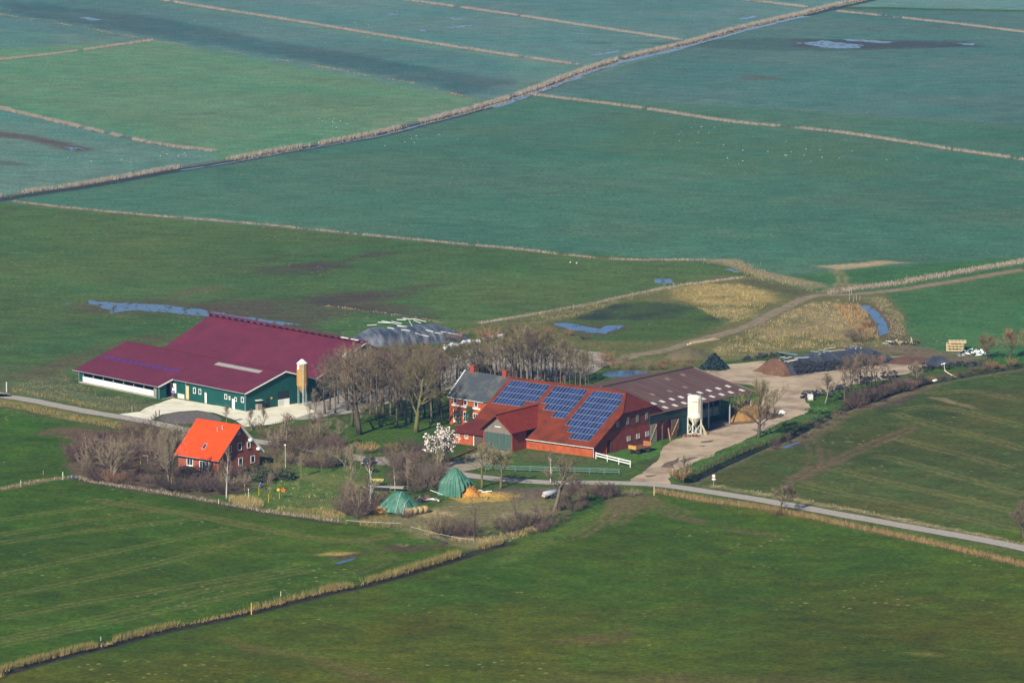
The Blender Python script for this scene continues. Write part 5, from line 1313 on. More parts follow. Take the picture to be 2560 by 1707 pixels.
# ------------------------------------------------------------------ brown-roofed cattle shed
F = Frame(31.79, 908.81, 50.93); L_, s_, he, hr = 32.47, 16.55, 5.94, 9.48; k_ = (hr - he) / s_
T = bthing(F, "cattle_shed", "open-sided cattle shed with a brown corrugated roof and white skylights", "shed")
rf = MB(); rf.slab([(0, 0, he), (L_, 0, he), (L_, s_, hr), (0, s_, hr)], .12); rf.slab([(L_, 2 * s_, he), (0, 2 * s_, he), (0, s_, hr), (L_, s_, hr)], .12)
roof = rf.build("roof", M['eternit'], T)
rc = MB(); rc.bar((0, s_, hr + .12), (L_, s_, hr + .12), .5, .24); rc.build("ridge_cap", M['darkwood'], T)
b_ = MB(); b_.bar((L_ + .04, 0, he - .05), (L_ + .04, s_, hr - .05), .08, .22); b_.build("bargeboard", M['greywood'], T)
w = MB()
ends(w, L_ - .6, L_ - .35, [(9.0, -.3), (2 * s_ - .4, -.3), (2 * s_ - .4, he - .2), (s_, hr - .2), (9.0, he + k_ * 9 - .2)]); ends(w, .3, .55, [(.4, -.3), (2 * s_ - .4, -.3), (2 * s_ - .4, he - .2), (s_, hr - .2), (.4, he - .2)])
w.box(.55, L_ - .6, 2 * s_ - .7, 2 * s_ - .4, -.3, he - .2); w.build("wall", M['darkwood'], T)
lw = MB(); lw.box(8.9, L_ - .4, 9.0, 9.3, -.3, 1.75); lw.build("feed_wall", M['concrete'], T)
rl = MB(); rl.bar((8.9, 8.9, 2.0), (L_ - .4, 8.9, 2.0), .12, .14); rl.build("feed_rail", M['steel'], T)
for i in range(10):
    x = 9.4 + i * 2.5; p = MB(); p.box(x - .08, x + .08, 8.7, 8.88, 0, he + k_ * 8.8 - .13); p.build("post", M['steel'], T)
for i in range(4):
    x = 9.0 + i * 7.7; p = MB(); p.box(x - .12, x + .12, .5, .74, 0, he - .1 + .05); p.build("eaves_post", M['steel'], T)
# the gated bay
dg = mat('dark_green_boards', (.018, .034, .034), (.012, .024, .026), rough=.85, scale=2, stretch=(3, 3, .2))
w = MB(); w.box(-4.3, 8.8, .3, .5, 4.05, he - .16); w.box(-4.3, -4.1, .5, 8.0, -.2, he - .16); w.build("gate_lintel", dg, T)
w = MB(); w.box(8.6, 8.8, .5, 9.0, -.2, he - .12); w.box(-4.3, -1.9, .32, .5, -.2, 4.05); w.build("bay_wall", dg, T)
cr_ = MB(); cr_.slab([(-4.4, .2, he - .14), (-.02, .2, he - .14), (-.02, 14, he + 2.2), (-4.4, 14, he + 2.2)], .1); cr_.build("bay_roof", M['eternit'], T)
for i in range(6): panel("door_plank", T, 'y', .28, -1, -4.25 + i * .38, -3.90 + i * .38, .05, 3.85, M['greywood'], 0, .06 + .01 * (i % 2))
br = MB(); br.bar((-4.2, .16, .4), (-2.1, .16, 3.6), .14, .05, upv=(0, 1, 0)); br.build("door_brace", M['palewood'], T)
for i in range(6): panel("door_plank", T, 'y', .2, -1, 2.95 + i * .45, 3.36 + i * .45, -.0 if i < 4 else 1.6, 3.9, mat('brown_planks', (.17, .10, .07), (.12, .075, .055), rough=.85, scale=2) if i == 0 else bpy.data.materials['brown_planks'], 0, .07 + .012 * (i % 2))
br = MB(); br.bar((3.1, .08, .6), (5.4, .08, 3.7), .16, .05, upv=(0, 1, 0)); br.build("door_brace", M['palewood'], T)
ch = MB(); ch.box(5.8, 8.5, .42, .5, 0, 4.0); ch.build("green_curtain", mat('green_curtain', (.01, .05, .05), (.01, .04, .045), rough=.7), T)
# skylights of the brown roof, one sheet each
for q in ((525, 660), (610, 640), (705, 618), (795, 597), (888, 575), (978, 553), (1068, 533), (1160, 513), (1256, 491), (640, 698), (735, 678), (825, 655), (920, 633), (1010, 612), (1100, 592), (1193, 572), (1283, 551), (1390, 530)):
    h_ = F.hit(*zp('yd', q), (0, -k_, 1), he)
    mb = MB(); mb.slab([on_roof(h_.x - .5, h_.y - .62, he, k_, .03), on_roof(h_.x + .5, h_.y - .62, he, k_, .03), on_roof(h_.x + .5, h_.y + .62, he, k_, .03), on_roof(h_.x - .5, h_.y + .62, he, k_, .03)], .03); mb.build("skylight", M['skylight'], roof)
for q in ((835, 500), (660, 420), (815, 380), (515, 570), (685, 540), (335, 520)):
    h_ = F.hit(*zp('yd', q), (0, -k_, 1), he)
    mb = MB(); mb.slab([on_roof(h_.x - .45, h_.y - .6, he, k_, .03), on_roof(h_.x + .45, h_.y - .6, he, k_, .03), on_roof(h_.x + .45, h_.y + .6, he, k_, .03), on_roof(h_.x - .45, h_.y + .6, he, k_, .03)], .03); mb.build("skylight", M['eternit'] if q[0] == 335 else bpy.data.materials.get('dirty_skylight') or mat('dirty_skylight', (.24, .17, .165), (.18, .12, .11), rough=.6), roof, label="grime-covered skylight")

# ------------------------------------------------------------------ silos, trailer, car, fences and farm gear
def hgt(p, pytop):
    b = (PH / 2 - pytop) / FPX
    return CAM_H + p.y * (-SP + b * CP) / (CP + b * SP)

# white silo by the shed
p = G(1736, 1085); s = thing("feed_silo", "cream white silo on braced legs in front of the brown-roofed shed", "silo", p, .5)
b = MB(); R = 1.48; b.lathe([(.22, 2.0), (R, 3.75), (R, 8.05), (R * .97, 8.2), (.4, 8.42)], 20); b.build("tank", M['cream'], s, smooth=False)
b = MB(); b.lathe([(R + .03, 3.7), (R + .03, 3.9)], 20); b.lathe([(R + .02, 5.9), (R + .02, 5.96)], 20); b.build("band", M['cream'], s)
for i in range(4):
    a = math.pi / 4 + i * math.pi / 2; c, q = math.cos(a) * R * .96, math.sin(a) * R * .96
    b = MB(); b.tube((c, q, 0), (c, q, 3.9), .09, .09, 6); b.build("leg", M['cream'], s)
    a2 = a + math.pi / 2; c2, q2 = math.cos(a2) * R * .96, math.sin(a2) * R * .96
    b = MB(); b.tube((c, q, .3), (c2, q2, 2.4), .045, .045, 4); b.tube((c2, q2, .3), (c, q, 2.4), .045, .045, 4); b.tube((c, q, .12), (c2, q2, .12), .07, .07, 4); b.build("brace", M['whitewood'], s)
b = MB(); b.tube((.5, -1.62, 0), (.5, -1.62, 8.4), .06, .06, 6); b.tube((.5, -1.62, 8.4), (.2, -.3, 8.5), .06, .06, 6); b.tube((1.0, -1.4, 0), (1.0, -1.4, 8.1), .05, .05, 6); b.build("fill_pipe", M['steel'], s)
lg = MB(); rr = random.Random(3)
def on_tank(a, z, w_, h_, m):
    n = 2; vs = []
    for k in (-1, 1):
        aa = a + k * w_ / 2 / R
        vs += [((R + .015) * math.cos(aa), (R + .015) * math.sin(aa), z - h_ / 2), ((R + .015) * math.cos(aa), (R + .015) * math.sin(aa), z + h_ / 2)]
    lg.add(vs, [(0, 2, 3, 1)], m)
a0 = -math.pi / 2 - .5                                  # towards the camera, in the silo's own axes
for i in range(5): on_tank(a0 - .32 + i * .16, 7.15, .15, .22, 0)
for i in range(9): on_tank(a0 + .62, 7.7 - i * .34, .20, .24, 2 if i < 5 else 0)
for i in range(4): on_tank(a0 - .42 + (i % 2) * .1, 6.4 - i * .3, .24, .2, 1)
lg.build("lettering", [M['red'], M['yellow'], M['tyre']], s)

# tan feed silos
def tan_silo(px, py, top, label):
    p = G(px, py); H = hgt(p, top); s = thing("feed_silo", label, "silo", p, .3, "tan feed silos by the barns"); R = 1.22
    zc = H * .44
    b = MB(); b.lathe([(.2, zc - 1.7), (R, zc), (R, H - 1.0)], 20, 0); b.build("tank", M['tan'], s)
    b = MB(); b.lathe([(R + .01, H - 1.02), (R + .01, H - .85), (.35, H - .1), (.33, H)], 20, 0); b.build("cone_roof", M['white'], s)
    b = MB(); b.lathe([(R + .02, H - 1.05), (R + .02, H - .82)], 20); b.build("rim", M['steel'], s)
    b = MB()
    for k in range(9):
        a = -math.pi / 2 - .3 - 1.35 + k * .045
        c = [((R + .03) * math.cos(a + d), (R + .03) * math.sin(a + d)) for d in (0, .045)]
        b.quad((*c[0], H - 1.75), (*c[1], H - 1.75), (*c[1], H - 1.05), (*c[0], H - 1.05))
    b.build("red_badge", M['red'], s)
    b = MB()
    for k in range(20):
        a = -math.pi / 2 - .3 - .95 + k * .045 ; c = [((R + .02) * math.cos(a + d), (R + .02) * math.sin(a + d)) for d in (0, .045)]
        if k < 9: b.quad((*c[0], H - 2.1), (*c[1], H - 2.1), (*c[1], H - 1.05), (*c[0], H - 1.05))
    b.build("white_badge", M['white'], s)
    for i in range(4):
        a = .4 + i * math.pi / 2; b = MB(); b.tube((R * math.cos(a), R * math.sin(a), 0), (R * math.cos(a), R * math.sin(a), zc + .4), .06, .06, 6); b.build("leg", M['steel'], s)
    b = MB(); b.tube((-.25, -R - .1, .3), (-.25, -R - .1, H - .9), .05, .05, 6); b.tube((.0, -R - .12, .3), (.0, -R - .12, H - .9), .05, .05, 6); b.tube((-.25, -R - .1, H - .9), (-.1, -.3, H), .05, .05, 6); b.build("fill_pipe", M['whitewood'], s)
    return s
tan_silo(756, 1013, 898, "tan feed silo with a white cone top at the green barn's gable")
tan_silo(868, 990, 880, "tan feed silo half hidden behind the bare grove, red badge at its top")
p = G(742, 1003); s = MB(); s.lathe([(.22, 0), (.3, .2), (.3, .7), (.24, .85)], 10); s.build("plastic_barrel", M['blue'], None, "small bright blue barrel at the tan silo's foot", "barrel", loc=p)

# farm trailer
p = G(*zp('rb', (2115, 985))); tr = thing("farm_trailer", "old open farm trailer with rust and ochre boards beside the brick barn", "trailer", p, math.radians(48))
b = MB(); b.box(-2.4, 2.4, -1.05, 1.05, .95, 1.08); b.build("bed", M['rust'], tr)
och = mat('ochre_boards', (.48, .30, .07), (.36, .20, .05), rough=.8, scale=2); rb_ = mat('orange_brown_boards', (.36, .15, .055), (.27, .11, .045), rough=.8, scale=2)
for k in range(3):
    z0 = 1.085 + k * .26
    b = MB(); b.box(-2.45, -2.38, -1.05, 1.05, z0, z0 + .24); b.build("head_board", och, tr)
    b = MB(); b.box(2.38, 2.45, -1.05, 1.05, z0, z0 + .24 + (.25 if k == 2 else 0)); b.build("tail_board", rb_, tr)
for k in range(2):
    z0 = 1.085 + k * .17
    b = MB(); b.box(-2.37, 2.37, -1.10, -1.055, z0, z0 + .15); b.build("side_board", rb_, tr)
    b = MB(); b.box(-2.37, 2.37, 1.055, 1.10, z0, z0 + .15); b.build("side_board", rb_, tr)
b = MB(); b.box(-2.3, 2.3, -.5, -.38, .72, .95); b.box(-2.3, 2.3, .38, .5, .72, .95); b.bar((-2.3, 0, .7), (-3.9, 0, .45), .12, .1); b.build("chassis", M['darkwood'], tr)
for x in (-1.55, 1.55):
    for y in (-.95, .95):
        b = MB(); b.tube((x, y - .14, .48), (x, y + .14, .48), .48, .48, 12); wv = b.build("wheel", M['tyre'], tr)
        b = MB(); b.tube((x, y - .15, .48), (x, y + .15, .48), .22, .22, 8); b.build("rim", M['rust'], wv)
b = MB(); b.tube((-2.46, -.3, 1.25), (-2.5, -.3, 1.25), .16, .16, 8); b.build("reflector", M['yellow'], tr)

# parked car
p = G(921, 1161); ca = thing("parked_car", "dark blue hatchback car parked on the garden drive", "car", p, math.radians(72))
prof = [(-2.0, .35), (-2.0, .75), (-1.85, .92), (-.95, 1.0), (-.35, 1.45), (1.35, 1.48), (1.9, 1.05), (2.0, .9), (2.0, .35)]
b = MB(); k = len(prof)
for side, wy in ((-1, .84), (1, .84)): pass
vs = []
for (x, z) in prof:
    ww = .84 if z < 1.1 else .66
    vs += [(x, -ww, z), (x, ww, z)]
fs = [(2 * i, 2 * ((i + 1) % k), 2 * ((i + 1) % k) + 1, 2 * i + 1) for i in range(k)] + [tuple(2 * i for i in range(k - 1, -1, -1)), tuple(2 * i + 1 for i in range(k))]
b.add(vs, fs); b.build("body", M['carpaint'], ca)
b = MB()
for sg in (-1, 1): b.slab([(-.75, sg * .80, 1.06), (1.6, sg * .80, 1.06), (1.2, sg * .69, 1.4), (-.3, sg * .69, 1.4)][::sg], .02)
b.slab([(-.93, -.6, 1.03), (-.93, .6, 1.03), (-.40, .55, 1.42), (-.40, -.55, 1.42)], -.02); b.slab([(1.86, .6, 1.10), (1.86, -.6, 1.10), (1.40, -.55, 1.44), (1.40, .55, 1.44)], -.02); b.build("side_window", M['glass'], ca)
for x in (-1.25, 1.25):
    for y in (-.78, .78):
        b = MB(); b.tube((x, y - .1, .32), (x, y + .1, .32), .32, .32, 12); wv = b.build("wheel", M['tyre'], ca)
        b = MB(); b.tube((x, y - .11, .32), (x, y + .11, .32), .2, .2, 8); b.build("rim", M['white'], wv)
for y in (-.6, .6): b = MB(); b.box(-2.03, -1.97, y - .16, y + .16, .62, .78); b.build("headlight", M['whitefoil'], ca); b = MB(); b.box(1.97, 2.03, y - .13, y + .13, .75, .95); b.build("tail_light", M['red'], ca)

# rail fences
def rail_fence(label, px0, px1, n, rails, m, hp, zb=.12, th=.05):
    a = G(*px0); c = G(*px1); d = c - a; L_ = d.length; f = thing("rail_fence", label, "fence", a, math.atan2(d.y, d.x))
    for i in range(n):
        x = L_ * i / (n - 1); b = MB(); b.box(x - .07, x + .07, -.07, .07, -.3, hp); b.build("post", M[m], f)
    for z, h in rails:
        for i in range(n - 1):
            b = MB(); b.box(L_ * i / (n - 1) + .01, L_ * (i + 1) / (n - 1) - .01, -.13, -.075, z - h / 2, z + h / 2); b.build("rail", M[m], f)
    return f
rail_fence("bright white two-board fence at the brick barn's corner", zp('rb', (1685, 1045)), zp('rb', (2022, 1128)), 4, ((1.25, .22), (.72, .22)), 'white', 1.4)
M['tealwood'] = mat('teal_weathered_rail', (.11, .19, .165), (.07, .13, .115), rough=.8, scale=1)
rail_fence("long teal-grey rail fence across the lawn below the brick barn", zp('rb', (605, 1160)), zp('rb', (1912, 1198)), 10, ((1.15, .14), (.85, .10), (.45, .14)), 'tealwood', 1.25)

# white tape fences at the south-west field
def tape_fence(label, pxs, h=.9):
    P = [G(*q) for q in pxs]; f = thing("tape_fence", label, "fence", P[0])
    for q in P:
        b = MB(); b.tube(q - P[0] - Vector((0, 0, .2)), q - P[0] + Vector((0, 0, h + .1)), .035, .03, 5); b.build("post", M['greywood'], f)
    for a, c in zip(P[:-1], P[1:]):
        b = MB(); b.bar(a - P[0] + Vector((0, 0, h)), c - P[0] + Vector((0, 0, h * .95)), .015, .04); b.build("tape", M['whitewood'], f)
tape_fence("white tape fence beside the brown shrubs at the dug field patch", zp('gd', (655, 1050), (930, 1120), (1140, 1160), (1270, 1175)))
tape_fence("short white tape fence below the smaller green tarpaulin", zp('gd', (20, 985), (220, 1000), (440, 1010), (560, 1012)))

# posts and signs
def post(px, py, top, label, m='greywood', r=.06, name="fence_post", cat="post", group=None, cap=None):
    p = G(px, py); h = hgt(p, top); t = thing(name, label, cat, p, 0, group)
    b = MB(); b.tube((0, 0, -.3), (0, 0, h), r, r * .9, 6); b.build("shaft", M[m], t)
    if cap: b = MB(); b.tube((0, 0, h), (0, 0, h + .22), r * 1.6, r * 1.4, 6); b.build("cap", M[cap], t)
    return t
post(*zp('bl', (1155, 517)), zp('bl', (0, 470))[1], "bright yellow marker post on the bank of the nearest ditch", 'yellow', .09, "marker_post")
post(*zp('bl', (1290, 440)), zp('bl', (0, 418))[1], "thin white marker stick near the reeds of the nearest ditch", 'white', .05, "marker_post")
post(*zp('bl', (463, 645)), zp('bl', (0, 625))[1], "thin pale stick in the golden reeds, nearest the photo's corner", 'whitewood', .05, "marker_post")
post(*zp('wl', (80, 245)), zp('wl', (0, 120))[1], "taller of two white posts by the far end of the west road", 'white', .09)
post(*zp('wl', (95, 240)), zp('wl', (0, 130))[1], "shorter of two white posts by the far end of the west road", 'whitewood', .09)
post(*zp('wl', (1617, 490)), zp('wl', (0, 410))[1], "grey post where the white yard meets the west road", 'greywood', .09)
post(*zp('wl', (1910, 565)), zp('wl', (0, 475))[1], "dark gatepost on the white yard, the one nearer the barn's open side", 'darkwood', .12)
post(*zp('wl', (1952, 582)), zp('wl', (0, 465))[1], "dark gatepost on the white yard, the one nearer the orange roof", 'darkwood', .12)
post(*zp('wl', (530, 1255)), zp('wl', (0, 1200))[1], "grey fence post standing in the grass above the little west ditch", 'greywood', .07)
post(*zp('wl', (770, 1297)), zp('wl', (0, 1222))[1], "white fence post beside the small blue ditch pool", 'white', .08)
post(*zp('wl', (255, 1383)), zp('wl', (0, 1325))[1], "pale fence post in the dry grass of the west ditch", 'whitewood', .07)
post(*zp('wl', (1127, 1342)), zp('wl', (0, 1300))[1], "pale post below the shrubs west of the orange-roofed house", 'whitewood', .07)
post(*zp('ho', (1230, 1168)), zp('ho', (0, 1055))[1], "orchard post with a white cap", 'whitewood', .06, cap='white')
post(*zp('ho', (1352, 1122)), zp('ho', (0, 1020))[1], "yellow orchard post just in front of the person in blue", 'yellow', .05)
post(*zp('ho', (1465, 1202)), zp('ho', (0, 1095))[1], "thin yellow orchard post nearest the golden tufts", 'yellow', .045)
post(*zp('ho', (1182, 1086)), zp('ho', (0, 985))[1], "brown orchard post beside the hedge shrubs", 'palewood', .07)
post(*zp('ho', (878, 1218)), zp('ho', (0, 1165))[1], "low pale post at the garden's field edge", 'whitewood', .07)
post(*zp('yd', (712, 1368)), zp('yd', (0, 1290))[1], "blue-grey post where the dirt yard meets the road", 'steel', .12, cap='darkwood')
post(*zp('yd', (530, 1560)), zp('yd', (0, 1470))[1], "wooden post at the field gateway south of the road", 'palewood', .1)
for i, q in enumerate(((1550, 372, 328), (1560, 345, 325), (1583, 372, 345), (1598, 372, 348), (1568, 378, 352))):
    post(*zp('mr', (q[0], q[1])), zp('mr', (0, q[2]))[1], "pale post of the broken gate at the channel end by the farm track", 'greywood', .09, "gate_post", "post", "posts of the broken track gate")
# round road sign
p = G(1784, 1215); sg = thing("road_sign", "round white road sign above a small plate, at the road beside the east field", "road sign", p, -.1)
b = MB(); b.tube((0, 0, -.3), (0, 0, 2.45), .045, .045, 6); b.build("pole", M['steel'], sg)
b = MB(); b.tube((0, -.06, 2.1), (0, -.09, 2.1), .36, .36, 20); dd = b.build("sign_disc", M['red'], sg); b = MB(); b.tube((0, -.091, 2.1), (0, -.10, 2.1), .29, .29, 20); b.build("sign_face", M['white'], dd)
b = MB(); b.box(-.34, .34, -.09, -.06, 1.28, 1.62); b.build("sign_plate", M['white'], sg)
# lamp post
p = G(*zp('gv', (80, 400))); h = hgt(p, zp('gv', (0, 85))[1]); lp = thing("street_lamp", "thin street lamp by the drive east of the orange-roofed house", "street lamp", p)
b = MB(); b.tube((0, 0, -.2), (0, 0, h), .06, .04, 6); b.build("pole", M['whitewood'], lp); b = MB(); b.lathe([(.06, h), (.2, h + .1), (.16, h + .32), (.05, h + .36)], 8); b.build("lamp_head", M['white'], lp)

# person in blue
p = G(*zp('ho', (1390, 1057))); pe = thing("person", "person in a blue jacket and dark trousers bending over in the orchard", "person", p, math.radians(200))
def skin_body(name, verts, edges, rad, m, parent):
    me_ = bpy.data.meshes.new(name); me_.from_pydata(verts, edges, []); me_.materials.append(M[m])
    o = link(bpy.data.objects.new(name, me_), parent)
    o.modifiers.new("s", 'SKIN'); o.modifiers.new("d", 'SUBSURF').levels = 1; o.modifiers["d"].render_levels = 1
    for v, r_ in zip(me_.skin_vertices[0].data, rad): v.radius = (r_, r_)
    me_.skin_vertices[0].data[0].use_root = True
    return o
V_ = [(0, 0, .92), (.12, 0, 1.12), (.28, 0, 1.36), (.36, 0, 1.48), (.44, 0, 1.60), (.30, .19, 1.36), (.42, .26, 1.10), (.60, .2, .92), (.68, .17, .86), (.30, -.19, 1.36), (.42, -.26, 1.10), (.60, -.2, .92), (.68, -.17, .86),
      (0, .1, .86), (.05, .12, .48), (-.02, .12, .08), (.14, .13, .04), (0, -.1, .86), (.02, -.13, .48), (-.08, -.13, .08), (.08, -.14, .04)]
E_ = [(0, 1), (1, 2), (2, 3), (3, 4), (2, 5), (5, 6), (6, 7), (7, 8), (2, 9), (9, 10), (10, 11), (11, 12), (0, 13), (13, 14), (14, 15), (15, 16), (0, 17), (17, 18), (18, 19), (19, 20)]
R_ = [.15, .15, .16, .06, .11, .07, .05, .038, .04, .07, .05, .038, .04, .1, .075, .05, .045, .1, .075, .05, .045]
skin_body("body", V_, E_, R_, 'skin', pe)
skin_body("jacket", [(0, 0, .88), (.12, 0, 1.12), (.28, 0, 1.38), (.30, .2, 1.38), (.42, .27, 1.11), (.57, .22, .95), (.30, -.2, 1.38), (.42, -.27, 1.11), (.57, -.22, .95)],
          [(0, 1), (1, 2), (2, 3), (3, 4), (4, 5), (2, 6), (6, 7), (7, 8)], [.19, .19, .19, .095, .08, .065, .095, .08, .065], 'blue', pe)
M['trouser'] = mat('dark_trousers', (.015, .016, .03), rough=.9)
skin_body("trousers", [(0, 0, .88), (0, .1, .84), (.05, .12, .48), (-.02, .12, .12), (0, -.1, .84), (.02, -.13, .48), (-.08, -.13, .12)], [(0, 1), (1, 2), (2, 3), (0, 4), (4, 5), (5, 6)], [.16, .12, .095, .075, .12, .095, .075], 'trouser', pe)
b = MB(); b.lathe([(.118, 1.61), (.125, 1.67), (.09, 1.74), (.02, 1.765)], 10, 0, (.43, 0)); b.build("hair", M['darkwood'], pe)

# yellow and orange garden toy on a stake
p = G(*zp('ho', (1592, 1160))); t = thing("garden_ornament", "yellow and orange windmill ornament on a stake in the orchard", "ornament", p)
b = MB(); b.tube((0, 0, -.2), (0, 0, 1.5), .04, .04, 5); b.build("stake", M['yellow'], t)
b = MB(); b.lathe([(.12, 1.45), (.34, 1.6), (.36, 1.85), (.2, 2.05), (.05, 2.1)], 10, 0, (-.15, 0)); b.build("pot", M['yellow'], t)
for i in range(5):
    a = i * 1.257; b = MB(); c0 = Vector((.75, -.1, 1.8)); e = Vector((math.cos(a), 0, math.sin(a))); f = Vector((-math.sin(a), 0, math.cos(a)))
    b.slab([c0 + e * .08, c0 + e * .42 - f * .05, c0 + e * .46 + f * .22, c0 + e * .12 + f * .15], .03); b.build("vane", M['orangep'], t)
b = MB(); b.bar((0, 0, 1.75), (.75, -.02, 1.8), .05, .05); b.build("arm", M['orangep'], t)

# rusty fire bowl, climbing frame west of the house
p = G(*zp('wl', (1690, 1210))); b = MB(); rr = random.Random(4)
for i in range(60):
    a = rr.uniform(0, 6.28); r_ = rr.uniform(0, 1.0); q = Vector((r_ * math.cos(a), r_ * math.sin(a), .15 + .55 * (1 - r_) * rr.random())); d = Vector((rr.gauss(0, 1), rr.gauss(0, 1), rr.gauss(0, .6))).normalized(); b.tube(q, q + d * .7, .04, .02, 4)
M['rustleaf'] = mat('rusty_brushwood', (.42, .15, .06), (.30, .10, .04), rough=.9)
b.build("brushwood_heap", M['rustleaf'], None, "rust-orange heap of brushwood on the lawn west of the house", "heap", kind=None, loc=p)
p = G(*zp('wl', (1765, 1125))); t = thing("swing_set", "bare wooden swing frame on the lawn west of the house", "swing", p, -.2)
for x in (-.75, .75): b = MB(); b.tube((x, 0, -.2), (x, 0, 1.75), .05, .05, 6); b.build("post", M['palewood'], t)
b = MB(); b.tube((-.8, 0, 1.75), (.8, 0, 1.75), .045, .045, 6); b.build("crossbar", M['palewood'], t)

# gear along the green barn's wall
p = G(*zp('bp', (2108, 1322))); b = MB(); b.box(-.75, .75, -.5, .5, 0, 2.3); t = thing("storage_cabinet", "tall grey cabinet against the green barn wall", "cabinet", p, math.radians(-46.8))
b = MB(); b.box(-.75, .75, -.45, .45, 0, 2.3); b.build("body", M['greywood'], t)
for x0, x1 in ((-.72, -.02), (.02, .72)): b = MB(); b.box(x0, x1, -.49, -.452, .05, 2.22); b.build("door", M['greywood'], t)
p = G(*zp('bp', (1872, 1278))); t = thing("wrapped_bale", "white wrapped block on the pale yard by the barn door", "bale", p, math.radians(-46))
b = MB(); b.slab([(-.8, -.4, .72), (.75, -.45, .78), (.8, .4, .8), (-.75, .45, .74)], .78); b.build("wrap", M['white'], t)

# ------------------------------------------------------------------ tarpaulin-covered stacks
def draped(name, label, px, rz, LX, LY, H, prof, m, seed, folds=.16, cat="tarpaulin"):
    """cloth laid over a stack: height from prof(u, v), folds running down its sides"""
    p = G(*px); n = 56; mm_ = 46
    mb = MB(); vs = []
    for j in range(mm_ + 1):
        for i in range(n + 1):
            u = -1 + 2 * i / n; v = -1 + 2 * j / mm_
            x = u * LX / 2; y = v * LY / 2
            r = max(abs(u), abs(v)); h = prof(u, v) * H
            ang = math.atan2(v, u); f = (1 - 2.2 * abs(math.sin(ang * 5.5 + seed + 1.5 * math.sin(ang * 2)))) * .7 + math.sin(ang * 23 + seed * 2) * .3
            sl = max(0, r - .25)
            x *= 1 + folds * .28 * f * sl; y *= 1 + folds * .28 * f * sl
            nz = float(fbm(np.array([x * 1.0 + seed * 9]), np.array([y * 1.0]), 1.3, 77, 4)[0]) - .5
            z = h + folds * f * sl * H * .12 + nz * .55 * min(1, h * 2)
            x += nz * .35; y -= nz * .35
            vs.append((x, y, max(.03, z)))
    fs = [(j * (n + 1) + i, j * (n + 1) + i + 1, (j + 1) * (n + 1) + i + 1, (j + 1) * (n + 1) + i) for j in range(mm_) for i in range(n)]
    mb.add(vs, fs)
    t = thing(name, label, cat, p, rz)
    mb.build("sheet", m, t, smooth=True)
    return t
def peaked(u, v):
    r = max(abs(u), abs(v)); r2 = math.hypot(u, v) * .75
    q = .55 * r + .45 * r2
    return max(0, 1 - max(q, .13) * 1.1) ** .95 * 1.0 + (.55 if r < .86 else .55 * max(0, (1 - r) / .14))
def flat_top(u, v):
    r = .6 * max(abs(u), abs(v)) + .4 * math.hypot(u, v) * .8
    return 1.0 if r < .22 else max(0, 1 - ((r - .22) / .74)) ** .85
tt = draped("tarpaulin_stack", "taller green tarpaulin peaked over a stack beside the orange straw", zp('gd', (1085, 690)), math.radians(-30), 6.0, 5.3, 5.5, lambda u, v: peaked(u * (1.0 if u < 0 else .92), v) / 1.45, M['tarp'], 1.0, .48)
t2 = draped("tarpaulin_stack", "smaller flat-topped green tarpaulin mound behind the row of round bales", zp('gd', (545, 850)), math.radians(-28), 8.2, 7.0, 3.8, flat_top, M['tarp'], 2.3, .30)
for a in (.25, .62):
    b = MB(); pts = []
    for k in range(9):
        v = -.98 + k * .12; u = a - .1 * k / 9; pts.append((u * 4.1, v * 3.5, flat_top(u, v) * 3.8 + .12))
    b.path(pts, [.035] * 9, 4); b.build("strap", M['whitewood'], t2)
b = MB(); rr = random.Random(9)
for i in range(240):
    u = rr.uniform(-1, .1); q = Vector((-2.5 + rr.uniform(-1.4, 1.4), -3.0 + rr.uniform(-.8, .8), rr.uniform(.1, 1.0))); d = Vector((rr.gauss(0, 1), rr.gauss(0, 1), rr.gauss(0, .5))).normalized(); b.tube(q, q + d * .5, .06, .03, 3)
b.build("straw_fringe", M['orangestraw'] if 'orangestraw' in M else M.setdefault('orangestraw', mat('orange_straw', (.56, .26, .05), (.42, .19, .04), rough=.95, scale=2)), t2, kind="stuff")

def mound(name, label, cat, px, rz, LX, LY, H, m, seed, n=22, rough=.25, power=1.0, kind=None):
    p = G(*px); mb = MB(); vs = []
    for j in range(n + 1):
        for i in range(n + 1):
            u = -1 + 2 * i / n; v = -1 + 2 * j / n
            k = 1 / max(1e-6, math.hypot(u, v)) * max(abs(u), abs(v)) if (u or v) else 1
            uu, vv = u * k, v * k; r = math.hypot(uu, vv)
            nz = float(fbm(np.array([uu * LX / 2 + seed * 7.7]), np.array([vv * LY / 2]), 1.6, seed, 3)[0]) - .5
            z = H * max(0, 1 - r ** 1.6) ** power * (1 + rough * 1.6 * nz) + rough * .35 * nz * (1 - r)
            vs.append((uu * LX / 2 * (1 + rough * .4 * nz), vv * LY / 2 * (1 + rough * .4 * nz), z if r < .99 else -.05))
    mb.add(vs, [(j * (n + 1) + i, j * (n + 1) + i + 1, (j + 1) * (n + 1) + i + 1, (j + 1) * (n + 1) + i) for j in range(n) for i in range(n)])
    return mb.build(name, m, None, label, cat, None, kind, True, p, (0, 0, rz))
mound("straw_heap", "orange straw heap spilling from under the taller green tarpaulin", "heap", zp('gd', (1205, 700)), -.5, 5.6, 4.0, 1.9, M['orangestraw'], 3, rough=.5)
mound("straw_heap", "low scattered yellow straw beside the two mossy trees", "heap", zp('gd', (1420, 700)), -.4, 7.5, 4.0, .5, M['straw'], 4, rough=.8)
for i, q in enumerate(((1330, 668), (1375, 682), (1420, 676))):
    p = G(*zp('gd', q)); b = MB(); b.box(-.6, .6, -.09, .09, 0, .14); b.build("white_board", M['white'], None, "white painted board lying on the yellow straw", "board", "white boards on the straw", loc=p + Vector((0, 0, .35)), rot=(0, 0, .3 * i - .5))
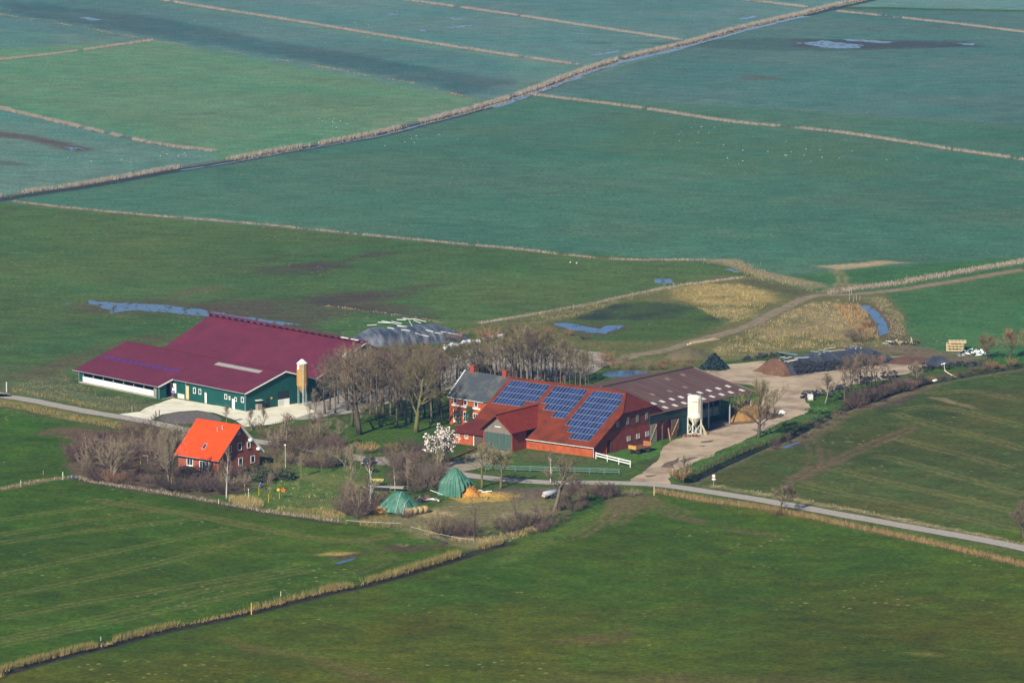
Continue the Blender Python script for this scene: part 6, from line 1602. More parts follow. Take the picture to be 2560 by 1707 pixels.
rs_ = np.random.default_rng(5); c_ = G(*zp('gd', (1215, 700)))
pts_ = np.stack([rs_.normal(c_.x + .3, 1.3, 900), rs_.normal(c_.y, 1.2, 900)], 1)
hz_ = lambda x, y: 1.75 * np.exp(-(((x - c_.x) / 1.9) ** 2 + ((y - c_.y) / 1.5) ** 2))
reeds("loose_straw", pts_, .5, .16, M['looseorange'] if 'looseorange' in M else M.setdefault('looseorange', blade_mat('loose_straw_blades', [(.56, .28, .06), (.42, .20, .05), (.62, .36, .10), (.34, .17, .05), (.25, .14, .05)])), 5, "loose orange straw tumbling over the heap", .7, hz_)
pts_ = np.stack([rs_.normal(G(*zp('gd', (1420, 705))).x, 2.4, 700), rs_.normal(G(*zp('gd', (1420, 705))).y, 2.0, 700)], 1)
reeds("loose_straw", pts_, .35, .16, M['gold'], 6, "loose yellow straw scattered beside the mossy trees", .8)
# round bales in a row
a = G(*zp('gd', (560, 905))); c = G(*zp('gd', (790, 868))); d = (c - a); u = d.normalized(); ang = math.atan2(u.y, u.x)
bm_ = MB()
for k, (rad, zz) in enumerate(((.70, 0),)):
    n = 16; prof_ = [(-.62, .0), (-.62, .60), (-.56, .72), (.56, .72), (.62, .60), (.62, .0)]
    vs = []
    for x, r_ in prof_:
        for i in range(n):
            t_ = 2 * math.pi * i / n; vs.append((x, r_ * math.cos(t_), .70 + r_ * math.sin(t_)))
    bm_.add(vs, [(j * n + i, j * n + (i + 1) % n, (j + 1) * n + (i + 1) % n, (j + 1) * n + i) for j in range(len(prof_) - 1) for i in range(n)])
bale_me = bm_.mesh("round_bale", M['bale'], True)
bl = ["round straw bale, open end of the row beside the scrap", "second round bale from the row's open end", "third round bale from the row's open end", "round bale half under the green sheet, innermost of the row"]
nb = max(4, int(d.length / 1.26))
for i in range(nb):
    q = c - u * (1.27 * i)
    o = bpy.data.objects.new("round_bale", bale_me); link(o, None, bl[i] if i < 4 else "round bale at the hidden end of the row in front of the smaller tarpaulin", "bale", "row of round bales", loc=q, rot=(0, 0, ang))
# scrap between the stacks
p = G(*zp('gd', (795, 755))); t = thing("scrap_heap", "heap of dark scrap metal and pipes between the green tarpaulins", "heap", p); rr = random.Random(12)
for i in range(34):
    q = Vector((rr.uniform(-2.6, 2.6), rr.uniform(-2.2, 2.2), rr.uniform(.1, .9))); d = Vector((rr.gauss(0, 1), rr.gauss(0, 1), rr.gauss(0, .45))).normalized(); b = MB()
    if i % 4 == 0: b.box(q.x - .4, q.x + .4, q.y - .3, q.y + .3, 0, q.z + .3)
    else: b.bar(q, q + d * rr.uniform(.8, 2.0), rr.uniform(.06, .3), rr.uniform(.05, .2))
    b.build("scrap_piece", M[('tyre', 'rust', 'darkwood', 'dark', 'steel')[i % 5]], t)
p = G(*zp('gd', (905, 700))); b = MB(); b.bar((-1.2, 1.2, .9), (1.3, -1.2, .4), .14, .1); b.build("loose_plank", M['whitewood'], None, "long pale plank leaning over the dark scrap", "plank", loc=p)
p = G(*zp('gd', (865, 765))); b = MB(); pts = [(math.cos(k * .5) * 1.3, math.sin(k * .5) * 1.6, .25 + .1 * k / 6) for k in range(7)]; b.path(pts, [.14, .2, .22, .22, .2, .18, .1], 6); b.build("plastic_sheet", M['whitefoil'], None, "crumpled roll of whitish plastic beside the scrap heap", "sheet", loc=p, smooth=True)
# dark pipe on the field, tank cart under the pollard, planks and sheets in the orchard
a = G(*zp('gd', (850, 1120))); c = G(*zp('gd', (1010, 1168))); b = MB(); b.tube((0, 0, .12), c - a + Vector((0, 0, .12)), .16, .16, 8); b.build("drain_pipe", M['tyre'], None, "black pipe lying in the grass by the white tape fence", "pipe", loc=a)
p = G(*zp('gd', (2020, 725))); t = thing("slurry_tank", "small grey tank on wheels under the leaning pollard, red-white warning plate", "tank", p, math.radians(42))
b = MB(); b.path([(-1.7, 0, 1.0), (-1.6, 0, 1.0), (1.5, 0, 1.05), (1.65, 0, 1.05)], [.3, .55, .55, .3], 12); b.build("barrel", mat('grey_plastic', (.40, .42, .45), (.30, .32, .35), rough=.6), t, smooth=True)
b = MB(); b.box(-1.78, -1.72, -.5, .5, .5, .95); wp = b.build("warning_plate", M['red'], t); b = MB()
for k in range(3): b.quad((-1.785, .45 - k * .33, .52), (-1.785, .30 - k * .33, .52), (-1.785, .16 - k * .33, .93), (-1.785, .31 - k * .33, .93))
b.build("stripe", M['white'], wp, kind="stuff")
for y in (-.6, .6): b = MB(); b.tube((.2, y - .1, .42), (.2, y + .1, .42), .42, .42, 10); b.build("wheel", M['tyre'], t)
p = G(*zp('gv', (1430, 590))); t = thing("plank_pile", "bright yellow sawn planks piled on the orchard grass", "pile", p, -.2)
for i in range(9): b = MB(); y = (i % 5) * .28 - .6; z = .06 + .14 * (i // 5); b.bar((-1.3 + .1 * (i % 3), y, z), (1.2 + .15 * (i % 2), y + .15 * (i % 3) - .1, z + .02), .24, .1); b.build("plank", M['yellowplank'] if 'yellowplank' in M else M.setdefault('yellowplank', mat('yellow_planks', (.66, .50, .16), (.52, .38, .11), rough=.8)), t)
p = G(*zp('gv', (1470, 740))); t = thing("farm_implement", "dark harrow frame with pale bars on the orchard grass", "implement", p, math.radians(-18))
b = MB(); b.box(-1.9, 1.9, -.35, .35, .25, .7); b.build("frame", M['dark'], t)
for i in range(3): b = MB(); b.bar((-2.6, -.5 + i * .45, .75 + .05 * i), (2.6, -.3 + i * .5, .8), .07, .07); b.build("bar", M['steel'], t)
for x in (-2.4, -2.0, 1.6, 2.1): b = MB(); b.tube((x, 0, 0), (x + .15, 0, 1.7), .04, .03, 5); b.build("stay", M['greywood'], t)
p = G(*zp('gv', (1330, 745))); t = thing("seed_drill", "small brown cart with tall bars at the harrow's end", "implement", p, .3)
b = MB(); b.box(-.6, .6, -.5, .5, .4, .75); b.build("box", mat('pinkish_wood', (.33, .20, .15), (.25, .15, .12), rough=.85), t)
for x in (-.5, .1, .5): b = MB(); b.tube((x, 0, 0), (x + .2, 0, 2.2), .035, .03, 5); b.build("bar", M['palewood'], t)
p = G(*zp('gv', (1720, 745))); b = MB(); b.slab([(-1.5, -.5, .8), (1.5, -.6, .9), (1.5, .5, .95), (-1.5, .6, .85)], .3); b.build("tin_roof", M['concrete_grey'], None, "low grey tin roof just behind the smaller green tarpaulin", "roof sheet", loc=p, rot=(0, 0, -.3))
# board edging of the yard path, propped boards and rusty scrap at the white silo
a = G(*zp('gd', (985, 375))); c = G(*zp('gd', (1355, 222))); b = MB(); b.bar((0, 0, .18), c - a + Vector((0, 0, .18)), .3, .36); b.build("path_wall", M['brickdark'], None, "low brown wall edging the path up to the green gate", "wall", loc=a)
p = G(*zp('yd', (1015, 975))); t = thing("board_stack", "pale boards leaning on the cream silo's leg", "boards", p, .6)
for i in range(6): b = MB(); b.bar((.1 + i * .13, -.2 - .05 * i, 0), (-.45 + i * .05, .3, 3.0 - .1 * i), .12, .05); b.build("board", M['palewood'], t)
p = G(*zp('yd', (905, 985))); t = thing("scrap_heap", "rusty low scrap heap under the cream silo", "heap", p); rr = random.Random(15)
for i in range(14): q = Vector((rr.uniform(-1.5, 1.3), rr.uniform(-.6, .6), .1)); b = MB(); b.bar(q, q + Vector((rr.uniform(-.9, .9), rr.uniform(-.5, .5), rr.uniform(0, .5))), .25, .16); b.build("scrap_piece", M[('rust', 'rust', 'darkwood')[i % 3]], t)
p = G(*zp('yd', (690, 1025))); b = MB(); b.bar((0, 0, 0), (-.05, .55, 2.6), .3, .06); b.build("leaning_plank", M['palewood'], None, "bright plank leaning beside the shed's brown door", "plank", loc=p, rot=(0, 0, .9))

# ------------------------------------------------------------------ heaps and clamps
mound("dung_heap", "golden straw dung heap at the open side of the brown-roofed shed", "heap", zp('yd', (1440, 800)), math.radians(50), 13, 6.5, 3.6, M['dung'], 6, rough=.35, power=.8)
mound("dung_heap", "dark low muck heap behind the fan-shaped tree", "heap", zp('yd', (1680, 790)), math.radians(50), 8, 4, .9, mat('dark_muck', (.10, .06, .04), (.07, .045, .035), rough=.95, scale=1), 7, rough=.6)
for i, q in enumerate(((1270, 810), (1300, 818), (1285, 795), (1760, 760), (1780, 745), (1800, 760), (1745, 775))):
    p = G(*zp('yd', q)); b = MB(); rr = random.Random(i); b.slab([(rr.uniform(-.6, -.3), -.3, .35), (.35, rr.uniform(-.5, -.2), .5), (.5, .35, .4), (-.4, .4, rr.uniform(.3, .6))], .3); b.build("foil_scrap", M['concrete'] if i < 3 else M['whitefoil'], None, "crumpled pale sheet at the foot of the golden dung heap" if i < 3 else "crumpled white sheet near the fan-shaped tree", "sheet", "pale sheets at the dung heap" if i < 3 else "white sheets behind the fan-shaped tree", loc=p)
mound("earth_mound", "overgrown earth mound north of the cattle shed", "mound", zp('yd', (870, 205)), .2, 12, 9, 2.4, M['earth'], 8, rough=.35)
mound("earth_mound", "small reddish soil heap beyond the foil-covered clamp", "mound", zp('pl', (640, 720)), .2, 13, 12, .6, M['silage'], 9, rough=.4)
mound("tyre_bank", "dark foil heap sprinkled with white flecks near the pallet stack", "heap", zp('pl', (1090, 745)), .1, 7, 7, 1.4, M['blackfoil'], 10, rough=.6)

def clamp(name, label, a, c, W_, H, m, seed, face=None):
    """silage clamp: a long rounded heap from ground point a to c"""
    d = c - a; L_ = d.length; t = thing(name, label, "silage clamp", a, math.atan2(d.y, d.x)); n = 40; k = 22
    vs = []
    for i in range(n + 1):
        x = L_ * i / n; e = min(1, max(0, (L_ - x) / (L_ * .22))) ** .6
        if face is None: e *= min(1, max(.0, x / (L_ * .16))) ** .6
        for j in range(k + 1):
            v = -1 + 2 * j / k; q = max(0, 1 - abs(v) ** 2.6)
            nz = float(fbm(np.array([x + seed * 11]), np.array([v * W_ / 2]), 3.0, seed, 3)[0]) - .5
            vs.append((x + .4 * nz, v * W_ / 2 * (.72 + .28 * e), max(.0, H * e * q ** .75 * (1 + .18 * nz)) - (.05 if abs(v) > .99 else 0)))
    fs = [(i * (k + 1) + j, (i + 1) * (k + 1) + j, (i + 1) * (k + 1) + j + 1, i * (k + 1) + j + 1) for i in range(n) for j in range(k)]
    mb = MB(); mb.add(vs, fs); mb.build("foil", m, t, smooth=True)
    if face:
        f = MB(); vs = []
        for dx, sc, zz in ((0.02, 1.0, 0), (-1.6, 1.02, -.1), ):
            pass
        prof = [(v / 10 * W_ / 2, H * max(0, 1 - abs(v / 10) ** 2.6) ** .75) for v in range(-10, 11)]
        v0 = [(.25, y, z * 1.0) for y, z in prof]; v1 = [(-1.3, y * 1.04, max(-.05, z * .62 - .05)) for y, z in prof]; v2 = [(-2.6 - .5 * math.cos(y), y * 1.08, -.06) for y, z in prof]
        kk = len(prof); f.add(v0 + v1 + v2, [(r * kk + i, r * kk + i + 1, (r + 1) * kk + i + 1, (r + 1) * kk + i) for r in range(2) for i in range(kk - 1)]); f.build("cut_face", face, t)
    return t
ca_, cc_ = G(*zp('rr', (655, 418))), G(*zp('rr', (1420, 318)))
CW, CHh = 10.0, 3.4
clamp("silage_clamp", "long black foil silage clamp with a brown cut face and rows of tyres", ca_, cc_, CW, CHh, M['blackfoil'], 1, M['silage'])
dR = (cc_ - ca_); LR = dR.length; uR = dR.normalized(); vR = Vector((-uR.y, uR.x, 0)); aR = math.atan2(uR.y, uR.x)
def clamp_z(x, v): 
    e = min(1, max(0, (LR - x) / (LR * .22))) ** .6
    return CHh * e * max(0, 1 - abs(v) ** 2.6) ** .75
tb = MB(); tb.ring(.36, .15, 8, 3); tyre_me = tb.mesh("tyre", M['tyre'])
rr = random.Random(21)
for i in range(165):
    x = 2.0 + rr.random() ** 1.4 * LR * .62; v = -1 + .36 * rr.random() ** 1.3 * (1.1 - x / LR); q = ca_ + uR * x + vR * (v * CW / 2)
    o = bpy.data.objects.new("tyre", tyre_me); link(o, None, "black tyre weighing down the sunny flank of the long foil clamp", "tyre", "tyres on the long foil clamp", loc=q + Vector((0, 0, max(0, clamp_z(x, v)) + .02)), rot=(rr.uniform(.2, .8), rr.uniform(-.3, .3), aR + rr.uniform(-.4, .4)))
def plank(p, c, w_, label, group, h=.1, m='palewood'):
    b = MB(); d = c - p; b.bar((0, 0, 0), d, w_, h); b.build("weight_plank", M[m], None, label, "plank", group, loc=p)
def on_clamp(px):
    """point of the right clamp's foil seen at a photo pixel"""
    best = None; r_ = ray(*px)
    for k in range(400):
        z = 4.2 - k * .0105; t_ = (z - CAM_H) / r_.z; q = Vector((r_.x * t_, r_.y * t_, z)); l = q - ca_; x = l.dot(uR); v = l.dot(vR) / (CW / 2)
        if 0 <= x <= LR and abs(v) < 1 and clamp_z(x, v) >= z: return q + Vector((0, 0, .1))
    return G(*px) + Vector((0, 0, .3))
for i, (x0, y0, x1, y1) in enumerate(((320, 352, 485, 305), (400, 355, 578, 312), (480, 378, 668, 345), (525, 388, 668, 352), (630, 325, 830, 318), (870, 240, 1060, 242), (915, 315, 1010, 265), (985, 218, 1150, 230), (1060, 208, 1235, 182), (1165, 224, 1365, 205), (1355, 168, 1525, 190), (1450, 155, 1600, 182))):
    lab = ("white plank nearest the clamp's brown cut face", "second white plank from the clamp's cut face", "third white plank from the clamp's cut face, beside its twin", "fourth white plank from the clamp's cut face, lowest on the flank", "lone long plank lying level above the clamp's first tyres", "plank near the crest in the middle of the long clamp",
           "slanted short plank on the flank in mid clamp", "thick pale plank on the crest in mid clamp", "thin grey plank behind the crest of the long clamp", "long grey plank on the crest past mid clamp", "pale plank second from the clamp's far end", "pale plank at the clamp's far end")[i]
    plank(on_clamp(zp('cl', (x0, y0))), on_clamp(zp('cl', (x1, y1))), .27 if i not in (8, 9) else .17, lab, "planks on the long foil clamp", .12, 'skylight' if i % 3 else 'palewood')
M['bluefoil'] = mat('pale_blue_foil', (.22, .33, .46), (.14, .22, .33), rough=.4)
b = MB(); q0 = on_clamp(zp('cl', (400, 262))); q1 = on_clamp(zp('cl', (640, 285))); b.bar((0, 0, .1), q1 - q0 + Vector((0, 0, .1)), .9, .12); b.build("foil_roll", M['bluefoil'], None, "strip of pale blue foil on the back of the clamp near its cut face", "sheet", loc=q0)

# left clamp behind the cattle barn
cb0, cb1 = G(*zp('gr', (520, 300))), G(*zp('gr', (1560, 240)))
M['glossfoil'] = mat('gloss_streaked_foil', (.032, .038, .052), (.17, .185, .21), rough=.4, scale=.3, detail=8, stretch=(2.4, .4, 1), lo=.42, hi=.72, spec=.5, bump=.5, bscale=1.2)  # light streaks paint sky gloss onto dark foil
clamp("silage_clamp", "black foil silage clamp behind the cattle barn, strewn with white planks", cb0, cb1, 15, 3.1, M['glossfoil'], 2)
dL = cb1 - cb0; LL = dL.length; uL = dL.normalized(); vL = Vector((-uL.y, uL.x, 0))
def on_clampL(px):
    r_ = ray(*px)
    for k in range(400):
        z = 4.2 - k * .0105; t_ = (z - CAM_H) / r_.z; q = Vector((r_.x * t_, r_.y * t_, z)); l = q - cb0; x = l.dot(uL); v = l.dot(vL) / 7.5
        e = min(1, max(0, (LL - x) / (LL * .22))) ** .6 * min(1, max(0, x / (LL * .16))) ** .6
        if 0 <= x <= LL and abs(v) < 1 and 3.1 * e * max(0, 1 - abs(v) ** 2.6) ** .75 >= z: return q + Vector((0, 0, .1))
    return G(*px) + Vector((0, 0, .4))
left_p = ((620, 145, 712, 140), (725, 115, 860, 122), (765, 104, 850, 118), (820, 155, 885, 168), (860, 108, 955, 128), (865, 124, 960, 140), (915, 140, 1010, 146), (910, 88, 1000, 92), (968, 75, 1060, 88), (1030, 100, 1058, 134), (1060, 82, 1105, 88), (1075, 95, 1145, 124), (1105, 88, 1195, 110), (950, 175, 1040, 186), (1090, 208, 1145, 228), (1150, 228, 1225, 242), (1195, 178, 1270, 196), (1280, 205, 1360, 216), (1340, 195, 1440, 212), (1440, 212, 1540, 230), (1540, 230, 1620, 245))
lab_l = ("first white plank at the near corner of the clamp behind the barn", "thickest white plank on the clamp behind the barn", "short plank lying across the thickest one", "white plank lowest on the barn-side flank of the clamp")
for i, (x0, y0, x1, y1) in enumerate(left_p):
    plank(on_clampL(zp('gr', (x0, y0))), on_clampL(zp('gr', (x1, y1))), .30 if i < 9 else .2, lab_l[i] if i < 4 else "white plank among the rows along the crest of the clamp behind the barn", "planks on the clamp behind the barn", .14, 'skylight' if i % 2 else 'whitewood')
b = MB(); rr = random.Random(30)
q0 = G(*zp('gr', (1380, 368))); q1 = G(*zp('gr', (1710, 310))); d = q1 - q0; n = 14
pts = [d * (i / n) + Vector((0, 0, .5 + rr.uniform(-.1, .3))) for i in range(n + 1)]; b.path(pts, [rr.uniform(.45, .8) for _ in pts], 6); b.build("foil_roll", M['whitefoil'], None, "long crumpled strip of white foil glimpsed through the grove", "sheet", loc=q0)
b = MB(); q0 = G(*zp('gr', (1760, 270))); q1 = G(*zp('gr', (1960, 240))); d = q1 - q0
pts = [d * (i / n) + Vector((0, 0, .3 + rr.uniform(-.1, .2))) for i in range(n + 1)]; b.path(pts, [rr.uniform(.3, .5) for _ in pts], 6); b.build("foil_roll", M['whitefoil'], None, "thin pale strip of foil beyond the grove's top twigs", "sheet", loc=q0)

# banks of spare tyres by the ditch
def tyre_bank(pxs, n, seed, lab, group, hgt_=1.1, w_=1.0):
    r = random.Random(seed); P = [G(*zp('rr', q)) for q in pxs]
    for i in range(n):
        k = r.randrange(len(P) - 1); q = P[k].lerp(P[k + 1], r.random()) + Vector((r.gauss(0, w_ * .5), r.gauss(0, w_), 0)); z = r.random() ** 1.3 * hgt_
        o = bpy.data.objects.new("tyre", tyre_me); link(o, None, lab, "tyre", group, loc=q + Vector((0, 0, z)), rot=(r.uniform(-.9, .9), r.uniform(-.9, .9), r.uniform(0, 3)))
tyre_bank([(850, 598), (870, 585), (915, 572), (960, 562), (1000, 566), (1055, 588)], 45, 1, "black tyre in the loose ring beside the white container", "tyres round the white container", .9)
tyre_bank([(1040, 545), (1080, 528), (1120, 520), (1140, 548), (1120, 575)], 26, 2, "black tyre in the second curved heap near the thin trees", "tyres in the second curved heap", .9)
tyre_bank([(1190, 500), (1270, 482), (1350, 462), (1430, 448), (1470, 445)], 52, 3, "black tyre of the long bank behind the row of thin trees", "tyres of the long bank by the ditch", 1.2)
tyre_bank([(1580, 412), (1680, 395), (1760, 386), (1840, 390)], 44, 4, "black tyre of the dark bank near the bent white pipe", "tyres of the bank by the bent pipe", 1.3)
tyre_bank([(1850, 362), (1930, 368), (2010, 372), (2080, 380)], 34, 5, "black tyre of the far low bank beyond the bent pipe", "tyres of the far low bank", .9)
tyre_bank([(445, 330), (520, 316), (600, 302), (670, 292)], 26, 6, "black tyre along the back edge behind the brown cut face", "tyres behind the cut face", .7)
# white container
p = G(*zp('rr', (890, 602))); t = thing("bulk_container", "white cube container in a wire cage amid tyres on the dirt yard", "container", p, .15)
b = MB(); b.box(-.52, .52, -.5, .5, .18, 1.3); b.build("tank", M['white'], t); b = MB(); b.box(-.6, .6, -.58, .58, 0, .16); b.build("pallet", M['greywood'], t)
b = MB()
for k in range(5):
    z = .2 + k * .27; b.box(-.55, .55, -.545, -.515, z, z + .04); b.box(.525, .555, -.55, .55, z, z + .04); x = -.53 + k * .26; b.box(x, x + .03, -.56, -.546, .17, 1.32)
b.build("wire_cage", M['steel'], t)
# bent pipe and white bits by the ditch
b = MB(); q0 = G(*zp('rr', (1805, 415))); pts = [Vector((0, 0, 2.0)), Vector((.1, 0, 1.0)), Vector((.2, -.4, .5)), Vector((1.0, -1.6, .1)), Vector((2.2, -4.4, -.2))]; b.path(pts, [.05, .05, .1, .12, .12], 7); b.build("drain_pipe", M['concrete'], None, "bent pale pipe leading from the tyre bank into the farm ditch", "pipe", loc=q0, smooth=True)
for i, q in enumerate(((1795, 345), (1812, 338), (1800, 362))):
    b = MB(); b.slab([(-.5, -.3, .3), (.4, -.4, .6), (.5, .3, .5), (-.3, .4, .2)], .2); b.build("foil_scrap", M['whitefoil'], None, "white foil scrap caught above the bent pale pipe", "sheet", "white scraps above the bent pipe", loc=G(*zp('rr', q)))
for i, q in enumerate(((1748, 472), (1738, 476))):
    b = MB(); b.lathe([(.1, 0), (.45, .15), (.4, .4), (.1, .5)], 8); b.build("feed_sack", M['concrete'], None, "pale sack on the field edge below the bent pipe", "sack", "pale sacks at the ditch edge", loc=G(*zp('rr', q)))
# pallet stack, foil heap, woodpile
p = G(*zp('pl', (1340, 560))); t = thing("pallet_stack", "stack of pale timber crates in the grass at the farm's east end", "pallets", p, math.radians(-4))
for lv in range(4):
    z = lv * .62; off = .15 * (lv % 2); dx = .55 if lv == 3 else 0
    for k in range(3): b = MB(); b.bar((-2.1 + dx, -1.4 + k * 1.4 + off, z + .12), (1.9 + dx, -1.4 + k * 1.4 + off, z + .12), .22, .2); b.build("beam", M['palewood'], t)
    for k in range(5): b = MB(); b.box(-2.0 + k * .85 + dx, -1.35 + k * .85 + dx, -1.6 + off, 1.6 + off, z + .225, z + .33 + .01 * (k % 2)); b.build("plank", M['palewood'], t)
    if lv < 3:
        for x in (-1.8, 1.6): b = MB(); b.box(x - .15, x + .15, -1.3 + off, 1.3 + off, z + .34, z + .60); b.build("spacer", M['greywood'], t)
p = G(*zp('pl', (1610, 625))); t = thing("foil_heap", "heap of crumpled white bale foil beside the pale timber crates", "heap", p); rr = random.Random(33)
mbm = MB()
for i in range(46):
    c_ = Vector((rr.uniform(-3.4, 3.4), rr.uniform(-2.6, 2.6), 0)); c_.z = max(.1, 1.5 * (1 - abs(c_.x) / 3.8)) * rr.random()
    s_1 = rr.uniform(.4, 1.0); b = MB(); pts = [c_ + Vector((rr.gauss(0, .6), rr.gauss(0, .6), rr.gauss(0, .35))) * s_1 for _ in range(5)]
    b.add(pts, [(0, 1, 2), (0, 2, 3), (0, 3, 4), (1, 2, 4)]); b.build("foil_piece", M['whitefoil'] if i % 4 else M['dark'], t)
p = G(*zp('pl', (560, 470))); t = thing("wood_pile", "pile of broken planks and branches beyond the clamp's far end", "pile", p, .05); rr = random.Random(35)
for i in range(70):
    u_ = rr.uniform(-1, 1); h_ = 1.5 * (1 - u_ * u_) * rr.random(); q = Vector((u_ * 4.2, rr.uniform(-1.8, 1.8), h_ + .1)); d = Vector((rr.gauss(0, 1), rr.gauss(0, .7), rr.gauss(0, .22))).normalized(); b = MB(); b.bar(q - d * rr.uniform(.5, 1.3), q + d * rr.uniform(.5, 1.2), rr.uniform(.08, .28), .07)
    b.build("plank", M[('darkwood', 'greywood', 'whitewood', 'dark', 'rust', 'palewood')[i % 6]], t)
p = G(*zp('yd', (1020, 62))); t = thing("plank_pile", "long pale timber lying beside the farm track", "pile", p, math.radians(47))
for i in range(4): b = MB(); b.bar((-6 + i * .5, (i % 2) * .5, .15 + .2 * (i // 2)), (5.5 - i * .4, (i % 2) * .5, .15 + .2 * (i // 2)), .4, .2); b.build("plank", M['palewood'], t)

# birds on the fields
bb = MB(); bb.path([(-.32, 0, .28), (-.15, 0, .34), (.12, 0, .36), (.28, 0, .45), (.36, 0, .5)], [.03, .14, .15, .08, .04], 6); bb.tube((0, -.04, 0), (0, -.04, .25), .02, .02, 3); bb.tube((0, .04, 0), (0, .04, .25), .02, .02, 3)
bird_me = bb.mesh("bird", M['white'])
rr = random.Random(40)
birds = [zp('ul', *[(rr.gauss(1500, 45), rr.gauss(565, 22)) for _ in range(10)]), zp('ul', *[(rr.gauss(1850, 120), rr.gauss(645, 18)) for _ in range(9)]), zp('ul', *[(rr.gauss(380, 150), rr.gauss(725, 18)) for _ in range(8)]),
         zp('ul', *[(rr.gauss(830, 40), rr.gauss(714, 5)) for _ in range(5)]), zp('ur', *[(rr.gauss(850, 90), rr.gauss(605, 30)) for _ in range(14)]), zp('ur', *[(rr.gauss(1300, 220), rr.gauss(720, 40)) for _ in range(18)]), zp('ul', (330, 197), (895, 97), (1010, 113), (1630, 106), (1692, 117), (45, 50), (45, 220))]
bl = ("white bird in the small flock on the pale west field", "white bird in the loose flock just below the main ditch reeds", "white bird scattered near the muddy streak in the far west field", "white bird near the end of the pale straw reeds", "white bird in the flock below the east reed ditch", "white bird among the pale flecks on the big green field", "lone white bird on the farthest fields")
bg_ = ("flock on the pale field", "flock below the main ditch", "birds by the muddy streak", "birds by the straw reeds", "flock below the east ditch", "birds on the big green field", "birds on the farthest fields")
for pts, lab, gr in zip(birds, bl, bg_):
    for q in pts: o = bpy.data.objects.new("bird", bird_me); link(o, None, lab, "bird", gr, loc=G(*q), rot=(0, 0, rr.uniform(0, 6.28))); o.scale = (.5, .5, .5)
for q in zp('mr', (268, 200), (297, 203)): o = bpy.data.objects.new("bird", bird_me); link(o, None, "white bird of the pair in the meadow near the track puddle", "bird", "pair of birds in the meadow", loc=G(*q), rot=(0, 0, 1))

# ------------------------------------------------------------------ trees and shrubs, placed one by one
PR = {}
def proto(key, *a, **k):
    tm, cm = grow_tree(key, *a, **k)
    z = np.empty(len(cm.vertices) * 3); cm.vertices.foreach_get("co", z); z = z[2::3]
    PR[key] = ((tm, cm), float(np.percentile(z, 99.3)))
proto('oak', 11, 18, 15, fork=.30, limbs=13, trunk_r=.55, bark='oak', tw='brown', dens=1.15, up=.4, twr=.032)
proto('oak2', 12, 18, 14, fork=.26, limbs=12, trunk_r=.50, bark='moss', tw='olive', dens=1.1, up=.38, twr=.032)
proto('tall', 13, 15, 8, fork=.32, limbs=10, trunk_r=.26, bark='grey', tw='brown', dens=.9, up=.55, twr=.028)
proto('tall2', 14, 15, 9, fork=.25, limbs=10, trunk_r=.28, bark='oak', tw='purple', dens=.9, up=.5, twr=.028)
proto('fan', 15, 12, 14, fork=.26, limbs=12, trunk_r=.42, bark='oak', tw='olive', dens=1.2, up=.42, twr=.034)
proto('thin', 16, 10, 5.5, fork=.42, limbs=9, trunk_r=.14, bark='grey', tw='olive', dens=.65, up=.6, twr=.024)
proto('thin2', 17, 10, 5.5, fork=.38, limbs=9, trunk_r=.13, bark='dark', tw='purple', dens=.65, up=.55, twr=.024)
proto('multi', 18, 9, 8, fork=.2, limbs=8, trunk_r=.17, bark='pale', tw='pale', dens=.9, up=.6, stems=3, twr=.028)
proto('birch', 19, 10, 2.6, fork=.35, limbs=9, trunk_r=.13, bark='birch', tw='brown', dens=.5, up=.6, twr=.018)
proto('young', 20, 5, 3.6, fork=.28, limbs=8, trunk_r=.09, bark='pale', tw='pale', dens=.7, up=.65, twr=.020)
proto('mossy', 21, 9, 8.5, fork=.42, limbs=9, trunk_r=.27, bark='moss', tw='olive', dens=.95, up=.25, twr=.03)
proto('gaunt', 22, 8.5, 6, fork=.3, limbs=7, trunk_r=.17, bark='dark', tw='purple', dens=.55, up=.35, twr=.024)
proto('willow', 23, 11, 8, fork=.42, limbs=10, trunk_r=.42, bark='grey', tw='brown', dens=.95, up=.45, lean=.12)
proto('round', 24, 6.5, 6.5, fork=.25, limbs=10, trunk_r=.16, bark='oak', tw='rust', dens=.95, up=.5, twr=.03)
proto('road', 25, 7, 6.5, fork=.36, limbs=9, trunk_r=.2, bark='oak', tw='purple', dens=.95, up=.3, lean=.1)
def tree(key, px, py, top, label, name="bare_tree", group=None, rz=None, wide=1.0):
    (tm, cm), H0 = PR[key]; p = G(px, py); h = hgt(p, top); s = h / H0
    t = thing(name, label, "tree", p, (px * 1.7 + py) % 6.28 if rz is None else rz, group, (s * wide, s * wide, s))
    a = bpy.data.objects.new("trunk", tm); link(a, t); c = bpy.data.objects.new("crown", cm); link(c, t)
    return t
z_ = lambda k, x, y: zp(k, (x, y))
def T(key, view, x, y, ytop, label, **kw): px, py = zp(view, (x, y)); return tree(key, px, py, zp(view, (0, ytop))[1], label, **kw)
# the grove between the barns
T('oak', 'gr', 540, 1200, 310, "biggest bare tree of the grove, thick dark trunk on the green lawn", rz=.4)
T('oak2', 'gr', 1095, 1175, 330, "large mossy-trunked bare tree of the grove, nearest the farmhouse", rz=2.0)
T('tall', 'gr', 905, 1130, 470, "slim bare tree midway between the grove's two biggest trees")
T('tall2', 'gr', 470, 1120, 430, "bare tree leaning close behind the grove's biggest trunk", rz=1.2)
gl = ["grove tree nearest the tan silo, low and spreading", "second grove tree from the tan silo", "third grove tree from the tan silo, behind the biggest trunk", "slender grove tree on the pale yard's edge, left of the slim one", "slender grove tree just right of the pale yard gap"]
for i, (x, y, t_) in enumerate(((205, 1000, 480), (305, 990, 430), (430, 965, 380), (650, 1000, 330), (755, 925, 330))): T(('tall2', 'tall')[i % 2], 'gr', x, y, t_, gl[i], group="grove trees along the yard")
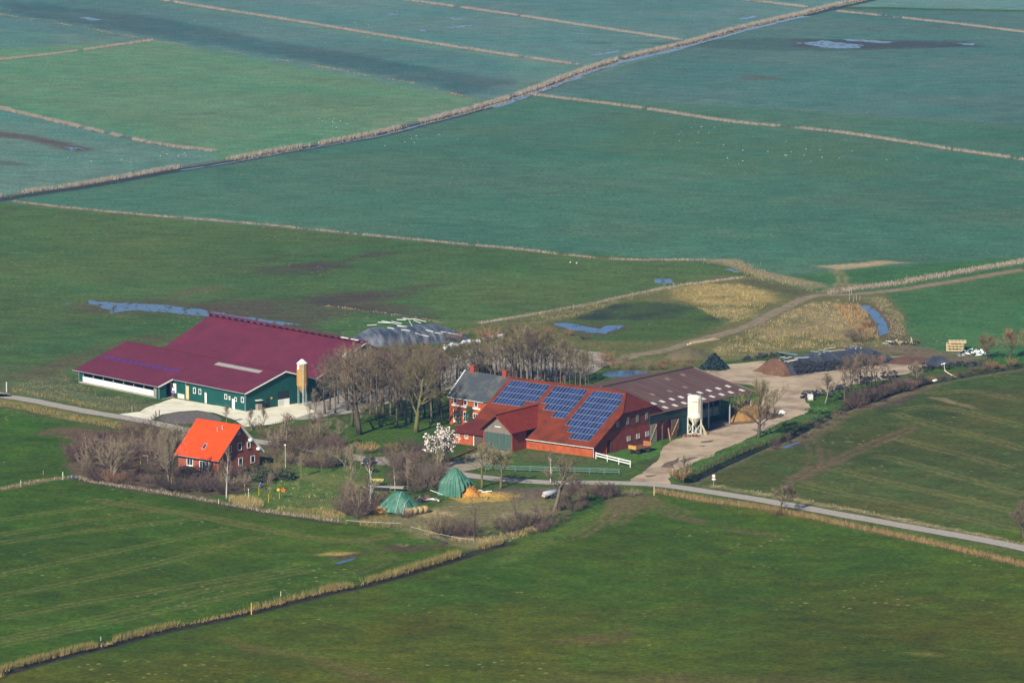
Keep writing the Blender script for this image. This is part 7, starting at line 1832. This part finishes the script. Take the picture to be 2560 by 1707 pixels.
for i, (x, y, t_, k) in enumerate(((880, 905, 330, 'tall'), (960, 1020, 380, 'tall2'), (1040, 900, 310, 'tall2'), (1130, 1010, 360, 'tall'), (1180, 880, 300, 'tall'), (1250, 965, 330, 'tall2'), (1330, 900, 340, 'tall'), (1350, 1050, 450, 'tall2'), (830, 860, 300, 'tall2'), (1290, 840, 330, 'tall2'), (1120, 820, 280, 'tall2'), (980, 820, 290, 'tall'), (700, 860, 330, 'tall2'), (560, 880, 320, 'tall'), (1050, 1080, 420, 'tall2'), (420, 900, 350, 'tall2'), (780, 980, 360, 'tall2'), (900, 760, 270, 'tall'), (1210, 760, 290, 'tall2'), (250, 960, 400, 'tall2'), (330, 900, 360, 'tall'), (620, 930, 330, 'tall2'), (720, 1040, 400, 'tall'), (850, 1010, 370, 'tall'), (930, 950, 340, 'tall2'), (1000, 1100, 450, 'tall'), (1180, 1040, 410, 'tall2'), (1250, 1080, 470, 'tall'), (1320, 980, 400, 'tall2'), (660, 800, 290, 'tall'), (480, 830, 320, 'tall'), (1300, 760, 300, 'tall'))):
    T(k, 'gr', x, y, t_, "bare tree in the dense middle of the grove behind the two biggest trunks", group="trees in the middle of the grove")
rr = random.Random(50)
for i in range(56):                                     # thin stems behind the farmhouse and the solar roof
    x = 40 + i * 39 + rr.uniform(-18, 18); back = i % 2
    yb = (850 if back else 930) + (x / 2352) * 90 + rr.uniform(-70, 50)
    T(rr.choice(('thin', 'thin', 'thin2', 'gaunt', 'thin', 'tall')), 'fg', x, yb, (300 if back else 380) - 200 * math.exp(-((x - 1250) / 420) ** 2) + max(0, (x - 1700) * .12) + rr.uniform(-75, 70), "thin bare tree in the thicket behind the slate farmhouse and the solar roof", group="thin trees behind the solar barn", wide=rr.uniform(.8, 1.5))
T('gaunt', 'fg', 2120, 760, 440, "dark forked bare tree before the pale yard at the thicket's east end", wide=1.2)
T('gaunt', 'fg', 2255, 700, 470, "dark forked bare tree right beside the small roof corner of the shed", rz=2)
# house garden
T('multi', 'bn', 350, 1290, 990, "pale many-stemmed bare tree in the shrubs west of the orange-roofed house", rz=.8)
T('multi', 'bn', 790, 1350, 880, "tall pale bare tree in front of the orange roof's west corner", rz=2.2, wide=.75)
T('birch', 'bn', 1195, 1430, 1040, "white-stemmed birch standing in front of the brick gable", name="birch_tree")
T('thin', 'bn', 1150, 1395, 1120, "thin bare tree just beside the white birch", wide=.5)
T('young', 'ho', 1665, 560, 150, "bare fan-shaped tree beside the drive, north-east of the brick gable", wide=1.3)
T('young', 'ho', 1400, 330, 85, "small pale fruit tree against the white yard, middle of three", rz=1, group="pale fruit trees by the yard")
T('young', 'ho', 960, 275, 50, "small pale fruit tree in front of the barn's corner", rz=2, group="pale fruit trees by the yard")
T('young', 'ho', 1265, 360, 110, "small pale fruit tree nearest the orange roof's ridge end", rz=4, group="pale fruit trees by the yard")
T('young', 'ho', 1480, 1095, 850, "small orchard tree right beside the person in blue", rz=3)
T('young', 'ho', 1820, 1060, 960, "small pale sapling leaning on the orchard lawn", rz=3.5, wide=.8)
T('young', 'gv', 305, 545, 170, "slim pale tree at the orchard's edge under the street lamp", wide=.7)
T('birch', 'gv', 1330, 1010, 230, "tall leaning pale tree passing in front of the blue car", rz=1, name="birch_tree", wide=1.6)
T('birch', 'gv', 1690, 745, 360, "slim birch beside the brown thicket, behind the smaller tarpaulin", rz=2, name="birch_tree")
T('young', 'gv', 1085, 830, 60, "pale slender tree at the orchard's middle, arching branches low down", rz=5, wide=.9)
T('young', 'gv', 1190, 420, 90, "bushy upright pale tree just left of the blue car", rz=.3, wide=1.0)
T('thin', 'gv', 610, 500, 130, "thin bare tree in the undergrowth beside the drive", rz=.6)
T('thin2', 'wl', 1880, 820, 520, "bare young tree by the west road behind the orange roof", rz=1.6, wide=1.1)
T('multi', 'wl', 1190, 1080, 800, "greyish bare tree at the back of the shrubs beyond the west field corner", rz=3.1)
# around the green gate
T('mossy', 'gd', 1355, 622, 190, "mossy bare tree nearer the green gate", rz=.5)
T('mossy', 'gd', 1535, 628, 245, "mossy yellow-green trunked tree on the lawn edge, right beside its twin", rz=2.6)
T('birch', 'rb', 1240, 1290, 960, "thin pale sapling in front of the teal rail fence", rz=1.0, wide=1.4, name="birch_tree")
T('willow', 'gd', 2060, 860, 300, "leaning pollard willow beside the road, tangled top", rz=.2)
T('gaunt', 'gd', 1280, 1135, 720, "lone gaunt tree with dark trunk among the straw grass by the tape fence", rz=.3)
T('gaunt', 'gd', 1690, 965, 670, "smaller gaunt tree between the lone one and the pollard willow", rz=2.4)
T('gaunt', 'gd', 1875, 1040, 720, "dark broken leaning trunk left of the pollard willow", rz=4.0, wide=.5)
# east side
T('fan', 'yd', 1555, 995, 430, "big fan-shaped bare tree on the ditch bank before the brown-roofed shed", rz=.9)
T('young', 'rr', 990, 625, 415, "pale bare tree between the white container and the thin tree row", rz=1.4, wide=1.5)
T('young', 'yd', 815, 1410, 1165, "yellow-stemmed sapling where the ditch meets the road", rz=1.2, wide=.8)
for i, (x, y, t_) in enumerate(((1125, 622, 340), (1150, 615, 330), (1180, 605, 300), (1215, 590, 280), (1250, 560, 270), (1275, 545, 285), (1310, 530, 310), (1345, 515, 320), (1390, 495, 340), (1425, 480, 360))):
    T(('thin2', 'thin')[i % 3 == 0], 'rr', x, y, t_, "thin bare tree in the row on the ditch bank below the black clamp", group="row of thin trees on the ditch bank", wide=1.1)
T('young', 'rr', 1612, 488, 335, "pale sapling alone on the bank past the tree row", rz=.4, wide=1.2)
T('thin', 'rr', 1960, 365, 280, "small bare tree behind the far tyre bank", rz=.4)
T('round', 'rr', 2258, 320, 112, "round-crowned rusty bare tree at the farm's far east end", rz=.7)
T('round', 'rr', 2095, 325, 155, "low round rusty tree beside the white foil heap", rz=2.0, wide=1.2)
T('road', 'rr', 672, 1372, 1150, "lone purplish bare tree leaning beside the road to the east", rz=.1)
T('road', 'rr', 2352, 1545, 1310, "dark bare tree cut by the photo's edge at the road's end", rz=2.1)
T('thin2', 'rr', 1250, 215, 110, "small bare tree by the bent water channel", wide=1.4)
# saplings rising out of the garden scrub
rr = random.Random(64)
for view, pts, lab, grp in (('wl', ((980, 1060, 860), (1090, 1180, 930), (1500, 1050, 820), (1650, 1000, 800), (1800, 960, 700), (1950, 1010, 760), (2080, 980, 700), (1420, 1230, 1020), (1000, 1230, 1080)), "slender sapling rising from the scrub west of the orange-roofed house", "saplings west of the orange-roofed house"),
                            ('ho', ((1560, 720, 520), (1700, 700, 450), (1900, 760, 480), (2050, 700, 500), (2180, 740, 540), (1620, 640, 400), (1980, 560, 330), (2250, 560, 350)), "slender sapling in the undergrowth between the brick house and the drive", "saplings east of the brick house"),
                            ('gr', ((60, 1180, 880), (150, 1260, 960), (330, 1320, 1060), (90, 1060, 760), (250, 1120, 840), (420, 1240, 1000)), "slender sapling between the grove lawn and the drive", "saplings by the grove lawn"),
                            ('gd', ((520, 560, 300), (620, 640, 360), (700, 520, 250), (850, 560, 300), (930, 450, 240), (30, 830, 560), (130, 900, 600), (240, 840, 480)), "thin sapling rising from the brown thicket behind the tarpaulins", "saplings in the tarpaulin thicket")):
    for x, y, t_ in pts: T(rr.choice(('thin', 'thin2', 'young')), view, x, y, t_ + rr.uniform(-20, 20), lab, group=grp, wide=rr.uniform(.6, .95))
# magnolia in bloom
p = G(*zp('gd', (915, 430))); (tm, cm), H0 = PR['multi']; h = 8.6; s = h / H0
t = thing("magnolia_tree", "magnolia covered in white blossom beside the barn's low wing", "tree", p, .5, None, (s, s, s))
link(bpy.data.objects.new("trunk", tm), t); link(bpy.data.objects.new("crown", cm), t)
mb = MB(); rr = random.Random(60)
V3 = np.empty(len(cm.vertices) * 3); cm.vertices.foreach_get("co", V3); V3 = V3.reshape(-1, 3)
for i in range(2600):
    c = Vector(V3[rr.randrange(len(V3))]) + Vector((rr.gauss(0, .1), rr.gauss(0, .1), rr.gauss(0, .1)))
    wgt = (c.x * -.6 - c.y * .5)
    if rr.random() > .55 + .13 * wgt: continue
    s_1 = rr.uniform(.12, .22); x = Vector((rr.gauss(0, 1), rr.gauss(0, 1), rr.gauss(0, 1))).normalized(); y = x.orthogonal().normalized()
    mb.add([c - x * s_1, c + y * s_1, c + x * s_1, c - y * s_1], [(0, 1, 2, 3)])
mb.build("blossom", mat('magnolia_blossom', (.86, .80, .76), (.78, .66, .64), rough=.7), t, kind="stuff")

# shrubs
SH = {}
for key, a in dict(brown=(71, 4, 5, 30, 'scrub'), purple=(72, 3, 4.4, 30, 'scrubpurple'), olive=(73, 3, 4, 28, 'olive'), rust=(74, 2.6, 4, 28, 'rust'), pale=(75, 3.2, 4, 24, 'pale'), dark=(76, 2.2, 3.6, 30, 'dark'), orange=(77, 2, 3, 26, 'orange')).items():
    SH[key] = (grow_shrub(key, a[0], a[1], a[2], a[3], a[4], twr=.032), a[1])
def shrub(key, p, h, label, group=None, wide=1.0, rz=0.0):
    (st, cm), H0 = SH[key]; s = h / H0
    t = thing("bare_shrub", label, "shrub", p, rz, group, (s * wide, s * wide, s))
    link(bpy.data.objects.new("stem", st), t); link(bpy.data.objects.new("twigs", cm), t)
def S_(key, view, x, y, h, label, wide=1.0, group=None): shrub(key, G(*zp(view, (x, y))), h, label, group, wide, (x * .37) % 6.28)
def thicket(view, poly, gap, keys, h0, h1, label, group, seed, wide=1.1):
    P = [G2(*zp(view, q)) for q in poly]; A = np.array(P); lo = A.min(0); hi = A.max(0); r = random.Random(seed); got = []
    for _ in range(4000):
        q = (r.uniform(lo[0], hi[0]), r.uniform(lo[1], hi[1]))
        if not inside(np.array([q[0]]), np.array([q[1]]), P)[0]: continue
        if any((q[0] - o[0]) ** 2 + ((q[1] - o[1]) * .7) ** 2 < gap * gap for o in got): continue
        got.append(q)
    for q in got: shrub(r.choice(list(keys) + ['olive', 'pale'] if r.random() < .25 else keys), Vector((q[0], q[1], 0)), r.uniform(h0 * .6, h1 * 1.05), label, group, wide * r.uniform(.75, 1.25), r.uniform(0, 6.28))
thicket('wl', [(950, 900), (1300, 860), (1800, 880), (2150, 900), (2150, 1060), (1700, 1090), (1450, 1160), (1200, 1250), (1000, 1260), (860, 1180), (900, 1020)], 4.6, ['purple', 'purple', 'brown', 'pale'], 2.6, 4.4, "bare brown shrub in the thicket west of the orange-roofed house", "shrubs west of the orange-roofed house", 1)
thicket('wl', [(1000, 1280), (1400, 1290), (1900, 1380), (2300, 1440), (2300, 1500), (1900, 1450), (1400, 1370), (1050, 1320)], 2.6, ['purple', 'dark', 'rust'], 1.2, 2.2, "low purplish shrub of the hedge along the garden's field edge", "hedge shrubs at the garden's field edge", 2)
thicket('wl', [(1500, 720), (1900, 730), (2250, 830), (2300, 900), (2050, 900), (1700, 820)], 3.6, ['brown', 'purple'], 1.8, 3.4, "bare shrub between the west road and the orange roof", "shrubs behind the orange-roofed house", 3)
thicket('ho', [(380, 900), (640, 880), (900, 930), (1240, 880), (1260, 1010), (1000, 1100), (800, 1110), (560, 1060), (420, 980)], 2.7, ['purple', 'dark', 'brown'], 1.8, 3.0, "purplish bare shrub on the lawn side in front of the brick house", "shrubs in front of the brick house", 4)
thicket('ho', [(-20, 640), (200, 480), (380, 520), (380, 640), (240, 820), (60, 900)], 3.0, ['purple', 'brown'], 2.6, 4.2, "tall bare shrub close against the brick house's west end", "shrubs at the house's west end", 5)
thicket('ho', [(1480, 430), (2000, 430), (2300, 560), (2330, 780), (2000, 820), (1750, 780), (1480, 720)], 4.2, ['purple', 'brown', 'olive'], 1.2, 2.6, "bare undergrowth shrub between the brick house and the drive", "undergrowth east of the brick house", 6)
thicket('ho', [(1000, 330), (1500, 340), (2300, 330), (2340, 420), (1500, 440), (1150, 430)], 4.2, ['brown', 'olive'], 1.0, 2.2, "low shrub along the near edge of the white yard", "shrubs at the white yard's edge", 7)
thicket('gr', [(60, 1010), (300, 1000), (640, 960), (800, 1000), (600, 1080), (300, 1130), (60, 1100)], 4.0, ['brown', 'olive', 'dark'], 1.0, 2.0, "low brushy shrub round the feet of the grove trees", "brush at the grove's feet", 8)
thicket('gr', [(60, 1180), (350, 1230), (420, 1300), (300, 1360), (60, 1330)], 3.2, ['brown', 'olive', 'pale'], 1.6, 2.8, "bare shrub between the grove lawn and the drive", "shrubs between the grove lawn and the drive", 9)
S_('orange', 'gr', 640, 1370, 1.5, "orange-brown low shrub on the lawn's edge above the drive", 1.4); S_('orange', 'gr', 560, 1360, 1.6, "orange twiggy bush close behind the blue car", 1.2)
S_('rust', 'gr', 880, 1370, 1.9, "round rusty shrub at the lawn's edge by the drive bend", 1.2); S_('dark', 'gr', 800, 1385, 1.3, "dark low shrub beside the round rusty one")
for i, (x, y, h, lab) in enumerate(((560, 610, 3.2, "largest brown bush of the clump beside the scrap, west side"), (680, 620, 3.6, "tall brown bush in the middle of the clump left of the taller tarpaulin"), (800, 640, 3.6, "tall brown bush at the scrap heap, right before the taller tarpaulin"), (880, 600, 3.8, "brown bush just left of the taller tarpaulin"), (760, 470, 2.8, "brown bush under the magnolia"), (640, 460, 2.6, "brown bush at the drive, behind the clump by the scrap"), (940, 480, 2.6, "small brown bush between the magnolia and the taller tarpaulin"))):
    S_('brown', 'gd', x, y, h, lab, 1.1, "brown bushes by the scrap")
for i, (x, y, h, lab) in enumerate(((60, 890, 3.4, "grey-brown bush left of the smaller tarpaulin, nearer the golden grass"), (180, 900, 3.2, "grey-brown bush close to the smaller tarpaulin's west side"), (110, 800, 2.6, "grey-brown bush behind the pair by the smaller tarpaulin"))): S_('purple' if i else 'brown', 'gd', x, y, h, lab, 1.1)
for i, (x, y, h, k, lab) in enumerate(((940, 1090, 3.3, 'olive', "straw-coloured bush at the west end of the tape fence"), (1040, 1095, 3.2, 'brown', "brown bush in the middle of the tape fence"), (1150, 1110, 2.7, 'purple', "purple-brown bush at the tape fence by the lone gaunt tree"), (600, 915, 1.6, 'purple', "low purple bush in front of the round bales"))): S_(k, 'gd', x, y, h, lab, 1.15)
thicket('gd', [(1560, 1000), (1700, 950), (1900, 1010), (2100, 920), (2150, 830), (2352, 700), (2352, 820), (2150, 960), (1950, 1060), (1650, 1090)], 2.2, ['purple', 'dark', 'brown'], 1.4, 2.6, "dark bare shrub below the pollard willow along the field edge", "shrubs below the pollard willow", 10)
thicket('rb', [(1400, 1330), (1700, 1310), (1850, 1330), (1900, 1420), (1600, 1480), (1350, 1500)], 2.4, ['purple', 'dark'], 1.3, 2.2, "dark bare shrub between the pollard willow and the field gateway", "shrubs by the field gateway", 11)
thicket('yd', [(30, 250), (300, 230), (620, 260), (880, 250), (900, 320), (620, 330), (300, 330), (20, 340)], 3.2, ['rust', 'brown', 'olive'], 1.2, 2.6, "rusty bare shrub round the small pond north of the cattle shed", "shrubs round the small pond", 12)
thicket('fg', [(40, 700), (700, 760), (1500, 800), (2100, 760), (2100, 820), (1500, 870), (700, 850), (200, 780)], 3.6, ['brown', 'dark', 'olive'], 1.2, 2.4, "underbrush shrub in the thicket behind the solar barn", "underbrush behind the solar barn", 13)
thicket('fg', [(100, 200), (600, 230), (1000, 240), (1500, 200), (2200, 230), (2352, 330), (1900, 330), (1300, 300), (600, 330), (100, 330)], 5.5, ['rust', 'brown'], 1.6, 3.0, "reddish twiggy shrub between the clamp and the wet hollow", "shrubs before the wet hollow", 14)
thicket('rr', [(1150, 620), (1500, 500), (1640, 470), (1640, 505), (1500, 545), (1350, 600), (1180, 660)], 2.0, ['dark', 'dark', 'purple'], 1.5, 2.9, "dark low shrub on the shaded bank of the farm ditch", "shrubs on the ditch bank", 15)
thicket('rr', [(620, 905), (900, 790), (1130, 660), (1150, 690), (930, 830), (650, 940)], 2.2, ['dark', 'purple'], .6, 1.3, "low dark brush along the steep side of the farm ditch", "brush along the farm ditch", 26)
thicket('rr', [(1640, 470), (1900, 420), (2080, 385), (2300, 350), (2300, 368), (1900, 440), (1650, 500)], 2.6, ['dark', 'brown', 'rust'], .8, 1.7, "low shrub on the ditch bank beyond the bent pale pipe", "shrubs beyond the bent pipe", 27)
thicket('rr', [(1060, 330), (1240, 280), (1400, 340), (1300, 400), (1100, 390)], 4.5, ['rust', 'purple'], 1.4, 2.6, "pinkish bare shrub in front of the foil clamp's flank", "shrubs before the foil clamp", 16)
thicket('rr', [(1160, 140), (1300, 110), (1340, 170), (1280, 215), (1180, 200)], 3.5, ['rust', 'brown'], 1.4, 2.4, "rusty shrub beside the bent water channel", "shrubs by the bent channel", 17)
S_('orange', 'yd', 790, 1400, 2.4, "straw-coloured shrub at the corner of the yard, road and ditch", 1.2); S_('rust', 'rr', 660, 1385, 1.2, "rusty low bush at the foot of the lone roadside tree", 1.4); S_('pale', 'br', 550, 105, 1.2, "low dead weed patch at the field gateway", 2.0)
S_('pale', 'bl', 1850, 215, .6, "small tangle of dead stalks on the dug field patch", 2.5)
thicket('gv', [(880, 900), (1000, 800), (1300, 830), (1420, 900), (1380, 1100), (1150, 1180), (950, 1120)], 2.4, ['brown', 'purple'], 2.0, 3.4, "grey-brown bush of the clump between the orchard and the smaller tarpaulin", "bushes between the orchard and the smaller tarpaulin", 18)
thicket('gd', [(480, 320), (700, 290), (960, 420), (930, 640), (700, 680), (500, 600)], 2.8, ['brown', 'brown', 'purple'], 1.8, 3.0, "tall brown bush of the thicket between the drive and the taller tarpaulin", "thicket behind the scrap heap", 19)
thicket('gv', [(100, 130), (500, 60), (820, 120), (900, 300), (700, 420), (300, 420), (120, 330)], 3.0, ['purple', 'brown', 'olive'], 1.4, 2.8, "bare scrub bush beside the street lamp and the drive", "scrub by the street lamp", 20)
thicket('ho', [(1240, 820), (1500, 800), (1760, 850), (1700, 960), (1450, 980), (1260, 960)], 2.6, ['dark', 'purple'], 1.3, 2.2, "dark bare scrub between the brick gable and the orchard", "scrub below the brick gable", 21)
thicket('gd', [(880, 1035), (1000, 1015), (1230, 1040), (1260, 1120), (1050, 1130), (900, 1090)], 2.0, ['brown', 'purple', 'olive'], 2.0, 3.4, "brown bush of the clump inside the white tape fence", "clump inside the tape fence", 22)
thicket('wl', [(860, 1000), (1000, 860), (1300, 830), (1500, 830), (1400, 960), (1100, 1000), (950, 1120)], 3.0, ['brown', 'purple', 'purple'], 1.6, 3.2, "bare shrub on the outer west edge of the house's thicket", "outer shrubs of the west thicket", 28)
thicket('ho', [(1480, 440), (2000, 440), (2300, 560), (2330, 760), (2000, 800), (1750, 760), (1480, 700)], 3.4, ['purple', 'brown', 'olive'], .8, 2.0, "low bare undergrowth filling the ground between the brick house and the drive", "low undergrowth east of the brick house", 29)
thicket('gd', [(1440, 930), (1640, 900), (1800, 860), (1950, 860), (2050, 800), (2100, 880), (1900, 1000), (1640, 1060), (1480, 1040)], 2.2, ['brown', 'olive', 'purple'], 1.0, 2.2, "tangled low bush beside the broken leaning trunk", "tangled bushes by the broken trunk", 30)
# evergreens
def evergreen(name, px, H, W_, m, seed, label, n=900, leaf=.22, cone=0):
    t = thing(name, label, "shrub", G(*px)); link(bpy.data.objects.new("foliage", leaf_bush(seed, H, W_, m, n, leaf, cone)), t)
    b = MB(); b.tube((0, 0, -.2), (0, 0, H * .6), .12, .06, 5); b.build("trunk", M['bark_dark'], t)
M['conifer'] = mat('dark_conifer', (.012, .026, .028), (.022, .040, .032), rough=.9, scale=1.2)
M['ivy'] = mat('ivy_leaves', (.020, .045, .014), (.035, .06, .02), rough=.8, scale=2)
M['boxleaf'] = mat('dull_evergreen_leaves', (.040, .062, .020), (.06, .075, .028), rough=.85, scale=2)
evergreen("evergreen_shrub", zp('yd', (1120, 318)), 3.7, 7.0, M['conifer'], 1, "dark blue-green conifer mound beside the shed's far gable", 1600, .34, 1)
evergreen("evergreen_shrub", zp('ho', (1400, 960)), 3.0, 4.4, M['boxleaf'], 2, "dull green evergreen hedge bush behind the person in blue")
evergreen("evergreen_shrub", zp('ho', (1660, 930)), 2.2, 4.4, M['boxleaf'], 3, "dark evergreen bush east of the person, before the golden grass")
evergreen("evergreen_shrub", zp('ho', (1200, 840)), 1.2, 1.6, M['ivy'], 4, "small round dark bush against the brick gable", 400, .16)
evergreen("evergreen_shrub", zp('ho', (1320, 815)), 1.5, 1.4, M['boxleaf'], 5, "pale round bush at the brick gable's east corner", 400, .16)
evergreen("evergreen_shrub", zp('gv', (860, 380)), 2.0, 4.2, M['ivy'], 6, "dark evergreen bush on the drive's edge left of the blue car")
evergreen("evergreen_shrub", zp('ho', (500, 850)), 1.6, 3.4, mat('dark_red_leaves', (.045, .022, .022), (.06, .03, .028), rough=.85), 7, "dark red-leaved bush under the brick house's front window", 700, .18)
evergreen("evergreen_shrub", zp('gv', (1370, 470)), 1.3, 2.8, M['boxleaf'], 8, "small green bush just below the blue car", 500, .16)
evergreen("evergreen_shrub", zp('fg', (650, 800)), 3.0, 5.0, M['ivy'], 9, "dark evergreen bush right behind the farmhouse chimney")
evergreen("evergreen_shrub", zp('rr', (930, 690)), 1.4, 5.0, mat('bright_bramble', (.04, .12, .02), (.06, .13, .03), rough=.8), 10, "bright green bramble bush at the yard's edge by the ditch", 800, .18)
for i, (x, h, w_) in enumerate(((2.9, 3.4, 1.1), (6.0, 4.6, 1.0))):
    F = Frame(-13.39, 927.55, -42.5); q = F.world((x, -.25, 0)); t = thing("climbing_ivy", ("dark ivy climbing between the farmhouse's ground-floor windows", "tall dark ivy column reaching the farmhouse's white band")[i], "ivy", q, F.a)
    r = random.Random(70 + i); mb = MB()
    for k in range(420):
        c = Vector((r.gauss(0, w_ * .45), r.uniform(-.22, .1), h * (r.random() ** .7))); s_1 = r.uniform(.09, .2); xx = Vector((r.gauss(0, 1), r.gauss(0, .5), r.gauss(0, 1))).normalized(); yy = xx.orthogonal().normalized(); mb.add([c - xx * s_1, c + yy * s_1, c + xx * s_1, c - yy * s_1], [(0, 1, 2, 3)])
    mb.build("foliage", M['ivy'] if i else M['twig_scrub'], t)
